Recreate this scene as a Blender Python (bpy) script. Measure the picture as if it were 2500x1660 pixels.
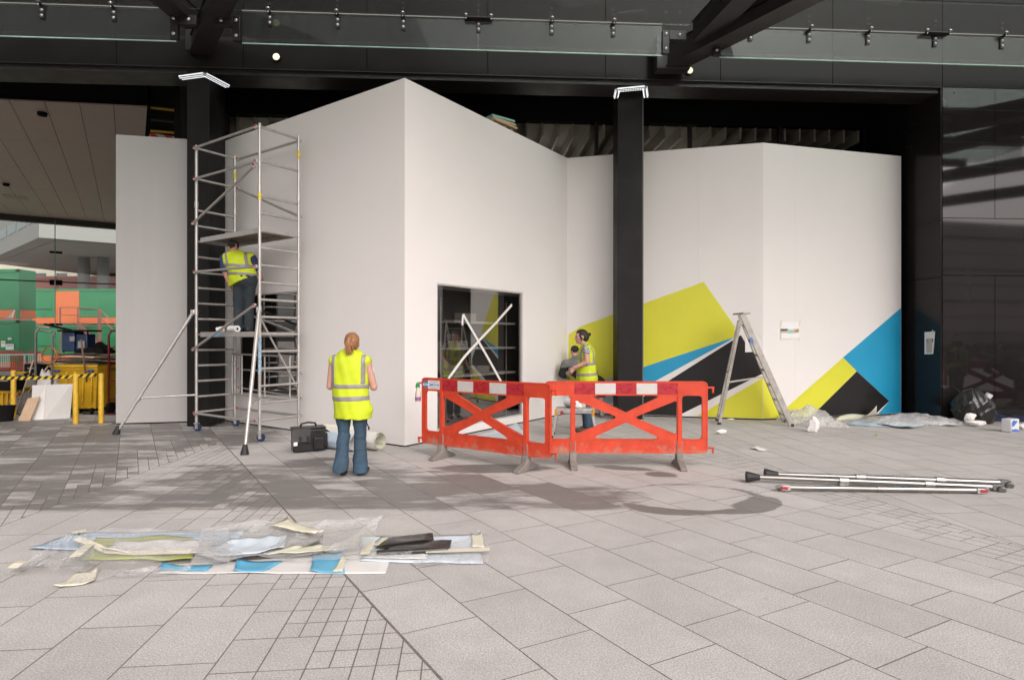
import bpy, bmesh, math, random
import numpy as np
from mathutils import Vector, Matrix

for _o in list(bpy.data.objects):
    bpy.data.objects.remove(_o)
random.seed(7)
np.random.seed(7)
SC = bpy.context.scene
COL = SC.collection
R = math.radians

# ------------------------------------------------------------------ camera
F, CX, HY, CH = 1450.0, 1250.0, 826.0, 1.6      # focal length and principal point of the survey, eye height
cam_d = bpy.data.cameras.new('camera')
cam_d.sensor_width = 36.0
cam_d.lens = 36.0 * F / 2500.0
cam_d.shift_y = -4.0 / 2500.0
cam_d.clip_start = 0.05
cam_d.clip_end = 2000.0
cam = bpy.data.objects.new('camera', cam_d)
COL.objects.link(cam)
cam.location = (0, 0, CH)
cam.rotation_euler = (R(90), 0, 0)
SC.camera = cam

# ------------------------------------------------------------------ sky, sun, exposure
SUN_EL, SUN_AZ = R(36), R(151)       # azimuth clockwise from +Y: behind the camera, a little to its right
world = bpy.data.worlds.new('World')
SC.world = world
world.use_nodes = True
wn, wl = world.node_tree.nodes, world.node_tree.links
wn.clear()
w_out = wn.new('ShaderNodeOutputWorld')
w_bg = wn.new('ShaderNodeBackground')
w_sky = wn.new('ShaderNodeTexSky')
w_sky.sky_type = 'NISHITA'
w_sky.sun_disc = False
w_sky.sun_elevation = SUN_EL
w_sky.sun_rotation = SUN_AZ
w_sky.air_density = 1.0
w_sky.dust_density = 4.0
w_hs = wn.new('ShaderNodeHueSaturation')
w_hs.inputs['Saturation'].default_value = 0.12      # overcast: hardly any blue left
w_tint = wn.new('ShaderNodeMix')
w_tint.data_type = 'RGBA'
w_tint.blend_type = 'MULTIPLY'
w_tint.inputs[0].default_value = 1.0
w_tint.inputs[7].default_value = (1.0, 0.932, 0.918, 1)
w_bg.inputs['Strength'].default_value = 0.15
wl.new(w_sky.outputs[0], w_hs.inputs['Color'])
wl.new(w_hs.outputs[0], w_tint.inputs[6])
wl.new(w_tint.outputs[2], w_bg.inputs['Color'])
wl.new(w_bg.outputs[0], w_out.inputs['Surface'])

sun_d = bpy.data.lights.new('sun', 'SUN')
sun_d.energy = 1.2
sun_d.angle = R(55)
sun_d.color = (1.0, 0.93, 0.90)
sun = bpy.data.objects.new('sun', sun_d)
COL.objects.link(sun)
_sd = Vector((math.sin(SUN_AZ) * math.cos(SUN_EL), math.cos(SUN_AZ) * math.cos(SUN_EL), math.sin(SUN_EL)))
sun.rotation_euler = (-_sd).to_track_quat('-Z', 'Y').to_euler()
sun.location = _sd * 40

SC.render.engine = 'CYCLES'
SC.cycles.max_bounces = 8
SC.cycles.transparent_max_bounces = 16
SC.cycles.diffuse_bounces = 3
SC.cycles.glossy_bounces = 4
SC.cycles.caustics_reflective = False
SC.cycles.caustics_refractive = False
SC.cycles.use_denoising = True
SC.view_settings.view_transform = 'Standard'
SC.view_settings.look = 'None'
SC.view_settings.gamma = 1.0
SC.view_settings.use_curve_mapping = False
SC.view_settings.exposure = 0.44

# ------------------------------------------------------------------ survey helpers
def G(x, y, z=0.0):
    """a survey mark (x, y) on the level z -> place in the scene"""
    d = F * (CH - z) / (y - HY)
    return Vector(((x - CX) / F * d, d, z))

def AT(x, y, d):
    return Vector(((x - CX) / F * d, d, CH - (y - HY) / F * d))

def ONW(x, y, A, B, off=0.0):
    """a survey mark on the vertical plane through plan points A, B (off = metres towards the viewer)"""
    ax, ay = A[0], A[1]
    dx, dy = B[0] - ax, B[1] - ay
    n = Vector((dy, -dx)).normalized()
    if n.y > 0:
        n = -n
    ax, ay = ax + n.x * off, ay + n.y * off
    k = (x - CX) / F
    # (k d - ax) * dy - (d - ay) * dx = 0
    d = (ax * dy - ay * dx) / (k * dy - dx)
    return AT(x, y, d)

# ------------------------------------------------------------------ materials
MATS = {}
def nodes_of(m):
    m.use_nodes = True
    return m.node_tree.nodes, m.node_tree.links

def pm(name, col, rough=0.6, metal=0.0, var=0.12, scale=6.0, bump=0.0, bscale=40.0, spec=0.5, grain=0.0,
       coat=0.0, stretch=None, dirt=0.0, dirtcol=(0.2, 0.17, 0.14), rvar=0.1):
    """plain procedural material: base colour with uneven tone, uneven gloss, fine relief"""
    if name in MATS:
        return MATS[name]
    m = bpy.data.materials.new(name)
    N, L = nodes_of(m)
    b = N['Principled BSDF']
    tc = N.new('ShaderNodeTexCoord')
    src = tc.outputs['Object']
    if stretch:
        mp = N.new('ShaderNodeMapping')
        mp.inputs['Scale'].default_value = stretch
        L.new(src, mp.inputs['Vector'])
        src = mp.outputs[0]
    nz = N.new('ShaderNodeTexNoise')
    nz.inputs['Scale'].default_value = scale
    nz.inputs['Detail'].default_value = 6
    nz.inputs['Roughness'].default_value = 0.6
    L.new(src, nz.inputs['Vector'])
    rp = N.new('ShaderNodeMapRange')
    rp.inputs['From Min'].default_value = 0.3
    rp.inputs['From Max'].default_value = 0.7
    rp.inputs['To Min'].default_value = 1.0 - var
    rp.inputs['To Max'].default_value = 1.0 + var
    L.new(nz.outputs['Fac'], rp.inputs['Value'])
    mul = N.new('ShaderNodeMix')
    mul.data_type = 'RGBA'
    mul.blend_type = 'MULTIPLY'
    mul.inputs[0].default_value = 1.0
    mul.inputs[6].default_value = (*col, 1)
    L.new(rp.outputs[0], mul.inputs[7])
    cur = mul.outputs[2]
    if dirt > 0:
        n2 = N.new('ShaderNodeTexNoise')
        n2.inputs['Scale'].default_value = scale * 1.7
        n2.inputs['Detail'].default_value = 8
        n2.inputs['Roughness'].default_value = 0.72
        L.new(src, n2.inputs['Vector'])
        r2 = N.new('ShaderNodeMapRange')
        r2.inputs['From Min'].default_value = 0.52
        r2.inputs['From Max'].default_value = 0.72
        r2.inputs['To Max'].default_value = dirt
        L.new(n2.outputs['Fac'], r2.inputs['Value'])
        mx = N.new('ShaderNodeMix')
        mx.data_type = 'RGBA'
        mx.inputs[7].default_value = (*dirtcol, 1)
        L.new(r2.outputs[0], mx.inputs[0])
        L.new(cur, mx.inputs[6])
        cur = mx.outputs[2]
    L.new(cur, b.inputs['Base Color'])
    rr = N.new('ShaderNodeMapRange')
    rr.inputs['From Min'].default_value = 0.3
    rr.inputs['From Max'].default_value = 0.7
    rr.inputs['To Min'].default_value = max(0.02, rough - rvar)
    rr.inputs['To Max'].default_value = min(1.0, rough + rvar)
    L.new(nz.outputs['Fac'], rr.inputs['Value'])
    L.new(rr.outputs[0], b.inputs['Roughness'])
    b.inputs['Metallic'].default_value = metal
    b.inputs['Specular IOR Level'].default_value = spec
    b.inputs['Coat Weight'].default_value = coat
    if bump > 0:
        nb = N.new('ShaderNodeTexNoise')
        nb.inputs['Scale'].default_value = bscale
        nb.inputs['Detail'].default_value = 5
        L.new(src, nb.inputs['Vector'])
        bp = N.new('ShaderNodeBump')
        bp.inputs['Strength'].default_value = bump
        bp.inputs['Distance'].default_value = 0.01
        L.new(nb.outputs['Fac'], bp.inputs['Height'])
        L.new(bp.outputs[0], b.inputs['Normal'])
    MATS[name] = m
    return m

def glass_mat(name, tint=(0.9, 0.95, 0.93), ior=1.5, gain=1.0, floor=0.0, rough=0.0, smear=0.0):
    """thin sheet of glass: lets light straight through, mirrors by Fresnel"""
    m = bpy.data.materials.new(name)
    N, L = nodes_of(m)
    N.remove(N['Principled BSDF'])
    out = N['Material Output']
    tr = N.new('ShaderNodeBsdfTransparent')
    tr.inputs['Color'].default_value = (*tint, 1)
    gl = N.new('ShaderNodeBsdfGlossy')
    gl.inputs['Roughness'].default_value = rough
    fr = N.new('ShaderNodeFresnel')
    fr.inputs['IOR'].default_value = ior
    mm = N.new('ShaderNodeMath')
    mm.operation = 'MULTIPLY_ADD'
    mm.use_clamp = True
    mm.inputs[1].default_value = gain
    mm.inputs[2].default_value = floor
    L.new(fr.outputs[0], mm.inputs[0])
    ge = N.new('ShaderNodeNewGeometry')      # only the face turned to the ray mirrors; leaving the sheet does not
    fb_ = N.new('ShaderNodeMath')
    fb_.operation = 'SUBTRACT'
    fb_.inputs[0].default_value = 1.0
    L.new(ge.outputs['Backfacing'], fb_.inputs[1])
    mf = N.new('ShaderNodeMath')
    mf.operation = 'MULTIPLY'
    L.new(mm.outputs[0], mf.inputs[0])
    L.new(fb_.outputs[0], mf.inputs[1])
    mx = N.new('ShaderNodeMixShader')
    L.new(mf.outputs[0], mx.inputs[0])
    L.new(tr.outputs[0], mx.inputs[1])
    L.new(gl.outputs[0], mx.inputs[2])
    last = mx.outputs[0]
    if smear > 0:       # dust and dried rain on the sheet
        df = N.new('ShaderNodeBsdfDiffuse')
        df.inputs['Color'].default_value = (0.55, 0.54, 0.52, 1)
        tc = N.new('ShaderNodeTexCoord')
        mp = N.new('ShaderNodeMapping')
        mp.inputs['Scale'].default_value = (9, 9, 1.2)
        nz = N.new('ShaderNodeTexNoise')
        nz.inputs['Scale'].default_value = 1.6
        nz.inputs['Detail'].default_value = 9
        nz.inputs['Roughness'].default_value = 0.72
        L.new(tc.outputs['Object'], mp.inputs[0])
        L.new(mp.outputs[0], nz.inputs['Vector'])
        mr = N.new('ShaderNodeMapRange')
        mr.inputs['From Min'].default_value = 0.4
        mr.inputs['From Max'].default_value = 0.8
        mr.inputs['To Min'].default_value = smear * 0.35
        mr.inputs['To Max'].default_value = smear
        L.new(nz.outputs['Fac'], mr.inputs['Value'])
        m2 = N.new('ShaderNodeMixShader')
        L.new(mr.outputs[0], m2.inputs[0])
        L.new(last, m2.inputs[1])
        L.new(df.outputs[0], m2.inputs[2])
        last = m2.outputs[0]
    L.new(last, out.inputs['Surface'])
    MATS[name] = m
    return m

def emit_mat(name, col, strength):
    m = bpy.data.materials.new(name)
    N, L = nodes_of(m)
    b = N['Principled BSDF']
    b.inputs['Base Color'].default_value = (*col, 1)
    b.inputs['Emission Color'].default_value = (*col, 1)
    b.inputs['Emission Strength'].default_value = strength
    MATS[name] = m
    return m

# ------------------------------------------------------------------ objects
WL = {}          # world place of every thing's origin

def link(o, parent=None):
    COL.objects.link(o)
    if parent is not None:
        o.parent = parent
    return o

def tag(o, label=None, cat=None, group=None, kind=None):
    if label:
        o['label'] = label
    if cat:
        o['category'] = cat
    if group:
        o['group'] = group
    if kind:
        o['kind'] = kind
    return o

def thing(name, label, cat, loc=(0, 0, 0), rz=0.0, group=None, kind=None):
    o = bpy.data.objects.new(name, None)
    o.empty_display_size = 0.1
    o.location = loc
    o.rotation_euler = (0, 0, rz)
    link(o)
    tag(o, label, cat, group, kind)
    WL[o] = Vector(loc)
    return o

def dup(root, loc=None, rz=None, label=None):
    """a copy of a thing with copies of its parts and sub-parts"""
    r = root.copy()
    COL.objects.link(r)
    if loc is not None:
        r.location = loc
    if rz is not None:
        r.rotation_euler = (0, 0, rz)
    if label:
        r['label'] = label
    WL[r] = Vector(r.location)
    for ch in list(root.children):
        c = ch.copy()
        COL.objects.link(c)
        c.parent = r
        WL[c] = WL[r]
        for g in list(ch.children):
            d = g.copy()
            COL.objects.link(d)
            d.parent = c
            WL[d] = WL[r]
    return r

class MB:
    """collects shapes into one mesh"""
    def __init__(s):
        s.v, s.f, s.mi = [], [], []
        s.cur = 0

    def add(s, verts, faces):
        o = len(s.v)
        s.v.extend(Vector(p) for p in verts)
        for f in faces:
            s.f.append([i + o for i in f])
            s.mi.append(s.cur)
        return s

    def box(s, c, size, rot=None):
        hx, hy, hz = size[0] / 2, size[1] / 2, size[2] / 2
        c = Vector(c)
        vs = []
        for x, y, z in ((-1, -1, -1), (1, -1, -1), (1, 1, -1), (-1, 1, -1), (-1, -1, 1), (1, -1, 1), (1, 1, 1), (-1, 1, 1)):
            p = Vector((x * hx, y * hy, z * hz))
            if rot is not None:
                p = rot @ p
            vs.append(p + c)
        return s.add(vs, [(0, 3, 2, 1), (4, 5, 6, 7), (0, 1, 5, 4), (1, 2, 6, 5), (2, 3, 7, 6), (3, 0, 4, 7)])

    def beam(s, p0, p1, w, h, up=(0, 0, 1)):
        """box from p0 to p1, w across, h along up"""
        p0, p1 = Vector(p0), Vector(p1)
        d = (p1 - p0)
        l = d.length
        d = d.normalized()
        u = Vector(up)
        if abs(d.dot(u)) > 0.98:
            u = Vector((0, 1, 0))
        a = d.cross(u).normalized()
        u = a.cross(d).normalized()
        rot = Matrix((a, d, u)).transposed()
        return s.box((p0 + p1) / 2, (w, l, h), rot)

    def cyl(s, p0, p1, r0, r1=None, n=12, caps=True):
        r1 = r0 if r1 is None else r1
        return s.tube([p0, p1], [r0, r1], n, caps)

    def tube(s, pts, rad, n=10, caps=True, up=None):
        pts = [Vector(p) for p in pts]
        if not hasattr(rad, '__len__'):
            rad = [rad] * len(pts)
        t0 = (pts[1] - pts[0]).normalized()
        a = t0.cross(Vector((0, 0, 1)))
        if a.length < 1e-3:
            a = t0.cross(Vector((0, 1, 0)))
        a.normalize()
        vs = []
        for i, p in enumerate(pts):
            if i == 0:
                t = pts[1] - pts[0]
            elif i == len(pts) - 1:
                t = pts[-1] - pts[-2]
            else:
                t = (pts[i + 1] - pts[i]).normalized() + (pts[i] - pts[i - 1]).normalized()
            t.normalize()
            a = (a - t * a.dot(t))
            a.normalize()
            b = t.cross(a)
            for k in range(n):
                an = 2 * math.pi * k / n
                vs.append(p + (a * math.cos(an) + b * math.sin(an)) * rad[i])
        fs = []
        m = len(pts)
        for i in range(m - 1):
            for k in range(n):
                k2 = (k + 1) % n
                fs.append((i * n + k, i * n + k2, (i + 1) * n + k2, (i + 1) * n + k))
        if caps:
            fs.append(tuple(range(n - 1, -1, -1)))
            fs.append(tuple((m - 1) * n + k for k in range(n)))
        return s.add(vs, fs)

    def lathe(s, c, prof, n=20, axis=None):
        """profile of (radius, height) turned round the vertical through c (or round axis)"""
        c = Vector(c)
        rot = Vector(axis).to_track_quat('Z', 'Y').to_matrix() if axis is not None else Matrix.Identity(3)
        vs = []
        for r, h in prof:
            for k in range(n):
                an = 2 * math.pi * k / n
                vs.append(rot @ Vector((r * math.cos(an), r * math.sin(an), h)) + c)
        fs = []
        for i in range(len(prof) - 1):
            for k in range(n):
                k2 = (k + 1) % n
                fs.append((i * n + k, i * n + k2, (i + 1) * n + k2, (i + 1) * n + k))
        fs.append(tuple(range(n - 1, -1, -1)))
        fs.append(tuple((len(prof) - 1) * n + k for k in range(n)))
        return s.add(vs, fs)

    def plate(s, pts, nrm, t):
        """flat outline with thickness t against nrm (pts is the front)"""
        pts = [Vector(p) for p in pts]
        nrm = Vector(nrm).normalized()
        k = len(pts)
        area = Vector((0, 0, 0))
        for i in range(k):
            area += pts[i].cross(pts[(i + 1) % k])
        if area.dot(nrm) < 0:
            pts = pts[::-1]
        vs = pts + [p - nrm * t for p in pts]
        fs = [tuple(range(k)), tuple(range(2 * k - 1, k - 1, -1))]
        for i in range(k):
            j = (i + 1) % k
            fs.append((j, i, k + i, k + j))
        return s.add(vs, fs)

    def build(s, name, mat, parent=None, loc=None, local=False, smooth=False, bevel=0.0, seg=2, auto=None, sub=0):
        me = bpy.data.meshes.new(name)
        if parent is not None:
            base = Vector((0, 0, 0)) if local else WL[parent]
        else:
            base = Vector(loc) if loc is not None else Vector((0, 0, 0))
            if local:
                base = Vector((0, 0, 0))
        me.from_pydata([tuple(p - base) for p in s.v], [], s.f)
        ms = mat if isinstance(mat, (list, tuple)) else [mat]
        for m_ in ms:
            me.materials.append(m_)
        if len(ms) > 1:
            me.polygons.foreach_set('material_index', s.mi)
        o = bpy.data.objects.new(name, me)
        link(o, parent)
        if parent is None:
            o.location = loc if loc is not None else (0, 0, 0)
            WL[o] = Vector(o.location)
        else:
            WL[o] = WL.get(parent, Vector((0, 0, 0)))
        if bevel > 0:
            bv = o.modifiers.new('bevel', 'BEVEL')
            bv.width = bevel
            bv.segments = seg
            bv.limit_method = 'ANGLE'
            bv.angle_limit = R(40)
        if sub:
            sb = o.modifiers.new('sub', 'SUBSURF')
            sb.levels = sub
            sb.render_levels = sub
        if smooth or bevel > 0:
            try:
                me.shade_smooth() if smooth is True and auto is None else me.set_sharp_from_angle(angle=R(auto or 40))
            except Exception:
                pass
            me.polygons.foreach_set('use_smooth', [True] * len(me.polygons))
        me.update()
        return o

def text_mesh(body, size, depth=0.0008, bold=False):
    """flat lettering as vertices and faces in its own XY plane, centred"""
    cu = bpy.data.curves.new('lettering', 'FONT')
    cu.body = body
    cu.size = size
    cu.align_x = 'CENTER'
    cu.align_y = 'CENTER'
    cu.extrude = depth
    cu.offset = 0.012 * size if bold else 0.0
    o = bpy.data.objects.new('lettering', cu)
    COL.objects.link(o)
    dg = bpy.context.evaluated_depsgraph_get()
    me = bpy.data.meshes.new_from_object(o.evaluated_get(dg))
    vs = [v.co.copy() for v in me.vertices]
    fs = [tuple(p.vertices) for p in me.polygons]
    bpy.data.objects.remove(o)
    bpy.data.curves.remove(cu)
    bpy.data.meshes.remove(me)
    return vs, fs

def outline_mesh(loops, half, bev=0.004):
    """2-D outline with holes -> solid sheet (XY plane, thickness 2*half) with rounded rims"""
    cu = bpy.data.curves.new('outline', 'CURVE')
    cu.dimensions = '2D'
    cu.fill_mode = 'BOTH'
    cu.extrude = half
    cu.bevel_depth = bev
    cu.bevel_resolution = 1
    for lp in loops:
        sp = cu.splines.new('POLY')
        sp.points.add(len(lp) - 1)
        for p, q in zip(sp.points, lp):
            p.co = (q[0], q[1], 0, 1)
        sp.use_cyclic_u = True
    o = bpy.data.objects.new('outline', cu)
    COL.objects.link(o)
    dg = bpy.context.evaluated_depsgraph_get()
    me = bpy.data.meshes.new_from_object(o.evaluated_get(dg))
    vs = [v.co.copy() for v in me.vertices]
    fs = [tuple(p.vertices) for p in me.polygons]
    bpy.data.objects.remove(o)
    bpy.data.curves.remove(cu)
    bpy.data.meshes.remove(me)
    return vs, fs

def rounded(poly, r, n=4):
    """round the corners of a 2-D outline"""
    out = []
    k = len(poly)
    for i in range(k):
        p0, p1, p2 = Vector(poly[i - 1]), Vector(poly[i]), Vector(poly[(i + 1) % k])
        a, b = (p0 - p1), (p2 - p1)
        ang = a.angle(b)
        t = min(r / max(math.tan(ang / 2), 0.05), a.length * 0.45, b.length * 0.45)
        q0, q1 = p1 + a.normalized() * t, p1 + b.normalized() * t
        for j in range(n + 1):
            s = j / n
            out.append(tuple((1 - s) ** 2 * q0 + 2 * s * (1 - s) * p1 + s * s * q1))
    return out
# ================================================================== ground and paving
M_ground = pm('joint_bedding', (0.40, 0.375, 0.35), 0.95, var=0.25, scale=3, bump=0.4, bscale=60)
MB().add([(-320, -320, -0.016), (320, -320, -0.016), (320, 420, -0.016), (-320, 420, -0.016)], [(0, 1, 2, 3)]).build('ground', M_ground)
bpy.data.objects['ground']['kind'] = 'structure'

def granite_mat():
    m = bpy.data.materials.new('granite_paving')
    N, L = nodes_of(m)
    b = N['Principled BSDF']
    geo = N.new('ShaderNodeNewGeometry')
    oi = N.new('ShaderNodeObjectInfo')
    pos = geo.outputs['Position']

    def math_(op, a, c=None, clamp=False):
        n = N.new('ShaderNodeMath')
        n.operation = op
        n.use_clamp = clamp
        for i, v in enumerate((a, c)):
            if v is None:
                continue
            if isinstance(v, (int, float)):
                n.inputs[i].default_value = v
            else:
                L.new(v, n.inputs[i])
        return n.outputs[0]

    def noise(scale, detail=4, rough=0.6, vec=pos):
        n = N.new('ShaderNodeTexNoise')
        n.inputs['Scale'].default_value = scale
        n.inputs['Detail'].default_value = detail
        n.inputs['Roughness'].default_value = rough
        L.new(vec, n.inputs['Vector'])
        return n.outputs['Fac']

    def rng(v, a, c, lo=0.0, hi=1.0, smooth=False):
        n = N.new('ShaderNodeMapRange')
        if smooth:
            n.interpolation_type = 'SMOOTHSTEP'
        n.inputs['From Min'].default_value = a
        n.inputs['From Max'].default_value = c
        n.inputs['To Min'].default_value = lo
        n.inputs['To Max'].default_value = hi
        L.new(v, n.inputs['Value'])
        return n.outputs[0]

    def blob(cx, cy, rx, ry, rot=0.0):
        mp = N.new('ShaderNodeMapping')
        mp.vector_type = 'TEXTURE'
        mp.inputs['Location'].default_value = (cx, cy, 0)
        mp.inputs['Rotation'].default_value = (0, 0, rot)
        mp.inputs['Scale'].default_value = (rx, ry, 50)
        g = N.new('ShaderNodeTexGradient')
        g.gradient_type = 'SPHERICAL'
        L.new(pos, mp.inputs[0])
        L.new(mp.outputs[0], g.inputs[0])
        return g.outputs['Fac']

    def union(vals):
        r = vals[0]
        for v in vals[1:]:
            r = math_('MAXIMUM', r, v)
        return r

    # stone: pale granite with dark and light grains, each slab a little different
    isl = math_('FRACT', math_('ADD', geo.outputs['Random Per Island'], oi.outputs['Random']))
    tone = rng(isl, 0, 1, 0.94, 1.035)
    g1 = noise(120, 4, 0.8)
    g2 = noise(95, 2, 0.6)
    g3 = noise(0.55, 5, 0.6)
    g4 = noise(4.0, 6, 0.7)
    speck = math_('MULTIPLY', rng(g1, 0.32, 0.68, 0.50, 1.45), rng(g2, 0.3, 0.7, 0.84, 1.15))
    wear = math_('MULTIPLY', rng(g3, 0.3, 0.7, 0.9, 1.07), rng(g4, 0.3, 0.72, 0.93, 1.05))
    vo = N.new('ShaderNodeTexVoronoi')          # trodden-in gum and drips
    vo.inputs['Scale'].default_value = 1.7
    L.new(pos, vo.inputs['Vector'])
    gum = rng(vo.outputs['Distance'], 0.018, 0.034, 0.72, 1.0, True)
    scuff = rng(noise(1.5, 9, 0.78), 0.40, 0.66, 0.93, 1.04)
    wear = math_('MULTIPLY', math_('MULTIPLY', wear, gum), scuff)
    val = math_('MULTIPLY', math_('MULTIPLY', speck, wear), tone)
    base = N.new('ShaderNodeMix')
    base.data_type = 'RGBA'
    base.blend_type = 'MULTIPLY'
    base.inputs[0].default_value = 1
    base.inputs[6].default_value = (0.52, 0.497, 0.478, 1)
    L.new(val, base.inputs[7])
    # rusty-brown traffic dirt near the wall
    sep = N.new('ShaderNodeSeparateXYZ')
    L.new(pos, sep.inputs[0])
    brown = N.new('ShaderNodeMix')
    brown.data_type = 'RGBA'
    brown.inputs[7].default_value = (0.37, 0.30, 0.24, 1)
    bfac = math_('MULTIPLY', rng(noise(1.1, 6, 0.7), 0.5, 0.68, 0, 0.30), rng(sep.outputs['Y'], 7.8, 9.6))
    L.new(bfac, brown.inputs[0])
    L.new(base.outputs[2], brown.inputs[6])
    # spilt water
    stretch = N.new('ShaderNodeMapping')
    stretch.inputs['Scale'].default_value = (0.42, 2.0, 1)
    L.new(pos, stretch.inputs[0])
    nz = noise(2.3, 9, 0.74, stretch.outputs[0])
    nzs = noise(0.9, 3, 0.5)
    cut = rng(math_('ADD', sep.outputs['Y'], math_('MULTIPLY', math_('SUBTRACT', nzs, 0.5), 0.5)), 5.46, 5.62, smooth=True)
    main = union([blob(-2.75, 6.35, 2.4, 1.75), blob(-1.15, 6.1, 1.9, 1.05), blob(0.15, 6.05, 1.3, 0.75),
                  blob(-6.2, 8.4, 2.9, 3.2), blob(-5.15, 10.0, 1.25, 2.4), blob(-4.2, 6.4, 1.3, 1.5), blob(-9.5, 9.6, 3.5, 2.6)])
    mainv = math_('MULTIPLY', math_('ADD', math_('MINIMUM', main, 0.30), math_('MULTIPLY', math_('ADD', math_('MULTIPLY', math_('SUBTRACT', nz, 0.5), 1.5), math_('MULTIPLY', math_('SUBTRACT', isl, 0.5), 0.30)), 1.0)), math_('MULTIPLY', cut, rng(main, 0.0, 0.06)))
    dry = math_('MAXIMUM', blob(-3.6, 8.2, 1.1, 1.0), blob(-4.35, 7.9, 0.5, 1.7, 0.1))
    mainv = math_('SUBTRACT', mainv, math_('MULTIPLY', dry, 0.55))
    ring_in = blob(1.78, 5.98, 0.92, 0.66)
    ring = math_('SUBTRACT', 0.12, math_('ABSOLUTE', math_('SUBTRACT', ring_in, 0.2)))
    ring = math_('ADD', ring, math_('MULTIPLY', math_('SUBTRACT', union([blob(2.35, 5.7, 0.75, 0.55), blob(1.35, 5.45, 0.7, 0.4)]), 0.12), 0.26))
    ring = math_('ADD', math_('MULTIPLY', ring, 1.5), math_('MULTIPLY', math_('SUBTRACT', nz, 0.5), 0.9))
    ring = math_('MULTIPLY', ring, rng(ring_in, 0.0, 0.03))
    small = union([blob(1.35, 7.35, 0.45, 0.16, -0.3), blob(1.75, 7.0, 0.24, 0.17), blob(-0.25, 7.3, 0.9, 0.3)])
    small = math_('ADD', math_('MULTIPLY', small, 0.7), math_('MULTIPLY', math_('SUBTRACT', nz, 0.5), 0.9))
    small = math_('MULTIPLY', small, rng(union([blob(1.35, 7.35, 0.5, 0.2, -0.3), blob(1.75, 7.0, 0.3, 0.2), blob(-0.25, 7.3, 1.0, 0.35)]), 0, 0.1))
    wet = union([rng(mainv, 0.02, 0.34, smooth=True), rng(ring, 0.06, 0.14, smooth=True), rng(small, 0.08, 0.2, smooth=True)])
    wetc = N.new('ShaderNodeMix')
    wetc.data_type = 'RGBA'
    wetc.blend_type = 'MULTIPLY'
    wetc.inputs[7].default_value = (0.40, 0.397, 0.394, 1)
    L.new(wet, wetc.inputs[0])
    L.new(brown.outputs[2], wetc.inputs[6])
    L.new(wetc.outputs[2], b.inputs['Base Color'])
    L.new(rng(wet, 0, 1, 0.74, 0.5), b.inputs['Roughness'])
    bp = N.new('ShaderNodeBump')
    bp.inputs['Strength'].default_value = 0.25
    bp.inputs['Distance'].default_value = 0.004
    L.new(g1, bp.inputs['Height'])
    L.new(bp.outputs[0], b.inputs['Normal'])
    MATS['granite'] = m
    return m

M_gran = granite_mat()

def clip_half(poly, n, c):
    """keep n.p <= c"""
    out = []
    for i in range(len(poly)):
        p, q = poly[i], poly[(i + 1) % len(poly)]
        dp, dq = n[0] * p[0] + n[1] * p[1] - c, n[0] * q[0] + n[1] * q[1] - c
        if dp <= 0:
            out.append(p)
        if (dp < 0 < dq) or (dq < 0 < dp):
            t = dp / (dp - dq)
            out.append((p[0] + (q[0] - p[0]) * t, p[1] + (q[1] - p[1]) * t))
    return out

def poly_area(p):
    return 0.5 * sum(p[i][0] * p[(i + 1) % len(p)][1] - p[(i + 1) % len(p)][0] * p[i][1] for i in range(len(p)))

def inset(poly, g):
    """shrink a convex outline by g on every side"""
    if poly_area(poly) < 0:
        poly = poly[::-1]
    res = list(poly)
    k = len(poly)
    for i in range(k):
        p, q = poly[i], poly[(i + 1) % k]
        ex, ey = q[0] - p[0], q[1] - p[1]
        l = math.hypot(ex, ey)
        if l < 1e-6:
            continue
        n = (ey / l, -ex / l)
        res = clip_half(res, n, n[0] * p[0] + n[1] * p[1] - g)
        if len(res) < 3:
            return []
    return res

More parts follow.
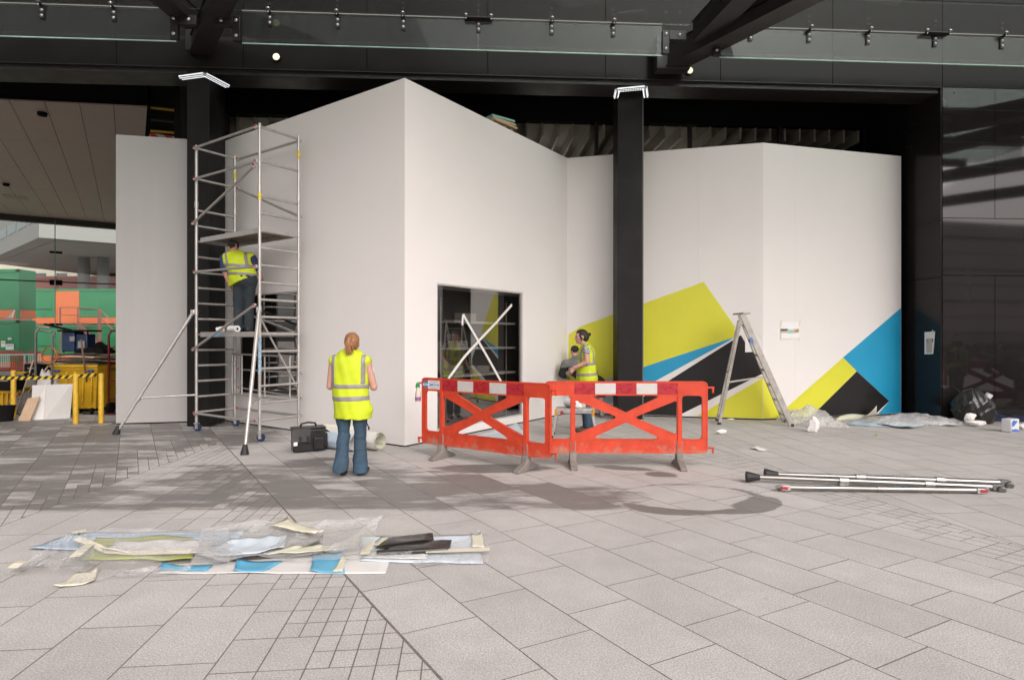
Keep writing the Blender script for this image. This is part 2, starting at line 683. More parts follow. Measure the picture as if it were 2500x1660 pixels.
N1 = (0.8387, 0.5446); C1 = 1.237               # seam between the middle and the right field of paving
N0 = (0.9997, 0.0245); C0 = -4.40 * 0.9997 + 6.7 * 0.0245
N2 = (0.972, 0.233); C2 = 3.73 * 0.972 + 5.4 * 0.233
neg = lambda n: (-n[0], -n[1])
FIELDS = [   # origin, long direction, cross direction, half-planes, seam towards which the slabs get smaller
    ((-0.664, 4.135), R(-57), R(27.3), [(neg(N1), -C1), (N2, C2)], (N2, C2)),
    ((-2.395, 3.277), R(-84.8), R(5.4), [(N1, C1), (neg(N0), -C0)], (N1, C1)),
    ((-6.38, 9.667), R(-57.3), R(22), [(N1, C1), (N0, C0)], (N0, C0)),
    ((4.285, 6.11), R(-85.5), R(5.0), [(neg(N2), -C2)], ((1, 0), 30.0)),
]
PIECES = []
for (ox, oy), da, db, planes, (sn, sc) in FIELDS:
    a = (math.cos(da), math.sin(da))
    sa = abs(math.sin(db - da))
    b = (math.cos(db), math.sin(db))
    WB, LA = 0.45 / sa, 0.64
    for j in range(-46, 47):
        rnd = random.Random(j * 31 + int(ox * 100))
        off = rnd.choice((0.0, 0.21, 0.43, 0.32))
        for i in range(-40, 41):
            u0, v0 = i * LA + off, j * WB
            cells = [(u0, v0, LA, WB, 0)]
            while cells:
                u, v, lu, lv, lev = cells.pop()
                P = [(ox + a[0] * (u + p) + b[0] * (v + q), oy + a[1] * (u + p) + b[1] * (v + q)) for p, q in ((0, 0), (lu, 0), (lu, lv), (0, lv))]
                cx, cy = sum(p[0] for p in P) / 4, sum(p[1] for p in P) / 4
                if not (0.6 < cy < 15.5 and abs(cx) < 0.95 * cy + 1.6):
                    continue
                dist = sc - (sn[0] * cx + sn[1] * cy)
                if lev < 2 and dist > -0.5 and dist < ((0.78, 0.40)[lev]):
                    for pu in (0, 0.5):
                        for pv in (0, 0.5):
                            cells.append((u + pu * lu, v + pv * lv, lu / 2, lv / 2, lev + 1))
                    continue
                for n_, c_ in planes:
                    P = clip_half(P, n_, c_)
                    if len(P) < 3:
                        break
                if len(P) < 3:
                    continue
                P = inset(P, 0.0029)
                if len(P) < 3 or abs(poly_area(P)) < 0.0012:
                    continue
                PIECES.append(P)

def seen_area(P):
    pr = []
    for x, y in P:
        y = max(y, 1.0)
        pr.append((CX + F * x / y, HY + F * CH / y))
    ar = abs(poly_area(pr))
    mx, my = sum(p[0] for p in pr) / len(pr), sum(p[1] for p in pr) / len(pr)
    cy = sum(p[1] for p in P) / len(P)
    if not (-60 < mx < 2560 and my < 1720):
        ar = 0.0
    return ar

def slab_into(mb, P, jit):
    if poly_area(P) < 0:
        P = P[::-1]
    z = jit
    Q = inset(P, 0.0007) or P
    if len(Q) != len(P):
        Q = P
    k = len(P)
    tilt = random.uniform(-1, 1) * 0.0006
    vs = [(x, y, z + tilt * (x - P[0][0])) for x, y in Q] + [(x, y, z - 0.0007 + tilt * (x - P[0][0])) for x, y in P] + [(x, y, -0.010) for x, y in P]
    mb.cur = 0
    mb.add(vs, [tuple(range(k))])
    mb.cur = 1
    fs = []
    n0 = len(mb.v) - len(vs)
    for lv in (0, 1):
        for i in range(k):
            j = (i + 1) % k
            mb.f.append([n0 + q for q in (lv * k + j, lv * k + i, (lv + 1) * k + i, (lv + 1) * k + j)])
            mb.mi.append(1)

M_bed = pm('joint_sand', (0.165, 0.14, 0.12), 0.95, var=0.3, scale=30)
PIECES.sort(key=seen_area, reverse=True)
pave = bpy.data.objects.new('pavement', None)
link(pave)
WL[pave] = Vector((0, 0, 0))
tag(pave, 'pale granite paving of slabs and small setts in fanned fields', None, None, 'structure')
rest = MB()
for i, P in enumerate(PIECES):
    jit = random.uniform(-0.0005, 0.0004)
    if i < 300 and seen_area(P) > 0:
        mb = MB()
        slab_into(mb, P, jit)
        mb.build('slab', [M_gran, M_bed], pave)
    else:
        slab_into(rest, P, jit)
_o = rest.build('sett_field', [M_gran, M_bed], pave)
_o['kind'] = 'stuff'
MB().add([(-15.5, .3, -.0020), (15.5, .3, -.0020), (15.5, 15.8, -.0020), (-15.5, 15.8, -.0020)], [(0, 1, 2, 3)]).build('joint_bed', M_bed, pave)
# ================================================================== the black building round the opening
M_blk = pm('black_gloss_panel', (0.020, 0.0175, 0.0172), 0.045, var=0.15, scale=0.8, rvar=0.004, spec=0.6)
M_facade = pm('dark_facade_glass', (0.016, 0.0143, 0.014), 0.22, var=0.25, scale=0.7, rvar=0.05, spec=0.09)
M_reveal = pm('black_reveal_panel', (0.016, 0.014, 0.0138), 0.16, var=0.2, scale=0.8, rvar=0.04, spec=0.22)
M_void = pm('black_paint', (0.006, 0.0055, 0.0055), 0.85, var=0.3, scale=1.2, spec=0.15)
M_steel_blk = pm('black_steel', (0.022, 0.019, 0.0185), 0.42, var=0.25, scale=2.5, bump=0.05, bscale=30, spec=0.4)
M_col = pm('column_cladding', (0.008, 0.0072, 0.0072), 0.5, var=0.35, scale=1.4, rvar=0.12, spec=0.2, dirt=0.10, dirtcol=(0.09, 0.08, 0.075))
M_bright = pm('bright_steel', (0.62, 0.61, 0.60), 0.28, 1.0, var=0.15, scale=20)
M_pane = glass_mat('clear_pane', (0.86, 0.87, 0.86), 1.5, 1.0, 0.0)
M_fin = glass_mat('canopy_glass', (0.76, 0.80, 0.785), 1.5, 0.7, 0.0, smear=0.05)
M_finedge = pm('glass_edge', (0.50, 0.76, 0.66), 0.2, var=0.25, scale=3, spec=0.5)

TH = math.atan(0.061)
E = Vector((math.cos(TH), math.sin(TH), 0))
NV = Vector((math.sin(TH), -math.cos(TH), 0))     # out of the facade, towards the square
O0 = Vector((0, 11.09, 0))
def FP(s, off=0.0, z=0.0):
    return O0 + E * s + NV * off + Vector((0, 0, z))
def SX(x, off=0.0):
    """distance along the facade of survey column x"""
    A = O0 + NV * off
    k = (x - CX) / F
    d = (A.x * E.y - A.y * E.x) / (k * E.y - E.x)
    return (Vector((k * d, d, 0)) - A).dot(E)
ROTF = Matrix((E, -NV, Vector((0, 0, 1)))).transposed()    # facade frame: along, inwards, up
def fbox(mb, s0, s1, o0, o1, z0, z1):
    """box in facade coordinates (o = metres out of the facade)"""
    c = FP((s0 + s1) / 2, (o0 + o1) / 2, (z0 + z1) / 2)
    return mb.box(c, (s1 - s0, abs(o1 - o0), z1 - z0), ROTF)

S_R = SX(2301)                 # right jamb of the opening
Z_H = 6.50                     # head of the opening
bld = thing('building', 'black glass-clad building with a wide portal opening over the white hoardings', 'building', (0, 12, 0))
JT = [S_R - 2.22 * k for k in range(11, 0, -1)] + [S_R]
ROWS = [(Z_H, 8.18), (8.18, 10.4), (10.4, 13.0)]
g = 0.006
for z0, z1 in ROWS:
    for a, b in zip(JT[:-1], JT[1:]):
        m = MB(); fbox(m, a + g, b - g, 0.0, -0.04 + random.uniform(-0.002, 0.002), z0 + g, z1 - g); m.build('facade_panel', M_facade, bld)
SR = [S_R + 1.08 * k for k in range(0, 7)]
for z0, z1, step in ((0.02, 2.83, 1), (2.83, 3.95, 2), (3.95, Z_H, 1), (Z_H, 8.18, 2), (8.18, 10.4, 2), (10.4, 13.0, 2)):
    for k in range(0, 6, step):
        m = MB(); fbox(m, SR[k] + g, SR[min(k + step, 6)] - g, 0.0, -0.04 + random.uniform(-0.002, 0.002), z0 + g, z1 - g); m.build('facade_panel', M_blk if z0 < 6 else M_facade, bld)
m = MB()
fbox(m, S_R - 26, S_R + 7, -0.06, -0.35, Z_H + 0.02, 13.0)            # structure behind the cladding
fbox(m, S_R + 0.05, S_R + 7, -0.06, -0.35, 0, Z_H + 0.02)
fbox(m, S_R + 0.006, S_R + 0.3, -0.36, -0.955, 0, Z_H + 0.02)
fbox(m, S_R + 0.006, S_R + 0.045, -0.06, -0.35, 0, Z_H + 0.02)
m.build('backing_wall', M_void, bld)
m = MB(); fbox(m, S_R - 26, S_R - 0.05, -0.05, -0.62, Z_H - 0.10, Z_H + 0.0); m.build('portal_beam', M_steel_blk, bld)
m = MB(); fbox(m, S_R - 26, S_R - 0.01, 0.012, -0.03, Z_H - 0.012, Z_H + 0.001); m.build('drip_edge', M_bright if False else M_steel_blk, bld)
# right reveal of the portal, three storeys of black glass
for z0, z1 in ((0.02, 2.80), (2.80, 3.91), (3.91, 6.48)):
    m = MB(); fbox(m, S_R - 0.03, S_R + 0.002, -0.012, -0.95, z0 + g, z1 - g); m.build('reveal_panel', M_reveal, bld)
m = MB(); fbox(m, S_R - 0.02, S_R + 0.3, -0.96, -7.0, 0, 7.6); m.build('inner_wall', M_void, bld)
# dark ceiling void and the bulkhead over the shop glazing
OFF_G = -2.22
SL = S_R - 26
m = MB(); fbox(m, SL, S_R, -0.4, -9.0, 7.55, 7.7); m.build('void_ceiling', M_void, bld)
S_GL = SX(549, OFF_G)
m = MB()
fbox(m, S_GL, S_R, OFF_G, OFF_G - 0.2, 6.49, 7.55)
m.build('bulkhead', M_void, bld)
# services in the void
M_serv = pm('dark_service', (0.05, 0.047, 0.045), 0.6, var=0.3)
for zz, o_ in ((7.05, -1.15), (7.12, -1.75)):
    m = MB(); m.tube([FP(S_GL - 1, o_, zz), FP(S_R - 0.4, o_, zz)], 0.018, 8); m.build('service_pipe', M_serv, bld, smooth=True)
for k in range(14):
    s_ = S_GL + 0.6 + k * 1.05
    m = MB(); m.tube([FP(s_, -1.15, 7.05), FP(s_, -1.15, 7.55)], 0.008, 6); m.build('hanger_rod', M_serv, bld)
for k in range(8):
    s_ = S_GL + 1.2 + k * 1.7
    m = MB(); m.beam(FP(s_, -0.7, 7.35), FP(s_ - 0.2, -2.1, 7.35), 0.06, 0.16); m.build('ceiling_joist', M_steel_blk, bld)
# glazed shop wall with the slatted ceiling of the hall behind it
M_batten = pm('ceiling_batten', (0.55, 0.51, 0.45), 0.7, var=0.1, scale=4)
M_soft = pm('plaster_ceiling', (0.40, 0.37, 0.33), 0.8, var=0.1, scale=2)
shop = thing('shop_hall', 'dim glazed hall with slatted timber ceiling behind the white hoardings', 'hall', FP(0, OFF_G - 1, 0))
muls = [S_GL + 0.03, SX(1457, OFF_G), SX(1686, OFF_G), SX(1906, OFF_G), SX(2117, OFF_G)]
S_GR = muls[-1]
for s_ in muls:
    m = MB(); fbox(m, s_ - 0.04, s_ + 0.04, OFF_G - 0.01, OFF_G - 0.09, 0, 6.488); m.build('mullion', M_steel_blk, shop)
for a, b in zip(muls[:-1], muls[1:]):
    m = MB(); fbox(m, a + 0.04, b - 0.04, OFF_G - 0.045, OFF_G - 0.055, 0.05, 6.48); m.build('pane', M_pane, shop)
m = MB(); fbox(m, S_GR + 0.04, S_R - 0.03, OFF_G, OFF_G - 0.1, 0, 6.49); m.build('side_panel', M_void, shop)
m = MB()
fbox(m, S_GL, S_GR + 0.6, OFF_G - 0.1, OFF_G - 6.0, 6.50, 6.58)
m.build('ceiling', M_soft, shop)
m = MB()
fbox(m, S_GL, S_GR + 0.6, OFF_G - 6.0, OFF_G - 6.2, 0, 6.5)
fbox(m, S_GL - 0.12, S_GL, OFF_G - 0.1, OFF_G - 6.0, 0, 6.5)
fbox(m, S_GR + 0.6, S_GR + 0.7, OFF_G - 0.1, OFF_G - 6.0, 0, 6.5)
m.build('hall_wall', pm('hall_wall', (0.30, 0.275, 0.25), 0.8), shop)
k = 0
s_ = S_GL + 0.2
while s_ < S_GR:
    m = MB(); fbox(m, s_ - 0.022, s_ + 0.022, OFF_G - 0.16, OFF_G - 5.2, 6.20, 6.495); m.build('batten', M_batten, shop)
    s_ += 0.356
M_tube = emit_mat('hall_lamp', (1.0, 0.93, 0.82), 13.0)
for s_ in (SX(1610, OFF_G - 1.2), SX(1330, OFF_G - 2), SX(700, OFF_G - 1)):
    m = MB(); m.tube([FP(s_ - 0.6, OFF_G - 1.3, 5.55), FP(s_ + 0.6, OFF_G - 1.3, 5.55)], 0.02, 8); m.build('hall_lamp', M_tube, shop, smooth=True)

# ------------------------------------------------------------------ black columns
def column(px0, px1, d, depth, label, z1):
    s0, s1 = (px0 - CX) / F * d, (px1 - CX) / F * d
    w = s1 - s0
    base = Vector(((s0 + s1) / 2, d, 0))
    t = thing('column', label, 'column', base)
    ex, ny = E, -NV
    c = base + ny * depth / 2
    m = MB(); m.box(c + Vector((0, 0, z1 / 2 + 0.015)), (w, depth, z1 - 0.03), ROTF); m.build('shaft', M_col, t, bevel=0.006)
    m = MB(); m.box(c + Vector((0, 0, 0.012)), (w + 0.05, depth + 0.05, 0.022), ROTF); m.build('base_plate', M_bright, t)
    return t, base, w
colL, cbL, cwL = column(457, 510, 10.62, 0.65, 'black column between the narrow grey panel and the scaffold tower', Z_H - 0.1)
colR, cbR, cwR = column(1508, 1569, 11.55, 0.40, 'black column standing in front of the lime and blue mural', Z_H - 0.1)
m = MB(); m.box(cbR + E * (cwR / 2 + 0.016) - NV * 0.06 + Vector((0, 0, 3.18)), (0.028, 0.05, 6.3), ROTF); m.build('edge_strip', pm('grey_trim', (0.10, 0.095, 0.09), 0.5), colR)

# LED frames round the column heads
M_led = emit_mat('led_white', (0.93, 0.97, 1.0), 0.95)
M_led.cycles.emission_sampling = 'NONE'
M_alu = pm('aluminium', (0.60, 0.585, 0.565), 0.38, 0.85, var=0.12, scale=14, bump=0.03, bscale=120, dirt=0.25, dirtcol=(0.30, 0.28, 0.26))
def led_frame(pts, label, loc):
    t = thing('led_light', label, 'light', loc, group='LED lights on the column heads')
    for a, b in zip(pts[:-1], pts[1:]):
        a, b = Vector(a), Vector(b)
        m = MB(); m.beam(a, b, 0.09, 0.05); m.build('housing', M_alu, t, bevel=0.006)
        d = b - a
        side = d.cross(Vector((0, 0, 1))).normalized() * 0.03
        m = MB()
        n_ = max(6, int(d.length / 0.03))
        for sgn in (-1, 1):
            for i in range(n_):
                p = a + d * ((i + 0.5) / n_) + side * sgn + Vector((0, 0, -0.027))
                m.box(p, (0.016, 0.016, 0.006))
            m.beam(a + side * sgn * 1.55 + Vector((0, 0, 0.004)), b + side * sgn * 1.55 + Vector((0, 0, 0.004)), 0.004, 0.012)
        m.build('led_strip', M_led, t)
zl = 6.24
led_frame([G(441, 190, zl), G(500, 182, zl), G(556, 211, zl)], 'white LED light bars bent round the head of the column by the scaffold', G(500, 182, zl))
zl = 6.30
led_frame([G(1504, 238, zl), G(1508, 220, zl), G(1574, 214, zl), G(1577, 236, zl)], 'white LED light frame on the head of the column before the mural', G(1540, 217, zl))

# round lamps on the fascia
M_lamp = emit_mat('warm_lamp', (1.0, 0.93, 0.62), 0.6)
for px, py, lab in ((674, 139, 'round warm lamp on the dark fascia above the scaffold side'), (1684, 172, 'round warm lamp on the dark fascia beside the forked steel arm')):
    p = ONW(px, py, O0 + NV * 0.05, O0 + NV * 0.05 + E)
    t = thing('round_lamp', lab, 'lamp', p, group='round lamps on the fascia')
    m = MB(); m.lathe(p - NV * 0.05, [(0.078, 0), (0.082, 0.03), (0.074, 0.045)], 20, NV); m.build('rim', M_steel_blk, t, smooth=True, auto=40)
    m = MB(); m.lathe(p - NV * 0.01, [(0.062, 0), (0.060, 0.008), (0.045, 0.016), (0.0, 0.02)][:3], 20, NV); m.build('lens', M_lamp, t, smooth=True, auto=60)

# ------------------------------------------------------------------ glass canopy
canopy = thing('glass_canopy', 'glass canopy of tall fins and roof panes along the black facade', 'canopy', FP(0, 1.0, 6.5))
FIN_Z0, FIN_Z1 = 6.47, 6.975
FIN_O = [0.99]
spans = {0.99: [(SL + 3, SX(430, 0.99)), (SX(592, 0.99), SX(1616, 0.99)), (SX(1757, 0.99), S_R + 6.5)],
         3.0: [(SL + 8, -4.4), (-3.4, 3.3), (4.3, S_R + 6.5)], 5.0: [(SL + 10, -4.4), (-3.4, 3.3), (4.3, S_R + 6.5)]}
for o_, sp in spans.items():
    for a, b in sp:
        m = MB(); fbox(m, a, b, o_ + 0.012, o_ - 0.012, FIN_Z0 + 0.012, FIN_Z1); m.build('fin_pane', M_fin, canopy)
        m = MB(); fbox(m, a, b, o_ + 0.0125, o_ - 0.0125, FIN_Z0, FIN_Z0 + 0.0115); m.build('fin_edge', M_finedge, canopy)
        m = MB(); fbox(m, a, b, o_ + 0.03, o_ - 0.03, FIN_Z1 + 0.022, FIN_Z1 + 0.036); m.build('seal_strip', pm('seal_grey', (0.30, 0.30, 0.29), 0.5), canopy)
JC = [SX(1168, 0.99) + 7.75 * k / 1.0 for k in (-2, -1, 0, 1, 2)]
for o0, o1 in ((0.06, 0.985), (0.995, 2.99), (3.01, 4.99), (5.01, 6.3)):
    for a, b in zip(JC[:-1], JC[1:]):
        m = MB(); fbox(m, a + 0.008, b - 0.008, o1, o0, FIN_Z1 + 0.04, FIN_Z1 + 0.056); m.build('roof_pane', M_fin, canopy)

for o_ in (3.0, 5.0, 7.0, 8.6, 10.4):  # all out of view; outer rows added to break up the mirrored sky
    m = MB(); fbox(m, SL + 8, S_R + 6.5, o_ + .09, o_ - .09, 7.08, 7.30); m.build('unseen_purlin', M_steel_blk, canopy)
M_bolt = pm('bolt_steel', (0.55, 0.53, 0.52), 0.35, 0.9, var=0.2, scale=40)
def make_bracket(double):
    """glass bolt bracket in facade axes, origin at the fin's top"""
    t = thing('canopy_bracket', 'tmp', 'bracket', (0, 0, 0))
    ly = lambda x, o, z: Vector((x, -o, z))       # local frame: x along, -y out, z up
    m = MB(); m.box(ly(0, 0.022, -0.105), (0.072, 0.02, 0.21)); m.box(ly(0, -0.022, -0.105), (0.072, 0.02, 0.21)); m.build('plate', M_steel_blk, t, local=True, bevel=0.004)
    for z in (-0.07, -0.16):
        m = MB(); m.lathe(ly(0, 0.032, z), [(0.026, 0), (0.026, 0.008), (0.018, 0.017), (0.004, 0.02)], 14, (0, -1, 0)); m.build('bolt', M_bolt, t, local=True, smooth=True, auto=50)
    hw = 0.21 if double else 0.03
    m = MB(); m.box(ly(0, 0.06, 0.0), (0.06 if not double else 0.46, 0.14, 0.02)); m.build('arm', M_steel_blk, t, local=True, bevel=0.003)
    for x in ((-hw, hw) if double else (0.0,)):
        m = MB(); m.tube([ly(x, 0.11, -0.03), ly(x, 0.11, 0.062)], 0.012, 8); m.build('pin', M_bolt, t, local=True, smooth=True, auto=50)
        m = MB(); m.lathe(ly(x, 0.11, 0.02), [(0.02, 0), (0.036, 0.008), (0.036, 0.018)], 16); m.build('disc', M_bolt, t, local=True, smooth=True, auto=50)
    return t
brk1, brk2 = make_bracket(False), make_bracket(True)
first = {False: True, True: True}
where = {105: 'outermost canopy bracket above the passage with the yellow bin', 280: 'canopy bracket next before the small forked arm over the narrow panel',
         660: 'canopy bracket next after the small forked arm over the scaffold', 825: 'second canopy bracket after the small forked arm',
         985: 'canopy bracket straight above the peak of the white prism', 1346: 'canopy bracket next after the wide one over the window wall',
         1496: 'canopy bracket above the mural column', 1830: 'canopy bracket partly behind the large forked arm',
         1973: 'canopy bracket above the right fold of the mural wall', 2117: 'canopy bracket next before the wide one over the black wall',
         2443: 'canopy bracket over the black glass wall at the frame edge',
         1168: 'wide double canopy bracket over the window wall', 2280: 'wide double canopy bracket over the portal corner'}
for px, lab in where.items():
    dbl = px in (1168, 2280)
    src = brk2 if dbl else brk1
    p = FP(SX(px, 0.99), 0.99, FIN_Z1)
    if first[dbl]:
        first[dbl] = False
        o = src
        o.location = p
        o.rotation_euler = (0, 0, TH)
        WL[o] = p
    else:
        o = dup(src, p, TH)
    o['label'] = lab
    o['group'] = 'glass bolt brackets along the canopy fin'

def end_plate(px, lab, flip):
    p = FP(SX(px, 0.99), 0.99, 0)
    t = thing('fin_end_bracket', lab, 'bracket', p + Vector((0, 0, FIN_Z0)), group='L-shaped brackets at the fin ends')
    m = MB()
    sg = -1 if flip else 1
    c = lambda x0, x1, z0, z1: fbox(m, SX(px, 0.99) + min(x0, x1), SX(px, 0.99) + max(x0, x1), 1.035, 0.945, z0, z1)
    c(-0.06, 0.06, 6.50, 6.90)
    c(sg * 0.061, sg * 0.36, 6.74, 6.90)
    m.build('plate', M_steel_blk, t, bevel=0.006)
    for x, z in ((0, 6.83), (0, 6.58), (sg * 0.24, 6.82)):
        m = MB(); m.lathe(FP(SX(px, 0.99) + x, 1.036, z), [(0.030, 0), (0.030, 0.01), (0.02, 0.02), (0.004, 0.024)], 14, NV); m.build('bolt', M_bolt, t, smooth=True, auto=50)
end_plate(427, 'bolted L bracket at the end of the fin over the narrow grey panel', False)
end_plate(579, 'bolted L bracket where the long middle fin meets the small forked arm', True)
end_plate(1624, 'bolted L bracket where the long middle fin meets the large forked arm', False)
end_plate(1748, 'bolted bracket starting the fin beyond the large forked arm', True)

# forked steel arms carrying the canopy
def arm(t, a, b, w, h, slot=False, name='arm'):
    a, b = Vector(a), Vector(b)
    m = MB(); m.beam(a, b, w, h); o = m.build(name, M_steel_blk, t, bevel=0.008)
    d = (b - a).normalized()
    sd = d.cross(Vector((0, 0, 1))).normalized()
    up = sd.cross(d).normalized()
    m = MB()          # flange plates
    for sg in (-1, 1):
        m.beam(a + up * sg * (h / 2 + 0.008), b + up * sg * (h / 2 + 0.008), w + 0.05, 0.014, up)
    m.build('flange', M_steel_blk, o)
    if slot:
        m = MB()
        for sg in (-1, 1):
            m.beam(a + d * 0.9 + sd * sg * (w / 2 + 0.002) + up * 0.03, b + sd * sg * (w / 2 + 0.002) + up * 0.03, 0.004, 0.035, up)
        m.build('slot', M_void, o)
    return o
t = thing('steel_arm', 'small forked black steel arm carrying the canopy over the scaffold side', 'steel arm', FP(SX(487), 0, 6.7), group='forked steel arms of the canopy')
arm(t, AT(487, 118, 10.75), AT(487, 118, 10.75) + (AT(568, -70, 8.9) - AT(487, 118, 10.75)) * 2.6, 0.30, 0.26)
arm(t, AT(474, 52, 10.15), AT(474, 52, 10.15) + (AT(330, -70, 8.7) - AT(474, 52, 10.15)) * 2.6, 0.27, 0.24)
m = MB(); m.beam(AT(487, 132, 10.72), AT(487, 60, 10.72), 0.36, 0.30, (0, 1, 0)); m.build('shoe', M_steel_blk, t, bevel=0.01)
t = thing('steel_arm', 'large forked black steel arm carrying the canopy by the mural', 'steel arm', FP(SX(1610), 0, 6.7), group='forked steel arms of the canopy')
arm(t, AT(1628, 150, 11.15), AT(1628, 150, 11.15) + (AT(2090, -90, 8.3) - AT(1628, 150, 11.15)) * 2.2, 0.34, 0.36, True)
arm(t, AT(1712, 82, 10.35), AT(1712, 82, 10.35) + (AT(1905, -120, 8.2) - AT(1712, 82, 10.35)) * 2.2, 0.32, 0.34, True)
m = MB(); m.beam(AT(1640, 175, 11.05), AT(1640, 95, 11.05), 0.62, 0.26, (0, 1, 0)); m.build('shoe', M_steel_blk, t, bevel=0.01)

# the next forked arm stands beyond the picture; the black glass mirrors it
t = thing('steel_arm', 'forked black steel arm beyond the portal, mirrored in the black glass', 'steel arm', FP(S_R + 4.5, 0, 6.7), group='forked steel arms of the canopy')
arm(t, FP(S_R + 4.5, .1, 6.7), FP(S_R + 1.2, 6.2, 7.3), .36, .38)
arm(t, FP(S_R + 5.4, .6, 6.75), FP(S_R + 3.0, 8.5, 7.2), .30, .32)
for k, (a, b, lab) in enumerate(((FP(S_R + 10, 3, 6.9), FP(S_R + 3.2, 12.5, 7.1), 'outer canopy beam mirrored as the upper dark slant in the black glass'), (FP(S_R + 13, 4, 6.6), FP(S_R + 4.5, 16, 6.9), 'outer canopy beam mirrored as the lower dark slant in the black glass'))):
    m = MB(); m.beam(a, b, .34, .36)
    tag(m.build('canopy_beam', M_steel_blk, None, loc=a, bevel=.01), lab, 'beam', 'outer canopy beams')
# ================================================================== white hoardings
def white_wall_mat():
    m = pm('white_laminate', (0.765, 0.735, 0.712), 0.42, var=0.014, scale=0.7, rvar=0.05, spec=0.35, dirt=0.05, dirtcol=(0.5, 0.46, 0.43), bump=0.03, bscale=5)
    return m
M_white = white_wall_mat()
M_whitein = pm('white_edge', (0.72, 0.70, 0.68), 0.5, var=0.03)
M_dark_in = pm('kiosk_interior', (0.045, 0.038, 0.034), 0.6, var=0.2)
M_gap_shade = pm('painted_gap_shade', (0.015, 0.014, 0.013), 0.8)  # near-black: shade of the gap under the walls put into the colour

WA = Vector((-5.55, 11.49, 0)); WB_ = Vector((-1.576, 8.72, 0)); WC = Vector((1.17, 12.60, 0))
WD = Vector((4.905, 11.61, 0)); WE = Vector((8.17, 12.47, 0))
W_TOP = 5.42

def wall_mesh(A, B, z0, z1, th, holes=()):
    """upright sheet A->B (front faces the viewer) with rectangular openings (u0,u1,z0,z1)"""
    A, B = Vector(A), Vector(B)
    e = (B - A); ln = e.length; e = e / ln
    n = Vector((e.y, -e.x, 0))
    if n.y > 0:
        n = -n
    us = sorted({0.0, ln, *[h[0] for h in holes], *[h[1] for h in holes]})
    zs = sorted({z0, z1, *[h[2] for h in holes], *[h[3] for h in holes]})
    solid = [[not any(h[0] - 1e-6 <= us[i] and us[i + 1] <= h[1] + 1e-6 and h[2] - 1e-6 <= zs[j] and zs[j + 1] <= h[3] + 1e-6 for h in holes)
              for j in range(len(zs) - 1)] for i in range(len(us) - 1)]
    mb = MB()
    P = lambda u, z, k: A + e * u - n * (th * k) + Vector((0, 0, z))
    ok = lambda i, j: 0 <= i < len(us) - 1 and 0 <= j < len(zs) - 1 and solid[i][j]
    for i in range(len(us) - 1):
        for j in range(len(zs) - 1):
            if not solid[i][j]:
                continue
            u0, u1, a, b = us[i], us[i + 1], zs[j], zs[j + 1]
            mb.add([P(u0, a, 0), P(u1, a, 0), P(u1, b, 0), P(u0, b, 0)], [(0, 1, 2, 3)])
            mb.add([P(u0, a, 1), P(u1, a, 1), P(u1, b, 1), P(u0, b, 1)], [(3, 2, 1, 0)])
            if not ok(i - 1, j):
                mb.add([P(u0, a, 0), P(u0, b, 0), P(u0, b, 1), P(u0, a, 1)], [(0, 1, 2, 3)])
            if not ok(i + 1, j):
                mb.add([P(u1, a, 0), P(u1, a, 1), P(u1, b, 1), P(u1, b, 0)], [(0, 1, 2, 3)])
            if not ok(i, j - 1):
                mb.add([P(u0, a, 0), P(u0, a, 1), P(u1, a, 1), P(u1, a, 0)], [(0, 1, 2, 3)])
            if not ok(i, j + 1):
                mb.add([P(u0, b, 0), P(u1, b, 0), P(u1, b, 1), P(u0, b, 1)], [(0, 1, 2, 3)])
    return mb, e, n, ln

def u_on(x, y, A, B):
    p = ONW(x, y, A, B)
    e = (Vector(B) - Vector(A)).normalized()
    return (p - Vector(A)).dot(e), p.z

# ---- the prism with the windows
prism = thing('hoarding', 'tall white wedge-shaped kiosk hoarding with a dark window in each face', 'hoarding', (WA + WB_ + WC) / 3)
uL0, zL1 = u_on(580, 721, WA, WB_)
uL1, _ = u_on(726, 702, WA, WB_)
_, zL0 = u_on(700, 971, WA, WB_)
holeL = (uL0, uL1, zL0, zL1)
mb, e1, n1, l1 = wall_mesh(WA, WB_, 0.025, W_TOP, 0.10, [holeL]); mb.build('wall_panel', M_white, prism)
uR0, zR1 = u_on(1067, 691, WB_, WC)
uR1, zR1b = u_on(1277, 715, WB_, WC)
holeR = (uR0, uR1, 0.15, (zR1 + zR1b) / 2)
# mitre the second face so that the two sheets meet on the edge
mb, e2, n2, l2 = wall_mesh(WB_, WC, 0.025, W_TOP, 0.10, [holeR]); mb.build('wall_panel', M_white, prism)
m = MB(); m.plate([WA - n1 * .1 + Vector((0, 0, 5.38)), WB_ + (Vector((0, .12, 0))) + Vector((0, 0, 5.38)), WC - n2 * .1 + Vector((0, 0, 5.38)), Vector((-1.0, 13.0, 5.38))], (0, 0, 1), 0.06); m.build('roof', M_void, prism)
m = MB()
m.beam(WA - n1 * .06 + e1 * .02 + Vector((0, 0, .0125)), WB_ - n1 * .06 - e1 * .1 + Vector((0, 0, .0125)), .08, .024)
m.beam(WB_ - n2 * .06 + e2 * .1 + Vector((0, 0, .0125)), WC - n2 * .06 - e2 * .05 + Vector((0, 0, .0125)), .08, .024)
m.build('gap_shade_strip', M_gap_shade, prism)
m = MB(); m.plate([WA + Vector((.1, .3, 0)), WC + Vector((-.1, .35, 0)), WC + Vector((-.1, .35, 5.3)), WA + Vector((.1, .3, 5.3))], (0, -1, 0), 0.03); m.build('rear_wall', M_dark_in, prism)
m = MB(); m.plate([WA + Vector((0, .15, .03)), WB_ + Vector((0, .2, .03)), WC + Vector((0, .15, .03))], (0, 0, 1), 0.01); m.build('kiosk_floor', pm('kiosk_floor', (0.10, 0.09, 0.085), 0.5), prism)

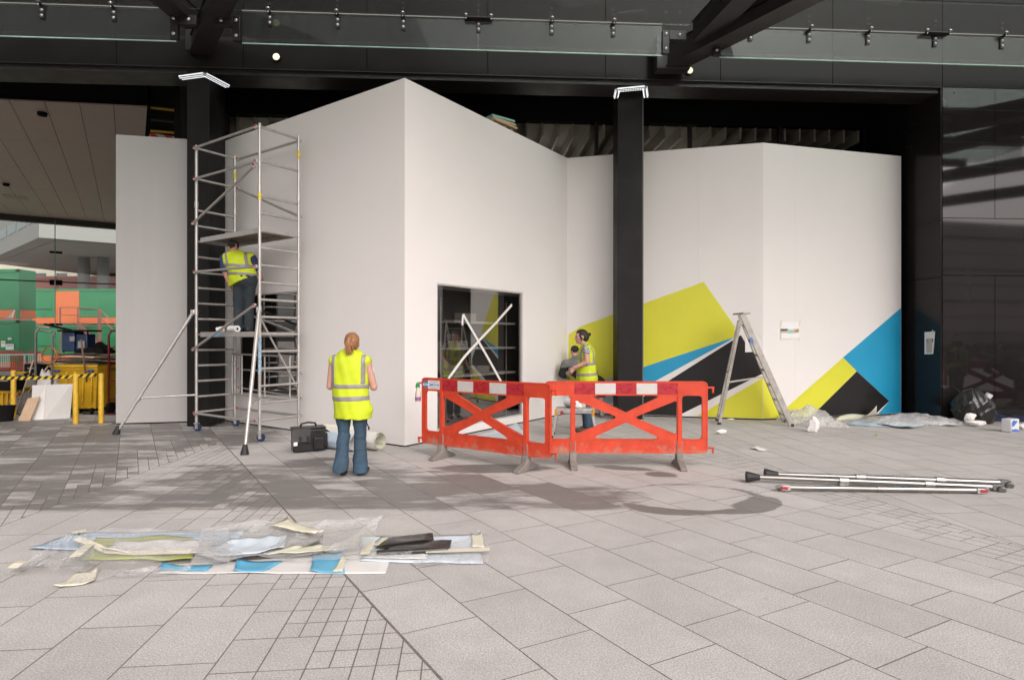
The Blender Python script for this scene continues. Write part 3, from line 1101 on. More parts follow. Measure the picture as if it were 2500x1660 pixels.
M_win = glass_mat('window_glass', (0.88, 0.88, 0.87), 1.55, 3.4, 0.09)
M_frame = pm('window_frame', (0.62, 0.60, 0.58), 0.4, 0.3, var=0.05)
def window(A, e, n, h):
    u0, u1, z0, z1 = h
    P = lambda u, z, k: A + e * u - n * k + Vector((0, 0, z))
    m = MB()
    c = lambda a, b, c_, d: m.plate([P(a, c_, .012), P(b, c_, .012), P(b, d, .012), P(a, d, .012)], n, .06)
    c(u0 + .001, u1 - .001, z0 + .001, z0 + .024); c(u0 + .001, u1 - .001, z1 - .024, z1 - .001)
    c(u0 + .001, u0 + .024, z0 + .025, z1 - .025); c(u1 - .024, u1 - .001, z0 + .025, z1 - .025)
    w = m.build('window', M_frame, prism)
    m = MB(); m.plate([P(u0 + .025, z0 + .025, .035), P(u1 - .025, z0 + .025, .035), P(u1 - .025, z1 - .025, .035), P(u0 + .025, z1 - .025, .035)], n, .008); m.build('pane', M_win, w)
    return w
window(WA, e1, n1, holeL)
winR = window(WB_, e2, n2, holeR)
# taped cross on the glass
M_tape = pm('masking_tape', (0.72, 0.70, 0.66), 0.7, var=0.06, scale=12)
def ribbon(pts, w, nrm, mat, name, parent, t=0.0012):
    pts = [Vector(p) for p in pts]
    nrm = Vector(nrm).normalized()
    L_, R_ = [], []
    for i, p in enumerate(pts):
        d = (pts[min(i + 1, len(pts) - 1)] - pts[max(i - 1, 0)]).normalized()
        s = d.cross(nrm).normalized() * w / 2
        L_.append(p + s); R_.append(p - s)
    mb = MB()
    for i in range(len(pts) - 1):
        mb.add([R_[i], R_[i + 1], L_[i + 1], L_[i], R_[i] - nrm * t, R_[i + 1] - nrm * t, L_[i + 1] - nrm * t, L_[i] - nrm * t],
               [(0, 1, 2, 3), (7, 6, 5, 4), (0, 4, 5, 1), (2, 6, 7, 3), (1, 5, 6, 2), (3, 7, 4, 0)])
    return mb.build(name, mat, parent, loc=pts[0] if parent is None else None)
tw = lambda x, y, k=-0.029: ONW(x, y, WB_, WC, k)
ribbon([tw(1250, 744), tw(1212, 787), tw(1170, 831), tw(1133, 872), tw(1097, 921), tw(1088, 938)], .047, n2, M_tape, 'tape_strip', winR)
ribbon([tw(1131, 768, -.027), tw(1160, 819, -.027), tw(1190, 871, -.027), tw(1226, 936, -.027)], .047, n2, M_tape, 'tape_strip', winR)
ribbon([tw(1131, 768, -.025), tw(1129.5, 781, -.02), tw(1129, 794, -.005)], .043, n2, M_tape, 'tape_strip', winR)

# shelves inside the kiosk, behind the right window
M_shelf = pm('white_shelf', (0.5, 0.48, 0.46), 0.45, var=0.04)
m = MB(); m.plate([WB_ - n2 * .13 + e2 * (holeR[0] - .1) + Vector((0, 0, holeR[3] - .02)), WB_ - n2 * .13 + e2 * (holeR[1] + .6) + Vector((0, 0, holeR[3] - .02)), WB_ - n2 * .7 + e2 * (holeR[1] + .6) + Vector((0, 0, holeR[3] - .02)), WB_ - n2 * .7 + e2 * (holeR[0] - .1) + Vector((0, 0, holeR[3] - .02))], (0, 0, -1), .05); m.build('inner_soffit', M_whitein, prism)
sh = thing('shelf_unit', 'white wall shelves inside the kiosk behind the taped window', 'shelves', WB_ + e2 * (holeR[0] + .3) - n2 * .9)
b0 = WB_ - n2 * 0.42
su = lambda px: (ONW(px, 800, WB_, WC, -.42) - b0).dot(e2)
for z in (0.95, 1.42, 1.88):
    a_, c_ = su(1092), su(1243)
    m = MB(); m.beam(b0 + e2 * a_ + Vector((0, 0, z)), b0 + e2 * c_ + Vector((0, 0, z)), .3, .035); m.build('shelf', M_shelf, sh)
m = MB(); m.plate([b0 - n2 * .16 + e2 * (su(1069) - .4) + Vector((0, 0, .05)), b0 - n2 * .16 + e2 * (su(1280) + .6) + Vector((0, 0, .05)), b0 - n2 * .16 + e2 * (su(1280) + .6) + Vector((0, 0, 2.6)), b0 - n2 * .16 + e2 * (su(1069) - .4) + Vector((0, 0, 2.6))], n2, .02); m.build('back_panel', pm('shelf_back', (0.055, 0.047, 0.042), 0.6), sh)
for u_ in (su(1089), su(1248)):
    m = MB(); m.beam(b0 - n2 * .12 + e2 * u_ + Vector((0, 0, .05)), b0 - n2 * .12 + e2 * u_ + Vector((0, 0, 2.3)), .02, .02); m.build('upright', M_shelf, sh)
for k, (u_, z, w_, h_) in enumerate(((.2, .97, .22, .16), (.9, .97, .34, .13), (.3, 1.44, .3, .12), (.5, 1.9, .36, .14))):
    p = b0 + e2 * (su(1090) + u_) + Vector((0, 0, z))
    m = MB(); m.box(p + Vector((0, 0, h_ / 2)), (w_, .2, h_), Matrix((e2, -n2, Vector((0, 0, 1)))).transposed())
    o = m.build('carton', pm('dull_carton', (.33, .31, .29), .6, var=.1), None, loc=p, bevel=.004)
    tag(o, ('small white carton on the lowest shelf behind the taped window', 'long white carton on the lowest shelf behind the taped window', 'white carton on the middle shelf behind the taped window', 'white carton on the top shelf behind the taped window')[k], 'box', 'cartons in the kiosk')

# ---- mural hoarding
mural = thing('hoarding', 'white folded hoarding with lime, blue and black geometric mural', 'hoarding', WD)
WCm = WC - (WD - WC).normalized() * 0.05
def split_wall(A, B, cuts, parent):
    e = (B - A).normalized(); ln = (B - A).length
    us = [0.0] + [u_on(c, 700, A, B)[0] for c in cuts] + [ln]
    for a, b in zip(us[:-1], us[1:]):
        g_ = 0.0007
        mb, *_ = wall_mesh(A + e * (a + (g_ if a else 0)), A + e * (b - (g_ if b < ln else 0)), 0.03, W_TOP, 0.09)
        mb.build('wall_panel', M_white, parent)
    mb = MB(); n_ = Vector((e.y, -e.x, 0)); n_ = -n_ if n_.y > 0 else n_
    mb.beam(A - n_ * .06 + Vector((0, 0, .015)), B - n_ * .06 + Vector((0, 0, .015)), .08, .028); mb.build('gap_shade_strip', M_gap_shade, parent)
split_wall(WCm, WD, (1705,), mural)
split_wall(WD, WE, (1942,), mural)
M_lime = pm('lime_vinyl', (0.66, 0.64, 0.045), 0.42, var=0.03, scale=1.5, spec=0.4)
M_blue = pm('blue_vinyl', (0.020, 0.31, 0.53), 0.42, var=0.04, scale=1.5, spec=0.4)
M_blackv = pm('black_vinyl', (0.012, 0.011, 0.011), 0.5, var=0.1, scale=1.5, spec=0.35)
M_palebl = pm('pale_blue_vinyl', (0.36, 0.46, 0.53), 0.5, var=0.04, scale=1.5)
def vinyl(pts, A, B, mat, off):
    n_ = Vector(((B - A).y, -(B - A).x, 0)).normalized()
    n_ = -n_ if n_.y > 0 else n_
    P = [ONW(x, y, A, B, off) for x, y in pts]
    for p in P:
        p.z = max(p.z, 0.035)
    m = MB(); m.plate(P, n_, off - 0.0004); m.build('vinyl_shape', mat, mural)
vinyl([(1388, 817), (1420, 796), (1718, 688), (1794, 797), (1793, 823), (1573, 895), (1388, 956)], WC, WD, M_lime, .0030)
vinyl([(1520, 912.5), (1573, 895.4), (1793, 823.4), (1780, 832), (1573, 945), (1520, 974)], WC, WD, M_blue, .0028)
vinyl([(1388, 956.5), (1519, 913), (1519, 974), (1430, 1003), (1388, 1006)], WC, WD, M_palebl, .0026)
vinyl([(1809, 818), (1818, 834), (1862, 892), (1862, 912), (1655, 1020), (1530, 1022), (1530, 994)], WC, WD, M_blackv, .0032)
vinyl([(1700, 1023), (1728, 1001), (1862, 922), (1862, 1026)], WC, WD, M_lime, .0030)
vinyl([(1863.2, 921), (1869, 921), (1912, 1023), (1863.2, 1026)], WD, WE, M_lime, .0030)
vinyl([(1913, 1001), (2058, 873), (2091.5, 906), (1985, 1012), (1974, 1022), (1913, 1024)], WD, WE, M_lime, .0030)
vinyl([(1985.5, 1012), (2092, 906.4), (2171, 979), (2138, 1012), (2130, 1018), (1975, 1022)], WD, WE, M_blackv, .0032)
vinyl([(2058.4, 872.6), (2199.6, 752), (2199.6, 1012), (2144, 1014), (2171.6, 979), (2092.3, 906)], WD, WE, M_blue, .0028)

# ---- narrow panel left of the column
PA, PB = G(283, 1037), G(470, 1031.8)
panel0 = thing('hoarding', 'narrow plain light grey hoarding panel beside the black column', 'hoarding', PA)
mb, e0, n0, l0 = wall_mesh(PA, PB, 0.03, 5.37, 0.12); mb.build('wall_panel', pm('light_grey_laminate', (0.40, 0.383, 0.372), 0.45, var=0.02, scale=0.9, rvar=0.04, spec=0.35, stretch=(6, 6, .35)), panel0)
m = MB(); m.beam(PA - n0 * .07 + Vector((0, 0, .015)), PB - n0 * .07 + Vector((0, 0, .015)), .08, .028); m.build('gap_shade_strip', M_gap_shade, panel0)

# papers taped to the walls
M_paper = pm('paper', (0.80, 0.79, 0.79), 0.7, var=0.03, scale=8)
M_yellowtape = pm('cream_tape', (0.74, 0.68, 0.52), 0.7, var=0.05, scale=10)
M_print = [pm('print_peach', (0.62, 0.45, 0.30), .7), pm('print_mint', (0.35, 0.62, 0.50), .7), pm('print_dark', (0.08, 0.07, 0.07), .7), pm('print_tan', (0.5, 0.44, 0.36), .7)]
def wall_paper(corners, A, B, label, prints, tapes, off=.006):
    n_ = Vector(((B - A).y, -(B - A).x, 0)).normalized()
    n_ = -n_ if n_.y > 0 else n_
    P = [ONW(x, y, A, B, off + (.004 if i == 2 else 0)) for i, (x, y) in enumerate(corners)]
    t = thing('paper_sheet', label, 'paper', P[0])
    # gently curled sheet
    mb = MB(); nx, ny = 6, 6
    vs = []
    for j in range(ny + 1):
        for i in range(nx + 1):
            s, q = i / nx, j / ny
            p = (P[0] * (1 - s) + P[1] * s) * (1 - q) + (P[3] * (1 - s) + P[2] * s) * q
            vs.append(p + n_ * (0.012 * q * q * (0.5 + 0.5 * math.sin(s * 5 + 1))))
    mb.add(vs, [(j * (nx + 1) + i, j * (nx + 1) + i + 1, (j + 1) * (nx + 1) + i + 1, (j + 1) * (nx + 1) + i) for j in range(ny) for i in range(nx)])
    mb.build('sheet', M_paper, t, smooth=True)
    for pts, k in prints:
        Q = [ONW(x, y, A, B, off + .011) for x, y in pts]
        m = MB(); m.plate(Q, n_, .0008); m.build('print', M_print[k], t)
    for (x0, y0, x1, y1) in tapes:
        ribbon([ONW(x0, y0, A, B, off + .003), ONW(x1, y1, A, B, off + .003)], .03, n_, M_yellowtape, 'tape', t)
    return t
wall_paper([(1906, 786), (1951, 787), (1951, 826), (1907, 827)], WD, WE, 'white printed sheet taped on the fold of the mural wall', 
           [([(1907, 803), (1924, 803), (1924, 808), (1907, 808)], 2), ([(1907, 808), (1921, 808), (1921, 813), (1907, 813)], 0), ([(1921.5, 805), (1938, 804), (1934, 813), (1921.5, 813)], 1),
            ([(1938.5, 803), (1950.5, 802), (1950.5, 812), (1935, 813)], 0), ([(1941, 808), (1950, 805), (1950, 808), (1942, 811)], 2)],
           [(1909, 783, 1907, 795), (1954, 781, 1952, 795), (1908, 818, 1906, 829), (1950, 820, 1952, 832)])
wall_paper([(1819, 820), (1857, 822), (1860, 858), (1819, 860)], WC, WD, 'white printed sheet behind the stepladder on the black vinyl',
           [([(1834, 838), (1846, 838), (1846, 851), (1834, 851)], 0), ([(1834, 851.5), (1850, 851.5), (1850, 861), (1838, 861)], 1)], [(1830, 817, 1830, 825), (1855, 818, 1857, 828)])
_ra, _rb = FP(S_R - .03, -.95), FP(S_R - .03, -.012)
wall_paper([(2257, 811), (2283, 809), (2279, 864), (2258, 865)], _ra, _rb, 'tapering white note stuck on the black reveal wall',
           [([(2261, 827), (2276, 826), (2275, 861), (2262, 862)], 3), ([(2263, 829), (2265, 829), (2265, 836), (2263, 836)], 2), ([(2275, 827), (2278, 827), (2278, 835), (2276, 835)], 2)], [(2276, 806, 2278, 814)], off=.012)

# boards left lying on the kiosk roof
M_ply = pm('plywood', (0.44, 0.32, 0.20), 0.7, var=0.2, scale=3, stretch=(1, 12, 1))
M_green = pm('green_board', (0.20, 0.42, 0.36), 0.6, var=0.2, scale=5)
for k, (dz, mat, w_, lab) in enumerate(((0.03, M_ply, .62, 'lowest plywood board in the pile on the kiosk roof'), (0.075, M_ply, .55, 'middle plywood board in the pile on the kiosk roof'),
                                        (0.13, M_green, .5, 'green-topped board on top of the pile on the kiosk roof'))):
    c = WB_ + e2 * 2.62 - n2 * (.22) + Vector((0, 0, 5.415 + dz + .08))
    m = MB(); m.box(c, (.62 - .05 * k, w_ * .6, .035), Matrix.Rotation(R(50 - 6 * k), 3, 'Z'))
    tag(m.build('board', mat, None, loc=c), lab, 'board', 'boards on the kiosk roof')
c = WB_ + e2 * 2.62 - n2 * .22 + Vector((0, 0, 5.43))
m = MB()
for sx in (-.35, 0, .35):
    m.box(c + Vector((sx * .36, sx * .43, 0.015)), (.07, .28, .085), Matrix.Rotation(R(50), 3, 'Z'))
tag(m.build('timber_bearers', M_ply, None, loc=c), 'timber bearers under the boards on the kiosk roof', 'timber')
# ================================================================== the passage at the left and what lies beyond it
def stripe_mat(name, ca, cb, period, direction, rough=0.5):
    m = bpy.data.materials.new(name)
    N, L = nodes_of(m)
    b = N['Principled BSDF']
    tc = N.new('ShaderNodeTexCoord')
    dt = N.new('ShaderNodeVectorMath'); dt.operation = 'DOT_PRODUCT'
    dt.inputs[1].default_value = Vector(direction) / period
    L.new(tc.outputs['Object'], dt.inputs[0])
    fr = N.new('ShaderNodeMath'); fr.operation = 'FRACT'
    L.new(dt.outputs['Value'], fr.inputs[0])
    gt = N.new('ShaderNodeMath'); gt.operation = 'GREATER_THAN'; gt.inputs[1].default_value = 0.5
    L.new(fr.outputs[0], gt.inputs[0])
    mx = N.new('ShaderNodeMix'); mx.data_type = 'RGBA'
    mx.inputs[6].default_value = (*ca, 1); mx.inputs[7].default_value = (*cb, 1)
    L.new(gt.outputs[0], mx.inputs[0])
    L.new(mx.outputs[2], b.inputs['Base Color'])
    b.inputs['Roughness'].default_value = rough
    MATS[name] = m
    return m

# soffit over the passage
M_soffit = pm('soffit_panel', (0.40, 0.325, 0.285), 0.5, var=0.08, scale=1.5, rvar=0.05)
soff = thing('soffit', 'brown-grey panelled soffit over the passage at the edge of the building', 'soffit', (-13, 18, 6.76))
V_ = Vector((-0.541, 0.841, 0)).normalized(); U_ = Vector((V_.y, -V_.x, 0))
S0 = G(360, 262, 6.76)
ZS = 6.76
lead = (G(360, 262, ZS) - G(0, 245, ZS)).normalized()
WS = 0.70 / abs(U_.dot(lead)) if True else .7
FA = Vector((-19.6, 25.7, 0)); FD = Vector((0.842, 0.539, 0))
def far_hit(p):      # run along V_ from p to the glass wall
    n_ = Vector((FD.y, -FD.x, 0))
    return p + V_ * ((FA - p).dot(n_) / V_.dot(n_))
for k in range(16):
    a = S0 - lead * (k * 0.70); b = S0 - lead * ((k + 1) * 0.70)
    fa, fb = far_hit(Vector((a.x, a.y, ZS))), far_hit(Vector((b.x, b.y, ZS)))
    for q in range(5):
        t0, t1 = q / 5 + (0.0003), (q + 1) / 5 - 0.0003
        gx = lead * 0.006
        P = [a.lerp(fa, t0) - gx, a.lerp(fa, t1) - gx, b.lerp(fb, t1) + gx, b.lerp(fb, t0) + gx]
        m = MB(); m.plate([Vector((p.x, p.y, ZS)) for p in P], (0, 0, -1), .03); m.build('soffit_panel', M_soffit, soff)
e_ = S0 - lead * 11.2
m = MB(); m.plate([S0 + Vector((.0, 0, .05)), S0 + Vector((0, 0, 1.0)), e_ + Vector((0, 0, 1.0)), e_ + Vector((0, 0, .05))], (0, -1, 0), .1); m.build('leading_edge', M_void, soff)
m = MB(); fa, fb = far_hit(Vector((S0.x, S0.y, ZS))), far_hit(Vector((e_.x, e_.y, ZS)))
m.plate([S0 + Vector((0, 0, .06)), e_ + Vector((0, 0, .06)), fb + Vector((0, 0, .06)), fa + Vector((0, 0, .06))], (0, 0, -1), .05); m.build('deck', M_void, soff)
m = MB(); m.beam(fa + FD * 4 + Vector((0, 0, -.12)), fb + Vector((0, 0, -.12)), .3, .26); m.build('edge_channel', M_steel_blk, soff)
for px, py in ((103, 276), (15, 449)):
    p = G(px, py, ZS - .01)
    m = MB(); m.lathe(p, [(.02, -.09), (.09, -.07), (.10, 0)], 14); m.build('downlight', M_void, soff, smooth=True, auto=40)
p = G(38, 482, ZS - .004)
m = MB(); m.box(p, (.7, .7, .006), Matrix.Rotation(R(32), 3, 'Z')); m.build('access_hatch', pm('hatch', (0.30, 0.25, 0.22), .5), soff)

# dark inner side of the passage, between soffit and column
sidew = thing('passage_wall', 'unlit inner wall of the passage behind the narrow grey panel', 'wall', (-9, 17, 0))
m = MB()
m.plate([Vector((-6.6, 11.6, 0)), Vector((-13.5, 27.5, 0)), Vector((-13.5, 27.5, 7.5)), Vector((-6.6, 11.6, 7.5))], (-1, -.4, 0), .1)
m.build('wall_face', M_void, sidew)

# scaffold stored high up between the soffit and the column
M_yel = pm('yellow_paint', (0.60, 0.36, 0.02), 0.5, var=0.15, scale=8, dirt=0.3, dirtcol=(0.15, 0.12, 0.09))
for k, (y0, y1, d, mat, lab) in enumerate(((263, 275, 13.6, M_yel, 'yellow guard tube, topmost in the dark gap beside the soffit'),
                                            (292, 303, 13.7, M_steel_blk, 'dark steel tube below the topmost yellow guard tube in the gap'),
                                            (320, 328, 13.7, M_yel, 'lower yellow guard tube in the dark gap beside the soffit'))):
    a, b = AT(368, y0, d), AT(470, y1, d + .2)
    m = MB(); m.tube([a, b], .03, 8)
    tag(m.build('guard_tube', mat, None, loc=a, smooth=True, auto=60), lab, 'tube', 'tubes in the dark gap')
a, b = AT(365, 330, 13.3), AT(470, 345, 13.5)
m = MB(); m.beam(a, b, .02, .09)
tag(m.build('warning_board', stripe_mat('red_white_stripe', (0.5, .05, .05), (.6, .58, .56), .3, (1, 0, 1)), None, loc=a), 'red and white striped warning board low in the dark gap', 'board')

# glass end wall of the passage
M_passglass = glass_mat('passage_glass', (0.88, 0.93, 0.91), 1.5, 0.55, 0.0)
M_gedge = pm('green_glass_edge', (0.10, 0.30, 0.22), 0.2, var=0.2)
gw = thing('glass_wall', 'frameless glass end wall of the passage with green edges', 'glass wall', FA)
def fw(s, z, off=0.0):
    return FA + FD * s + Vector((FD.y, -FD.x, 0)) * off + Vector((0, 0, z))
def fws(px):
    k = (px - CX) / F
    d = (FA.x * FD.y - FA.y * FD.x) / (k * FD.y - FD.x)
    return (Vector((k * d, d, 0)) - FA).dot(FD)
s_fin = fws(137)
rails = [s_fin - 7.6, s_fin - 3.8, s_fin, s_fin + 3.8, s_fin + 7.6]
gn = Vector((FD.y, -FD.x, 0))
for a, b in zip(rails[:-1], rails[1:]):
    for z0, z1 in ((.06, 4.0), (4.06, 6.6)):
        m = MB(); m.plate([fw(a + .01, z0), fw(b - .01, z0), fw(b - .01, z1), fw(a + .01, z1)], gn, .015); m.build('pane', M_passglass, gw)
for s_ in rails:
    m = MB(); m.plate([fw(s_, .05, .02), fw(s_, 6.6, .02), fw(s_, 6.6, .42), fw(s_, .05, .42)], FD, .02); m.build('glass_fin', M_passglass, gw)
    m = MB(); m.beam(fw(s_, .05, .43), fw(s_, 6.6, .43), .03, .022, gn); m.build('fin_edge', M_gedge, gw)
    for z in (2.2, 4.0, 5.3):
        m = MB(); m.beam(fw(s_ - .22, z, .05), fw(s_ + .22, z, .05), .05, .09 if z != 4.0 else .22); m.build('patch_fitting', M_void, gw)
m = MB(); m.beam(fw(rails[0], 4.03, .0), fw(rails[-1], 4.03, .0), .05, .055); m.build('transom', M_steel_blk, gw)

# ---- site cabins outside
M_cgreen = pm('cabin_green', (0.03, 0.22, 0.095), 0.5, var=0.15, scale=1.5)
M_corange = pm('cabin_orange', (0.72, 0.17, 0.06), 0.5, var=0.1, scale=1.5)
M_cdark = pm('cabin_seam', (0.02, 0.09, 0.05), 0.6)
M_signw = pm('sign_white', (0.75, 0.74, 0.73), 0.5, var=0.05)
def cabin(x0, x1, d, z0, z1, label, door=None, stripe=.45, depth=3.0, ang=0.0):
    c = Vector(((x0 + x1) / 2, d, z0))
    t = thing('site_cabin', label, 'cabin', c, group='stacked green site cabins')
    w = x1 - x0
    h = z1 - z0
    m = MB(); m.box(c + Vector((0, depth / 2, h / 2 + stripe / 2)), (w, depth, h - stripe)); m.build('body', M_cgreen, t, bevel=.02)
    m = MB(); m.box(c + Vector((0, depth / 2, stripe / 2 + .02)), (w - .01, depth, stripe - .045)); m.build('base_band', M_corange, t)
    for sx in (-1, 1):
        m = MB(); m.box(c + Vector((sx * (w / 2 - .08), -.02, h / 2)), (.16, .05, h)); m.build('corner_post', M_cgreen, t)
    m = MB(); m.box(c + Vector((0, -.02, h - .08)), (w, .05, .15)); m.build('top_rail', M_cgreen, t)
    n_ = max(2, int(w / 1.6))
    for k in range(n_):
        xx = -w / 2 + (k + .5) * w / n_
        if k % 2 == 0:
            m = MB(); m.box(c + Vector((xx, -.012, h * .62)), (w / n_ * .8, .02, .9)); o = m.build('shutter', M_cgreen, t)
            m = MB(); m.box(c + Vector((xx, -.03, h * .62 - .46)), (w / n_ * .82, .03, .03)); m.build('shutter_sill', M_cdark, o)
    if door is not None:
        m = MB(); m.box(c + Vector((door, -.022, h / 2)), (1.6 if w > 8 else .95, .03, h - .1)); m.build('door', M_corange, t)
    return t
cabin(-34, -24.2, 29.2, 2.55, 5.0, 'upper green cabin nearest the glass wall with a striped logo', depth=1.0)
cabin(-34, -24.2, 29.2, 0, 2.5, 'lower green cabin nearest the glass wall', depth=1.0)
cabin(-32.6, -24.5, 40.2, 2.55, 4.95, 'upper far green cabin with an orange door at the stair head', door=-1.53)
cabin(-24.3, -16.0, 40.2, 2.55, 4.95, 'upper far green cabin right of the orange door')
cabin(-32.6, -24.5, 40.2, 0, 2.5, 'lower far green cabin below the orange door')
cabin(-24.3, -16.0, 40.2, 0, 2.5, 'lower far green cabin behind the stair')
# striped logo plate on the near cabin
a = AT(22, 770, 29.16)
t = thing('logo_plate', 'white striped triangle emblem on the orange band of the near cabin', 'emblem', a)
for k in range(4):
    m = MB(); x0 = k * .115
    m.plate([a + Vector((-.23 + x0, 0, -.14)), a + Vector((-.16 + x0, 0, -.14)), a + Vector((-.03 + x0 * .6 + .12, 0, -.09 + .11 * k)), a + Vector((-.10 + x0 * .6 + .12, 0, -.06 + .11 * k))], (0, -1, 0), .01); m.build('stripe', M_signw, t)
# signs on the lower cabin
for k, (px, py, w_, h_, lab) in enumerate(((24, 847, .40, .28, 'wide white notice on the lower green cabin'), (8, 840, .20, .3, 'red and white notice on the lower green cabin'), (24, 827, .18, .1, 'small white label above the notices on the green cabin'))):
    p = AT(px, py, 29.15)
    t = thing('notice', lab, 'sign', p)
    m = MB(); m.box(p, (w_, .02, h_)); m.build('plate', M_signw, t)
    m = MB(); m.box(p + Vector((0, -.012, h_ * .2)), (w_ * .7, .004, h_ * .15)); m.build('print', M_corange if k == 1 else pm('ink_grey', (.3, .3, .3), .6), t)
# outside stair and handrails
M_rail = pm('galvanised_red', (0.30, 0.13, 0.11), 0.5, 0.3, var=0.2)
st = thing('outside_stair', 'steel stair with handrails climbing to the orange cabin door', 'stair', (-25, 38.5, 0))
top0, top1 = AT(147, 790, 38.6), AT(190, 790, 38.6)
m = MB(); m.beam(top0 + Vector((0, .6, 0)), top1 + Vector((0, .6, 0)), 1.2, .08); m.build('landing', M_rail, st)
for dz in (.55, 1.05):
    m = MB(); m.tube([top0 + Vector((0, 0, dz)), top1 + Vector((0, 0, dz)), AT(245, 795, 38.6) + Vector((0, 0, dz)), AT(300, 850, 38.6) + Vector((0, 0, dz))], .03, 6); m.build('handrail', M_rail, st)
m = MB(); m.beam(top1, AT(310, 905, 38.6), .06, .25); m.build('stringer', M_rail, st)
for k in range(9):
    p = top1.lerp(AT(310, 905, 38.6), (k + .5) / 9)
    m = MB(); m.box(p + Vector((0, .5, .02)), (.28, .9, .03)); m.build('tread', M_rail, st)
for px in (147, 190, 243):
    a = AT(px, 790 if px < 240 else 795, 38.6)
    m = MB(); m.tube([Vector((a.x, a.y, 0)), a + Vector((0, 0, 1.05))], .05 if px != 243 else .12, 6); m.build('post', M_rail, st)
# red and white site barriers in front of the cabins
M_redp = pm('site_red', (0.55, 0.06, 0.05), 0.5, var=0.2)
for k, (px, lab) in enumerate(((8, 'red and white mesh barrier outside, first from the frame edge'), (42, 'red and white mesh barrier outside, second from the frame edge'), (85, 'red and white mesh barrier outside, third from the frame edge'), (250, 'red and white mesh barrier outside behind the stair foot'))):
    d = 27.5
    p = Vector(((px - CX) / F * d, d, 0))
    t = thing('mesh_barrier', lab, 'barrier', p, group='mesh barriers outside the passage')
    m = MB(); m.box(p + Vector((0, 0, .95)), (.62, .03, .12)); m.box(p + Vector((0, 0, .2)), (.62, .03, .12)); m.build('rail', M_redp, t)
    m = MB()
    for q in range(7):
        m.box(p + Vector((-.27 + q * .09, 0, .575)), (.035, .02, .63))
    m.build('bars', M_redp if k % 2 else M_signw, t)
m = MB(); p = AT(60, 868, 27.0)
m.tube([AT(-20, 867, 27), AT(100, 865, 27)], .035, 6); m.tube([Vector((p.x, 27, 0)), p], .035, 6); m.tube([Vector((p.x - 1.4, 27, 0)), p + Vector((-1.4, 0, 0))], .035, 6)
tag(m.build('site_handrail', M_signw, None, loc=(p.x, 27, 0)), 'pale tubular handrail in front of the lower cabin', 'handrail')
M_pallet = pm('pale_timber', (0.42, 0.32, 0.21), 0.75, var=0.2, scale=4, stretch=(1, 1, 8))
for k in range(4):
    p = AT(253, 912 - 14 * k, 26.0)
    m = MB(); m.box(p, (.9, .9, .16)); m.box(p + Vector((0, 0, -.11)), (.8, .8, .05))
    tag(m.build('timber_pack', M_pallet, None, loc=p, bevel=.01), ('lowest timber pack in the stack behind the tool trolley', 'second timber pack from the bottom behind the tool trolley', 'third timber pack from the bottom behind the tool trolley', 'topmost timber pack in the stack behind the tool trolley')[k], 'timber', 'timber packs outside')

# ---- far buildings
M_over = pm('overhang_cladding', (0.33, 0.315, 0.31), 0.6, var=0.04, scale=.3)
M_overb = pm('overhang_band', (0.22, 0.21, 0.21), 0.5, var=0.08, scale=.3)
M_cream = pm('cream_stone', (0.62, 0.56, 0.46), 0.8, var=0.08, scale=.4)
M_wing = pm('far_window', (0.12, 0.14, 0.15), 0.15, var=0.3, scale=.3)
oc = AT(95, 580, 45.0); ol = G(-40, 628, oc.z) if False else AT(-40, 640, 59.6); orr = AT(330, 599, 48.6)
ZO = oc.z
ol.z = ZO; orr.z = ZO
ob = thing('far_building', 'grey building with a sharp overhanging corner above the cabins', 'building', (oc.x, oc.y, 0))
bk = [ol + Vector((6, 30, 0)), orr + Vector((14, 22, 0))]
out = [oc, orr, bk[1], bk[0], ol]
m = MB(); m.plate([p + Vector((0, 0, 22)) for p in out], (0, 0, 1), 22); m.build('overhang', M_over, ob)
for z0, z1 in ((1.35, 2.2), (5.0, 6.6), (9.5, 11)):
    for a, b, nn in ((oc, orr, 14), (ol, oc, 6)):
        e_ = (b - a)
        n_ = Vector((e_.y, -e_.x, 0)).normalized(); n_ = -n_ if n_.y > 0 else n_
        for q in range(nn):
            s0, s1 = (q + .08) / nn, (q + .92) / nn
            P = [a + e_ * s0, a + e_ * s1, a + e_ * s1, a + e_ * s0]
            m = MB(); m.plate([p + n_ * .03 + Vector((0, 0, z)) for p, z in zip(P, (z0, z0, z1, z1))], n_, .05); m.build('window', M_wing, ob)
m = MB(); m.plate([oc + Vector((0, 0, .02)) + Vector((.6, 1.0, -.05)), orr + Vector((0, .6, -.03)), bk[1] + Vector((0, 0, -.03)), bk[0] + Vector((0, 0, -.03)), ol + Vector((.3, .8, -.03))], (0, 0, -1), .02); m.build('underside', M_over, ob)
for px in (205, 252):
    p = AT(px, 700, 56)
    m = MB(); m.cyl((p.x, p.y, 0), (p.x, p.y, ZO - .04), .5, n=16); m.build('pillar', M_overb, ob, smooth=True, auto=40)
def far_block(x0, x1, d, z1, mat, label, rows, cols, wz, depth=12):
    c = Vector(((x0 + x1) / 2, d, 0))
    t = thing('far_building', label, 'building', c)
    m = MB(); m.box(c + Vector((0, depth / 2, z1 / 2)), (x1 - x0, depth, z1)); m.build('wall', mat, t)
    w = (x1 - x0) / cols
    h = (z1 - 1.0) / rows
    for r_ in range(rows):
        for q in range(cols):
            p = Vector((x0 + (q + .5) * w, d - .03, .6 + (r_ + .5) * h))
            m = MB(); m.box(p, (w * wz, .1, h * .55)); m.build('window', M_wing, t)
    m = MB(); m.box(c + Vector((0, depth / 2, z1 + .15)), (x1 - x0 + .5, depth + .5, .3)); m.build('cornice', mat, t)
    return t
far_block(-90, -62, 88, 24, M_cream, 'cream stone building far behind the overhanging corner', 6, 9, .5)
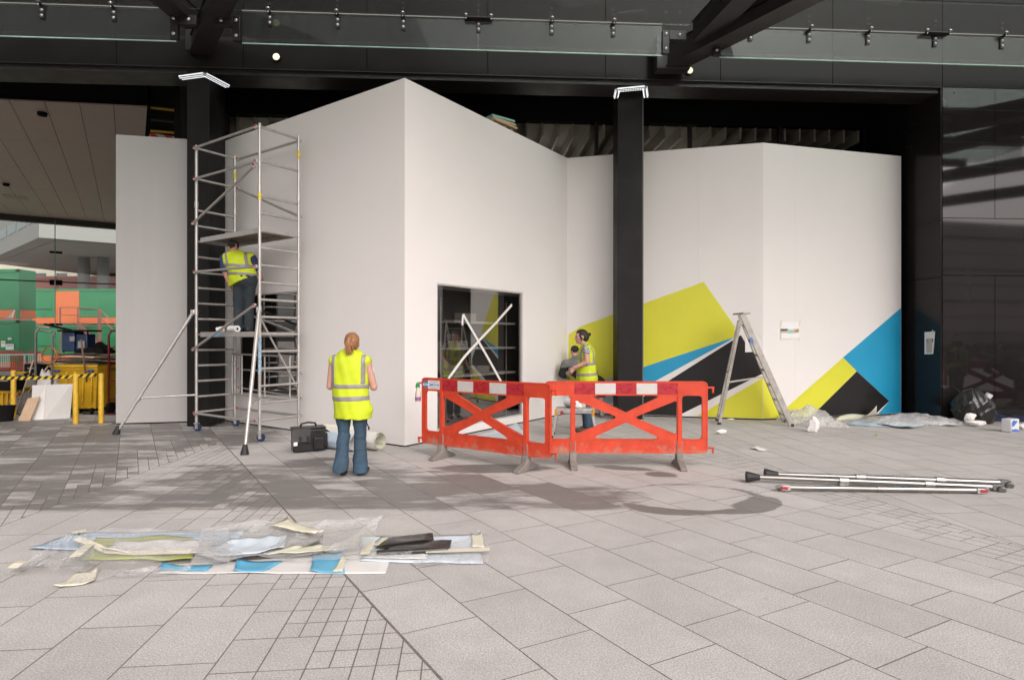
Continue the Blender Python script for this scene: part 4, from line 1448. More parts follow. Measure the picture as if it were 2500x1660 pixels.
far_block(-62, -44, 70, 8.6, pm('red_block', (0.42, 0.14, 0.12), .7, var=.1), 'low red building seen under the overhang', 2, 6, .55)
far_block(-56, -30, 84, 11.0, pm('white_block', (0.58, 0.57, 0.55), .6, var=.06), 'white banded building seen under the overhang', 4, 14, .75)

# ---- clutter in the passage
def stake(px, py_top, py_b, lab, disc=True):
    p = G(px, py_b)
    t = thing('bollard', lab, 'bollard', p, group='yellow bollards')
    h = CH - (py_top - HY) / F * p.y
    m = MB(); m.lathe(p, [(.045, .005), (.045, h - .012), (.039, h - .002), (.02, h)], 18); m.build('post', M_yel, t, smooth=True, auto=35)
    if disc:
        m = MB(); m.lathe(p, [(.20, .001), (.20, .014), (.19, .02), (.05, .02)], 28); m.build('ground_disc', pm('cast_disc', (0.26, 0.235, 0.215), .6, var=.2, scale=8), t, smooth=True, auto=30)
    return p
b1 = stake(185, 911, 1037, 'yellow bollard in front of the white leaning board')
b2 = stake(247, 911, 1035, 'yellow bollard closest to the narrow grey panel')
b3 = stake(33, 904, 1019, 'yellow bollard behind the black bucket', False)
p = G(6, 1052)
m = MB(); m.lathe(p, [(.20, .001), (.20, .014), (.19, .02), (.05, .02)], 28)
tag(m.build('ground_disc', MATS['cast_disc'], None, loc=p, smooth=True, auto=30), 'bare round bollard socket disc in the paving at the frame edge', 'disc')
M_hazard = stripe_mat('hazard_tape', (0.62, 0.42, 0.02), (0.015, 0.014, 0.013), .135, (1, 0, -.9))
def hazard(a, b, lab):
    a, b = Vector(a), Vector(b)
    pts = [a.lerp(b, k / 10) + Vector((0, 0, -.035 * math.sin(math.pi * k / 10))) for k in range(11)]
    o = ribbon(pts, .062, (0, -1, 0), M_hazard, 'hazard_tape', None, .004)
    tag(o, lab, 'tape', 'striped barrier tapes')
z_ = .885
hazard(AT(-60, 921, 11.2), AT(236, 915, 10.93), 'black and yellow hazard tape strung between the yellow bollards')
hazard(AT(39, 909, 11.98), AT(118, 904, 12.6), 'short black and yellow hazard tape behind the front one')

bin_ = G(181, 1013)
M_bin = pm('yellow_plastic', (0.52, 0.30, 0.012), 0.42, var=0.12, scale=4, dirt=0.25, dirtcol=(.12, .09, .05))
def big_bin(c, w, d, h, lab, mat):
    t = thing('waste_bin', lab, 'bin', c)
    m = MB()
    lv = [(.80, .12), (.86, .5), (.95, h - .14), (1.0, h - .12), (1.0, h)]
    vs = []
    for s, z in lv:
        for sx, sy in ((-1, -1), (1, -1), (1, 1), (-1, 1)):
            vs.append(c + Vector((sx * w / 2 * s, d / 2 + sy * d / 2 * s, z)))
    fs = [(0, 3, 2, 1)]
    for i in range(len(lv) - 1):
        for k in range(4):
            k2 = (k + 1) % 4
            fs.append((i * 4 + k, i * 4 + k2, (i + 1) * 4 + k2, (i + 1) * 4 + k))
    fs.append((16, 17, 18, 19))
    m.add(vs, fs); m.build('body', mat, t, bevel=.02)
    m = MB()
    for k in range(5):
        m.box(c + Vector((-w * .36 + k * w * .18, d * .018, h * .55)), (.03, .03, h * .62), Matrix.Rotation(R(-3), 3, 'X'))
    m.build('ribs', mat, t, bevel=.006)
    m = MB(); m.box(c + Vector((0, -.01, h - .04)), (w * 1.03, .05, .06)); m.build('rim', mat, t, bevel=.012)
    for sx in (-1, 1):
        m = MB(); m.box(c + Vector((sx * w * .36, 0, h * .87)), (w * .1, .09, .05)); m.build('lift_lug', pm('blue_plastic', (.03, .09, .30), .45), t, bevel=.01)
        m = MB(); m.lathe(c + Vector((sx * w * .34, .08, .07)), [(.07, -.02), (.07, .02)], 16, (1, 0, 0)); m.build('wheel', M_void, t, smooth=True, auto=40)
    return t
big_bin(bin_, .98, .75, 1.06, 'large yellow waste bin heaped with dark boards', M_bin)
p = G(6, 1008)
big_bin(p + Vector((-.15, .3, 0)), .6, .5, .52, 'small yellow bin cut by the frame edge behind the bucket', M_bin)
M_dboard = pm('dark_board', (0.06, 0.045, 0.035), 0.6, var=.3, scale=4)
for k in range(5):
    c = bin_ + Vector((.02 + .05 * math.sin(k * 2.3), .3, 1.09 + .045 * k))
    m = MB(); m.box(c, (.98 - .05 * k, .62, .032), Matrix.Rotation(R(4 * math.sin(k * 1.7)), 3, 'Z') @ Matrix.Rotation(R(2.5 * math.cos(k * 2.1)), 3, 'Y'))
    tag(m.build('dark_board', M_dboard if k != 3 else M_ply, None, loc=c), ('dark board lying lowest on the yellow bin', 'second dark board from below on the yellow bin', 'third board from below on the yellow bin', 'paler plywood board near the top of the bin heap', 'topmost dark board under the blue machine')[k], 'board', 'boards heaped on the yellow bin')
M_navy = pm('navy_steel', (0.012, 0.03, 0.075), 0.45, var=.25, scale=8)
mc = bin_ + Vector((-.17, .28, 1.30))
t = thing('saw_bench', 'dark blue machine with flat top on the bin heap', 'machine', mc)
m = MB(); m.box(mc + Vector((-.06, 0, .23)), (.26, .3, .42)); m.box(mc + Vector((.2, .02, .2)), (.24, .26, .38)); m.build('body', M_navy, t, bevel=.015)
m = MB(); m.box(mc + Vector((.1, -.02, .46)), (.66, .42, .035)); m.build('table', M_void, t, bevel=.008)
m = MB(); m.beam(mc + Vector((-.1, 0, .47)), mc + Vector((-.66, 0, .60)), .05, .04); m.build('arm', M_void, t)
m = MB(); m.box(mc + Vector((.22, -.14, .17)), (.14, .02, .15)); m.box(mc + Vector((.05, -.17, .29)), (.1, .02, .1)); m.build('control_plate', pm('dull_grey', (.22, .22, .22), .5), t)
for sx in (-.18, .34):
    m = MB(); m.tube([mc + Vector((sx, -.1, .0)), mc + Vector((sx, -.12, .44))], .016, 6); m.build('leg', M_void, t)
# grey trolley frame
M_gtube = pm('grey_tube', (0.20, 0.19, 0.18), 0.45, 0.4, var=.2, scale=8)
tp = G(100, 1016)
t = thing('trolley_frame', 'grey tubular trolley frame standing beside the yellow bin', 'trolley', tp)
for dx, hh in ((-.12, 1.78), (.22, 1.72)):
    m = MB(); m.tube([tp + Vector((dx, 0, .02)), tp + Vector((dx, .02, hh - .06)), tp + Vector((dx + .04, .02, hh))], .022, 8); m.build('upright', M_gtube, t, smooth=True)
for z in (.55, 1.1, 1.76):
    m = MB(); m.tube([tp + Vector((-.12, .02, z)), tp + Vector((.22, .02, z - .03))], .018, 8); m.build('crossbar', M_gtube, t, smooth=True)
m = MB(); m.tube([tp + Vector((-.34, .3, .02)), tp + Vector((-.34, .3, 1.75)), tp + Vector((-.25, .3, 1.83)), tp + Vector((-.05, .3, 1.83))], .02, 8); m.build('rear_hoop', pm('pinkish_steel', (.40, .25, .22), .45, .3), t, smooth=True)
# rubbish on and round the bin
_mk = []
def heap(c, sx, sy, h, seed, mat, lab, name='rubbish_heap', cat='rubbish'):
    _mk.append((Vector(c), sx, sy, h, seed, mat, lab, name, cat))
heap(bin_ + Vector((.22, .35, 1.27)), .30, .26, .26, 71, M_void, 'black sheeting bundled on the right of the bin heap')
heap(tp + Vector((.06, .16, .62)), .16, .14, .42, 72, pm('pale_bag', (.46, .44, .42), .5, var=.15, scale=9), 'pale plastic bag hung in the grey trolley frame')
c = G(118, 1012) + Vector((0, .9, 0))
t = thing('tool_crate', 'dark red tool crate behind the white leaning board', 'crate', c)
m = MB(); m.box(c + Vector((0, 0, .22)), (.6, .4, .42)); m.build('box', pm('crate_red', (.20, .02, .02), .5, var=.3, scale=6), t, bevel=.015)
m = MB(); m.box(c + Vector((0, 0, .445)), (.64, .44, .03)); m.build('lid', M_void, t, bevel=.008)
for k, (px, py, d, w_, h_, lab) in enumerate(((92, 905, 12.5, .34, .3, 'black crate wedged beside the grey trolley frame'), (228, 905, 12.9, .3, .34, 'black crate between the yellow bin and the pallets'), (20, 935, 12.6, .5, .3, 'black crate on the small yellow bin at the frame edge'))):
    c = AT(px, py, d)
    t = thing('black_crate', lab, 'crate', c)
    m = MB(); m.box(c, (w_, .3, h_)); m.build('box', M_void, t, bevel=.012)
    m = MB(); m.box(c + Vector((0, -.156, h_ * .2)), (w_ * .5, .006, .03)); m.build('grip', M_gtube, t)
m = MB(); pts = [tp + Vector((.2 + .16 * math.cos(k * .5), -.03 + .02 * math.sin(k * 1.3), 1.25 + .17 * math.sin(k * .5))) for k in range(40)]
m.tube(pts, .009, 6); tag(m.build('cable_coil', pm('orange_cable', (.45, .14, .02), .5), None, loc=tp + Vector((.2, 0, 1.2)), smooth=True), 'orange cable coiled on the grey trolley frame', 'cable')
# leaning boards
def lean(c0, c1, c2, c3, mat, name, lab, cat, t=.012):
    P = [Vector(p) for p in (c0, c1, c2, c3)]
    n_ = (P[1] - P[0]).cross(P[3] - P[0]).normalized()
    n_ = -n_ if n_.y > 0 else n_
    m = MB(); m.plate(P, n_, t)
    o = m.build(name, mat, None, loc=P[0]); tag(o, lab, cat); return o
M_wb = pm('white_board', (0.62, 0.60, 0.575), 0.5, var=.05, scale=1.5, dirt=.2, dirtcol=(.4, .36, .32))
d0 = G(75, 1025).y
lean(G(75, 1025.5), G(107, 1024), AT(112, 939, d0 + .22), AT(79, 940.5, d0 + .22), M_wb, 'leaning_board', 'narrow part of the white board leaning beside the bollard', 'board')
lean(G(107.6, 1024), G(171, 1020.5), AT(178, 937, d0 + .22), AT(112.6, 939, d0 + .22), M_wb, 'leaning_board', 'wide white board leaning behind the bollard', 'board')
lean(G(44, 1027), G(72, 1027.5), AT(97, 968, d0 + .05), AT(68, 972, d0 + .05), pm('pine_plank', (0.52, 0.36, 0.24), .6, var=.12, scale=5, stretch=(8, 8, 1)), 'plank', 'short pine plank leaning on the white board', 'plank', .02)
# bucket
p = G(13, 1028)
m = MB(); m.lathe(p, [(.12, .0), (.155, .28), (.165, .28), (.165, .30), (.14, .30), (.11, .02)], 24)
t = m.build('bucket', M_void, None, loc=p, smooth=True, auto=40); tag(t, 'black bucket at the frame edge before the small yellow bin', 'bucket')
# crumpled sheeting behind the boards
def crumple(c, sx, sy, sz, seed, nx=26, ny=18, sharp=1.6, edge=1.0):
    rnd = np.random.RandomState(seed)
    ph = rnd.rand(10, 4) * 6.28
    mb = MB(); vs = []
    for j in range(ny + 1):
        for i in range(nx + 1):
            u, v = i / nx * 2 - 1, j / ny * 2 - 1
            r = max(abs(u), abs(v))
            h = max(0.0, 1 - r ** 2.2) ** .6
            w = 0
            for k in range(8):
                f = 1.5 + k * 1.1
                w += abs(math.sin(f * u * math.cos(ph[k, 0]) + f * v * math.sin(ph[k, 0]) + ph[k, 1])) ** .8 / (1 + .45 * k) * (1 if k % 2 else -1)
            z = sz * (h * (.75 + .28 * w) + .05 * (1 + w) * edge)
            x = u * sx * (1 + .10 * math.sin(3 * v + ph[0, 2]) + .05 * math.sin(9 * v + ph[1, 2]))
            y = v * sy * (1 + .10 * math.sin(3 * u + ph[2, 2]) + .05 * math.sin(8 * u + ph[3, 2]))
            vs.append(Vector(c) + Vector((x, y, max(z, .004))))
    mb.add(vs, [(j * (nx + 1) + i, j * (nx + 1) + i + 1, (j + 1) * (nx + 1) + i + 1, (j + 1) * (nx + 1) + i) for j in range(ny) for i in range(nx)])
    return mb
for c_, sx_, sy_, h__, sd_, mt_, lb_, nm_, ct_ in _mk:
    o = crumple(c_, sx_, sy_, h__, sd_).build(nm_, mt_, None, loc=c_, smooth=True); tag(o, lb_, ct_)
M_greyfilm = pm('grey_sheeting', (0.36, 0.335, 0.31), 0.35, var=.2, scale=6, bump=.2, bscale=14)
p = G(112, 1012)
mb = crumple(p + Vector((0, .35, 0)), .48, .32, .98, 5); tag(mb.build('sheeting_heap', M_greyfilm, None, loc=p, smooth=True), 'heap of grey plastic sheeting behind the white leaning board', 'sheeting')
p = G(55, 1012)
mb = crumple(p + Vector((0, .2, 0)), .35, .3, .55, 9); tag(mb.build('rubble_sacks', pm('dirty_sack', (.10, .085, .075), .7, var=.4, scale=9), None, loc=p, smooth=True), 'dirty sacks heaped behind the pine plank', 'sacks')
# sticks, shovel, pallets, red hand truck
M_stick = pm('old_wood', (0.33, 0.24, 0.17), .7, var=.2, scale=8)
for a, b, lab in ((G(33, 1008), AT(118, 893, 12.3), 'long wooden stick leaning towards the grey trolley'), (G(38, 1014), AT(82, 878, 12.2), 'steeper wooden stick crossing the long one')):
    m = MB(); m.tube([a + Vector((0, 0, .01)), b], .016, 7); tag(m.build('wooden_stick', M_stick, None, loc=a, smooth=True), lab, 'stick', 'wooden sticks')
sp0, sp1 = G(222, 1006), AT(198, 830, 11.9)
t = thing('shovel', 'long-handled shovel leaning on the yellow bin', 'shovel', sp0)
m = MB(); m.tube([sp0.lerp(sp1, .2), sp1], .018, 8); m.build('handle', pm('dark_wood', (.16, .10, .07), .6), t, smooth=True)
m = MB(); a = sp0 + Vector((0, -.02, .015)); b = sp0.lerp(sp1, .22)
m.plate([a + Vector((-.12, 0, .05)), a + Vector((0, 0, 0)), a + Vector((.12, 0, .05)), b + Vector((.11, 0, -.02)), b + Vector((.03, 0, .06)), b + Vector((-.03, 0, .06)), b + Vector((-.11, 0, -.02))], (0, -1, .3), .006); m.build('blade', pm('worn_steel', (.16, .14, .13), .4, .7, var=.3), t)
p = G(218, 1012)
m = MB(); m.tube([p + Vector((-.12, 0, .03)), p + Vector((.28, .1, .05))], .035, 8); tag(m.build('pipe_offcut', M_dboard, None, loc=p, smooth=True), 'dark pipe offcut on the ground below the shovel', 'pipe')
for k in range(7):
    p = G(268, 1000) + Vector((.1, .3, .09 + .13 * k))
    m = MB()
    for q in (-1, 0, 1):
        m.box(p + Vector((0, q * .4, -.03)), (1.0, .1, .07))
    for q in range(6):
        m.box(p + Vector((-.43 + q * .172, 0, .018)), (.12, .9, .022))
    tag(m.build('pallet', M_dboard, None, loc=p), 'dark pallet, number %s from the ground in the stack behind the bollards' % ('one', 'two', 'three', 'four', 'five', 'six', 'seven')[k], 'pallet', 'stacked pallets in the passage')
rp = G(277, 1010)
M_dred = pm('dark_red_steel', (.14, .012, .015), .4, var=.2, scale=8)
t = thing('hand_truck', 'dark red hand truck standing against the narrow grey panel', 'hand truck', rp)
for dx in (-.10, .22):
    m = MB(); m.tube([rp + Vector((dx, 0, .12)), rp + Vector((dx, 0, 1.66)), rp + Vector((dx + (.05 if dx < 0 else -.05), 0, 1.76))], .022, 8); m.build('upright', M_dred, t, smooth=True)
m = MB(); m.tube([rp + Vector((-.06, 0, 1.76)), rp + Vector((.17, 0, 1.76))], .022, 8); m.build('grip', M_dred, t, smooth=True)
for z in (.3, .7, 1.1, 1.4):
    m = MB(); m.tube([rp + Vector((-.10, 0, z)), rp + Vector((.22, 0, z))], .016, 8); m.build('crossbar', M_dred, t, smooth=True)
for dx in (-.1, .22):
    m = MB(); m.lathe(rp + Vector((dx, .06, .12)), [(.05, -.04), (.12, -.035), (.12, .035), (.05, .04)], 18, (1, 0, 0)); m.build('wheel', M_void, t, smooth=True, auto=40)
m = MB(); m.box(rp + Vector((.06, -.12, .02)), (.36, .22, .012)); m.build('toe_plate', M_dred, t)

# ---- the square behind the viewer, as the black glass mirrors it
M_band = pm('pale_facade', (0.80, 0.76, 0.73), 0.6, var=.05, scale=.4)
fb = thing('far_building', 'pale banded building across the square mirrored in the black glass', 'building', (56, -24, 0))
for k in range(7):
    c = Vector((56, -24 - .25 * (k % 2), 2.6 + k * 1.2))
    m = MB(); m.box(c, (54, 8, 1.1), Matrix.Rotation(R(-6), 3, 'Z')); m.build('facade_band', M_band, fb, bevel=.05)
m = MB(); m.box((56, -24.6, 5), (53, 8, 10), Matrix.Rotation(R(-6), 3, 'Z')); m.build('core', M_band, fb)
hd = MB(); rnd_ = random.Random(4)
for k in range(900):
    p = Vector((rnd_.uniform(28, 70), rnd_.uniform(-17.5, -16.3), rnd_.uniform(.1, 1.3)))
    r_ = Matrix.Rotation(rnd_.uniform(0, 6), 3, 'Z') @ Matrix.Rotation(rnd_.uniform(0, 6), 3, 'X')
    hd.box(p, (.35, .3, .02), r_)
tag(hd.build('hedge', pm('hedge_green', (.06, .10, .02), .7, var=.4, scale=2), None, loc=(49, -17, 0)), 'low green hedge across the square, mirrored in the black glass', 'hedge')

# ================================================================== red barriers
def barrier_red():
    m = pm('barrier_red', (0.55, 0.052, 0.020), 0.45, var=0.18, scale=5, dirt=0.0, spec=0.4)
    N, L = m.node_tree.nodes, m.node_tree.links
    b = N['Principled BSDF']
    src = b.inputs['Base Color'].links[0].from_socket
    tc = N.new('ShaderNodeTexCoord')
    sp = N.new('ShaderNodeSeparateXYZ'); L.new(tc.outputs['Object'], sp.inputs[0])
    nz = N.new('ShaderNodeTexNoise'); nz.inputs['Scale'].default_value = 7; nz.inputs['Detail'].default_value = 9; nz.inputs['Roughness'].default_value = .75
    L.new(tc.outputs['Object'], nz.inputs['Vector'])
    lo = N.new('ShaderNodeMapRange'); lo.inputs['From Min'].default_value = .55; lo.inputs['From Max'].default_value = .15; lo.inputs['To Min'].default_value = -.35; lo.inputs['To Max'].default_value = .12
    L.new(sp.outputs['Z'], lo.inputs['Value'])
    ad = N.new('ShaderNodeMath'); ad.operation = 'ADD'; L.new(nz.outputs['Fac'], ad.inputs[0]); L.new(lo.outputs[0], ad.inputs[1])
    mr = N.new('ShaderNodeMapRange'); mr.inputs['From Min'].default_value = .5; mr.inputs['From Max'].default_value = .68; mr.inputs['To Max'].default_value = .75
    L.new(ad.outputs[0], mr.inputs['Value'])
    mx = N.new('ShaderNodeMix'); mx.data_type = 'RGBA'; mx.inputs[7].default_value = (.36, .22, .16, 1)
    L.new(mr.outputs[0], mx.inputs[0]); L.new(src, mx.inputs[6]); L.new(mx.outputs[2], b.inputs['Base Color'])
    return m
M_bred = barrier_red()
M_bgrey = pm('recycled_rubber', (0.20, 0.178, 0.16), 0.8, var=.25, scale=9, bump=.3, bscale=60)
M_retr = pm('reflective_red', (0.36, 0.012, 0.022), 0.3, var=.2, scale=14, dirt=.25, dirtcol=(.25, .05, .05))
M_retw = pm('reflective_white', (0.52, 0.495, 0.47), 0.35, var=.06, scale=14, dirt=.35, dirtcol=(.45, .38, .30))

def make_barrier():
    """in its own axes: x along, -y front, z up, origin on the ground below the middle"""
    t = thing('road_barrier', 'tmp', 'barrier', (0, 0, 0))
    H0, H1 = .18, 1.06
    outer = rounded([(-1, H0), (1, H0), (1, H1), (-1, H1)], .05)
    holes = []
    for sg in (-1, 1):
        holes.append(rounded([(sg * .945, .345), (sg * .685, .345), (sg * .685, .895), (sg * .945, .895)], .05))
    zc = (.345 + .895) / 2
    # four triangular openings round the cross
    holes.append(rounded([(-.47, .895), (.47, .895), (0, zc + .055)], .03))
    holes.append(rounded([(-.47, .345), (.47, .345), (0, zc - .055)], .03))
    for sg in (-1, 1):
        holes.append(rounded([(sg * .635, .40), (sg * .635, .84), (sg * .085, zc)], .03))
    vs, fs = outline_mesh([outer] + holes, .012, .004)
    m = MB(); m.add([Vector((v.x, v.z, v.y)) for v in vs], [f[::-1] for f in fs]); m.build('panel', M_bred, t, local=True, smooth=True, auto=35)
    # moulded ribs standing proud all round
    m = MB()
    def rim(loop, w=.014, dp=.042):
        k = len(loop)
        for i in range(k):
            p, q = loop[i], loop[(i + 1) % k]
            if math.dist(p, q) < 1e-4:
                continue
            m.beam((p[0], 0, p[1]), (q[0], 0, q[1]), dp, w, (0, 0, 1) if abs(q[0] - p[0]) > abs(q[1] - p[1]) else (1, 0, 0))
    rim(outer)
    for h in holes:
        rim(h, .010, .040)
    m.build('rib', M_bred, t, local=True)
    for sg in (-1, 1):
        m = MB(); m.box((sg * .66, -.016, .54), (.05, .022, .70)); m.box((sg * .66, .016, .54), (.05, .022, .70)); m.build('upright', M_bred, t, local=True, bevel=.004)
        # foot: post and a long low wedge across the barrier
        f = MB()
        prof = [(-.235, 0), (.235, 0), (.235, .028), (.06, .10), (.05, .18), (-.05, .18), (-.06, .10), (-.235, .028)]
        f.plate([Vector((sg * .66 - .042, y, z)) for y, z in prof], (-1, 0, 0), .084)
        f.box((sg * .66, 0, .25), (.075, .05, .15))
        f.build('foot', M_bgrey, t, local=True, bevel=.008)
    for sg in (-1, 1):
        for z in (.99, .24):
            m = MB()
            m.box((sg * 1.045, 0, z), (.09, .03, .022)); m.box((sg * 1.075, 0, z - .035), (.022, .026, .065))
            m.build('hook', M_bred, t, local=True, bevel=.005)
    xs = [-.64, -.384, -.128, .128, .384, .64]
    for k in range(5):
        m = MB(); m.box(((xs[k] + xs[k + 1]) / 2, -.0185, .975), (xs[k + 1] - xs[k] - .001, .003, .135)); m.build('reflective_stripe', M_retr if k % 2 == 0 else M_retw, t, local=True)
    return t
bar = make_barrier()
pl = G(1084, 1119); pr = G(1279, 1147)
ang = math.atan2(pr.y - pl.y, pr.x - pl.x)
midp = (pl + pr) / 2
bar.location = midp; bar.rotation_euler = (0, 0, ang); WL[bar] = midp
bar['label'] = 'red plastic barrier with the blue and white sticker, turned towards the white prism'
bar['group'] = 'red road barriers with striped rails'
bx = Vector((1.417, 7.39, 0))
bar2 = dup(bar, bx, R(-1.2), 'red plastic barrier seen square on before the mural column')
bar3 = dup(bar, FP(S_R + 3.0, 2.3), R(8), 'red plastic barrier near the black glass wall, mirrored in it')
# sticker with lettering on the first barrier (in its own axes)
t = bar
M_sblue = pm('sticker_blue', (0.02, 0.22, 0.48), .45); M_swhite = pm('sticker_white', (.72, .72, .72), .45)
yb = -.0192
m = MB(); m.box((-.79, yb, .975), (.20, .002, .115)); st = m.build('sticker', M_swhite, t, local=True)
def letters(body, size, x, z, mat, parent, bold=True):
    vs, fs = text_mesh(body, size, .0006, bold)
    m = MB(); m.add([Vector((x + v.x, yb - .0022 + v.z * .5, z + v.y)) for v in vs], fs)
    m.build('lettering', mat, parent, local=True)
letters('SMITHS', .055, -.785, .972, M_sblue, st)
letters('THE STRATFORD', .014, -.785, 1.012, M_sblue, st, False) if False else None
m = MB(); m.box((-.785, yb - .0015, 1.016), (.15, .001, .008)); m.box((-.785, yb - .0015, .933), (.17, .001, .007)); m.build('small_print', pm('sticker_print', (.35, .25, .25), .5), st, local=True)
m = MB(); m.lathe((-.935, yb + .001, .975), [(.047, 0), (.047, .002)], 24, (0, -1, 0)); badge = m.build('round_badge', M_sblue, t, local=True)
m = MB(); m.box((-.935, yb - .0022, .975), (.092, .0014, .026)); m.build('badge_band', M_swhite, badge, local=True)
m = MB(); m.box((-.935, yb - .0036, .975), (.07, .001, .008)); m.build('badge_print', pm('badge_red', (.4, .05, .05), .5), badge, local=True)

# spray bottle hooked over the barrier's free end
def barrier_pt(o, x, y, z):
    return o.location + Matrix.Rotation(o.rotation_euler.z, 3, 'Z') @ Vector((x, y, z))
sb = barrier_pt(bar, -1.065, -.03, .73)
t = thing('spray_bottle', 'spray bottle with green trigger hanging on the end of the barrier', 'bottle', sb)
M_bot = pm('milky_plastic', (.62, .55, .46), .35, var=.08)
m = MB(); m.lathe(sb, [(.034, .0), (.040, .01), (.040, .10), (.036, .13), (.016, .185), (.014, .20)], 18); m.build('bottle', M_bot, t, smooth=True, auto=50)
m = MB(); m.lathe(sb, [(.0405, .02), (.0408, .07)], 18); m.build('print_band', pm('purple_label', (.28, .10, .28), .5, var=.4, scale=30), t, smooth=True, auto=40)
m = MB(); m.box(sb + Vector((.0, 0, .235)), (.045, .03, .06)); m.box(sb + Vector((-.02, -.025, .215)), (.012, .05, .05)); m.box(sb + Vector((.0, -.05, .255)), (.022, .06, .02)); m.build('trigger', pm('green_trigger', (.03, .36, .12), .4), t, bevel=.005)

# ================================================================== scaffold tower
M_tube = pm('scaffold_alu', (0.50, 0.48, 0.455), 0.42, 0.70, var=.12, scale=9, dirt=.35, dirtcol=(.33, .30, .27), bump=.04, bscale=60)
M_tubed = M_tube
M_cast = pm('castor_blue', (0.008, 0.02, 0.07), .45)
M_clip = pm('red_clip', (.36, .02, .03), .45)
M_rubber = pm('black_rubber', (.014, .013, .013), .6, var=.2)
FLp, FRp = G(479.6, 1052), G(634, 1078)
ed = (FRp - FLp).normalized(); pp = Vector((-ed.y, ed.x, 0))
pp = pp if pp.y > 0 else -pp
RLp, RRp = FLp + pp * .70, FRp + pp * .70
TT = 4.93
tow = thing('scaffold_tower', 'tall aluminium mobile scaffold tower on blue castors beside the white prism', 'scaffold', (FLp + RRp) / 2)
Zv = lambda p, z: Vector((p.x, p.y, z))
RT = .0245
def leg_(p, nm='leg'):
    m = MB(); m.tube([Zv(p, .16), Zv(p, TT)], RT, 12)
    o = m.build(nm, M_tube, tow, smooth=True, auto=50)
    for z in (3.86, 2.0):
        m = MB(); m.tube([Zv(p, z), Zv(p, z + .10)], RT + .006, 12); m.build('sleeve', M_tube, o, smooth=True, auto=50)
    # castor
    m = MB(); m.tube([Zv(p, .13), Zv(p, .22)], .02, 10); m.box(Zv(p, .135), (.07, .06, .02))
    for s in (-1, 1):
        m.box(Zv(p, .09) + Vector((.012, s * .028, 0)), (.05, .006, .10))
    c = m.build('castor_fork', M_bright, tow)
    m = MB(); m.lathe(Zv(p, .065) + Vector((.02, 0, 0)), [(.03, -.02), (.062, -.018), (.065, 0), (.062, .018), (.03, .02)], 20, (0, 1, 0)); m.build('castor_wheel', M_cast, c, smooth=True, auto=50)
for p in (FLp, FRp, RLp, RRp):
    leg_(p)
RUNG = [.325 + .268 * k for k in range(14)] + [4.35, 4.88]
for a, b in ((FLp, RLp), (FRp, RRp)):
    for z in RUNG:
        m = MB(); m.tube([Zv(a, z), Zv(b, z)], .021, 10); m.build('rung', M_tube, tow, smooth=True, auto=50)
def brace(a, za, b, zb, off=0.0, r=.021, nm='brace'):
    pa, pb = Zv(a, za) + off, Zv(b, zb) + off
    m = MB(); m.tube([pa, pb], r, 10); o = m.build(nm, M_tube, tow, smooth=True, auto=50)
    d = (pb - pa).normalized()
    for q in (pa + d * .04, pb - d * .04):
        m = MB(); m.box(q, (.045, .05, .06)); k = m.build('clamp', M_bolt, o, bevel=.008)
        m = MB(); m.box(q + Vector((0, -.028, .012)), (.03, .02, .03)); m.build('release_clip', M_clip, o, bevel=.006)
fo = -pp * .045
bo = pp * .045
brace(FLp, 4.87, FRp, 4.87, fo); brace(FLp, 4.34, FRp, 4.33, fo); brace(FLp, 3.56, FRp, 4.27, fo * 1.6)
brace(FLp, 2.74, FRp, 2.71, fo); brace(FLp, 1.40, FRp, 2.12, fo * 1.6); brace(FLp, .315, FRp, .315, fo)
brace(RLp, 4.34, RRp, 3.60, bo); brace(RLp, 4.87, RRp, 4.87, bo); brace(RLp, 2.12, RRp, 1.66, bo); brace(RLp, .32, RRp, .32, bo)
brace(RLp, 1.03, RRp, 1.03, bo * 1.4, .016); brace(RLp, .70, RRp, .62, bo * 1.4, .016)
M_deck = pm('ply_deck', (0.17, 0.135, 0.105), .7, var=.25, scale=5)
def platform(z, s0, s1):
    a, b = FLp + ed * s0, FLp + ed * s1
    m = MB()
    for off in (.05, .65):
        m.beam(Zv(a + pp * off, z), Zv(b + pp * off, z), .035, .085)
    for q in (a, b):
        m.beam(Zv(q + pp * .068, z), Zv(q + pp * .632, z), .04, .06)
    o = m.build('platform_frame', M_tube, tow, bevel=.004)
    m = MB(); c = (a + b) / 2 + pp * .35
    m.box(Zv(c, z + .02), (s1 - s0 - .06, .55, .014), Matrix((ed, pp, Vector((0, 0, 1)))).transposed()); m.build('platform_deck', M_deck, o)
    return o
platform(3.29, .06, 1.80)
pf = platform(1.665, .06, 1.80)
pc = FLp + ed * .62 + pp * .028
m = MB(); m.box(Zv(pc, 1.665), (.16, .003, .055), Matrix((ed, pp, Vector((0, 0, 1)))).transposed()); m.build('blue_label', pm('label_blue', (.16, .42, .62), .5, var=.4, scale=40), pf)
m = MB(); m.tube([Zv(FRp, 1.05), Zv(FRp, 1.62)], RT + .0012, 12); m.build('leg_label', pm('leg_label', (.30, .42, .52), .5, var=.5, scale=30), tow, smooth=True, auto=50)
for p, z in ((FRp, 3.75), (RRp, 4.55), (RLp, 4.5)):
    m = MB(); m.tube([Zv(p, z), Zv(p, z + .13)], RT + .0012, 12); m.build('warning_label', pm('yellow_label', (.62, .48, .05), .5, var=.5, scale=30), tow, smooth=True, auto=50)
brace(FRp, 1.98, RRp, .80, -ed * .05, .016)
m = MB()          # hinged inner guard frame
for s0_ in (.05, .36, 1.05, 1.75):
    m.tube([Zv(FLp + ed * s0_ + pp * .62, .60), Zv(FLp + ed * s0_ + pp * .62, 1.32)], .014, 8)
for z in (.60, 1.32):
    m.tube([Zv(FLp + ed * .05 + pp * .62, z), Zv(FLp + ed * 1.78 + pp * .62, z - .02)], .017, 8)
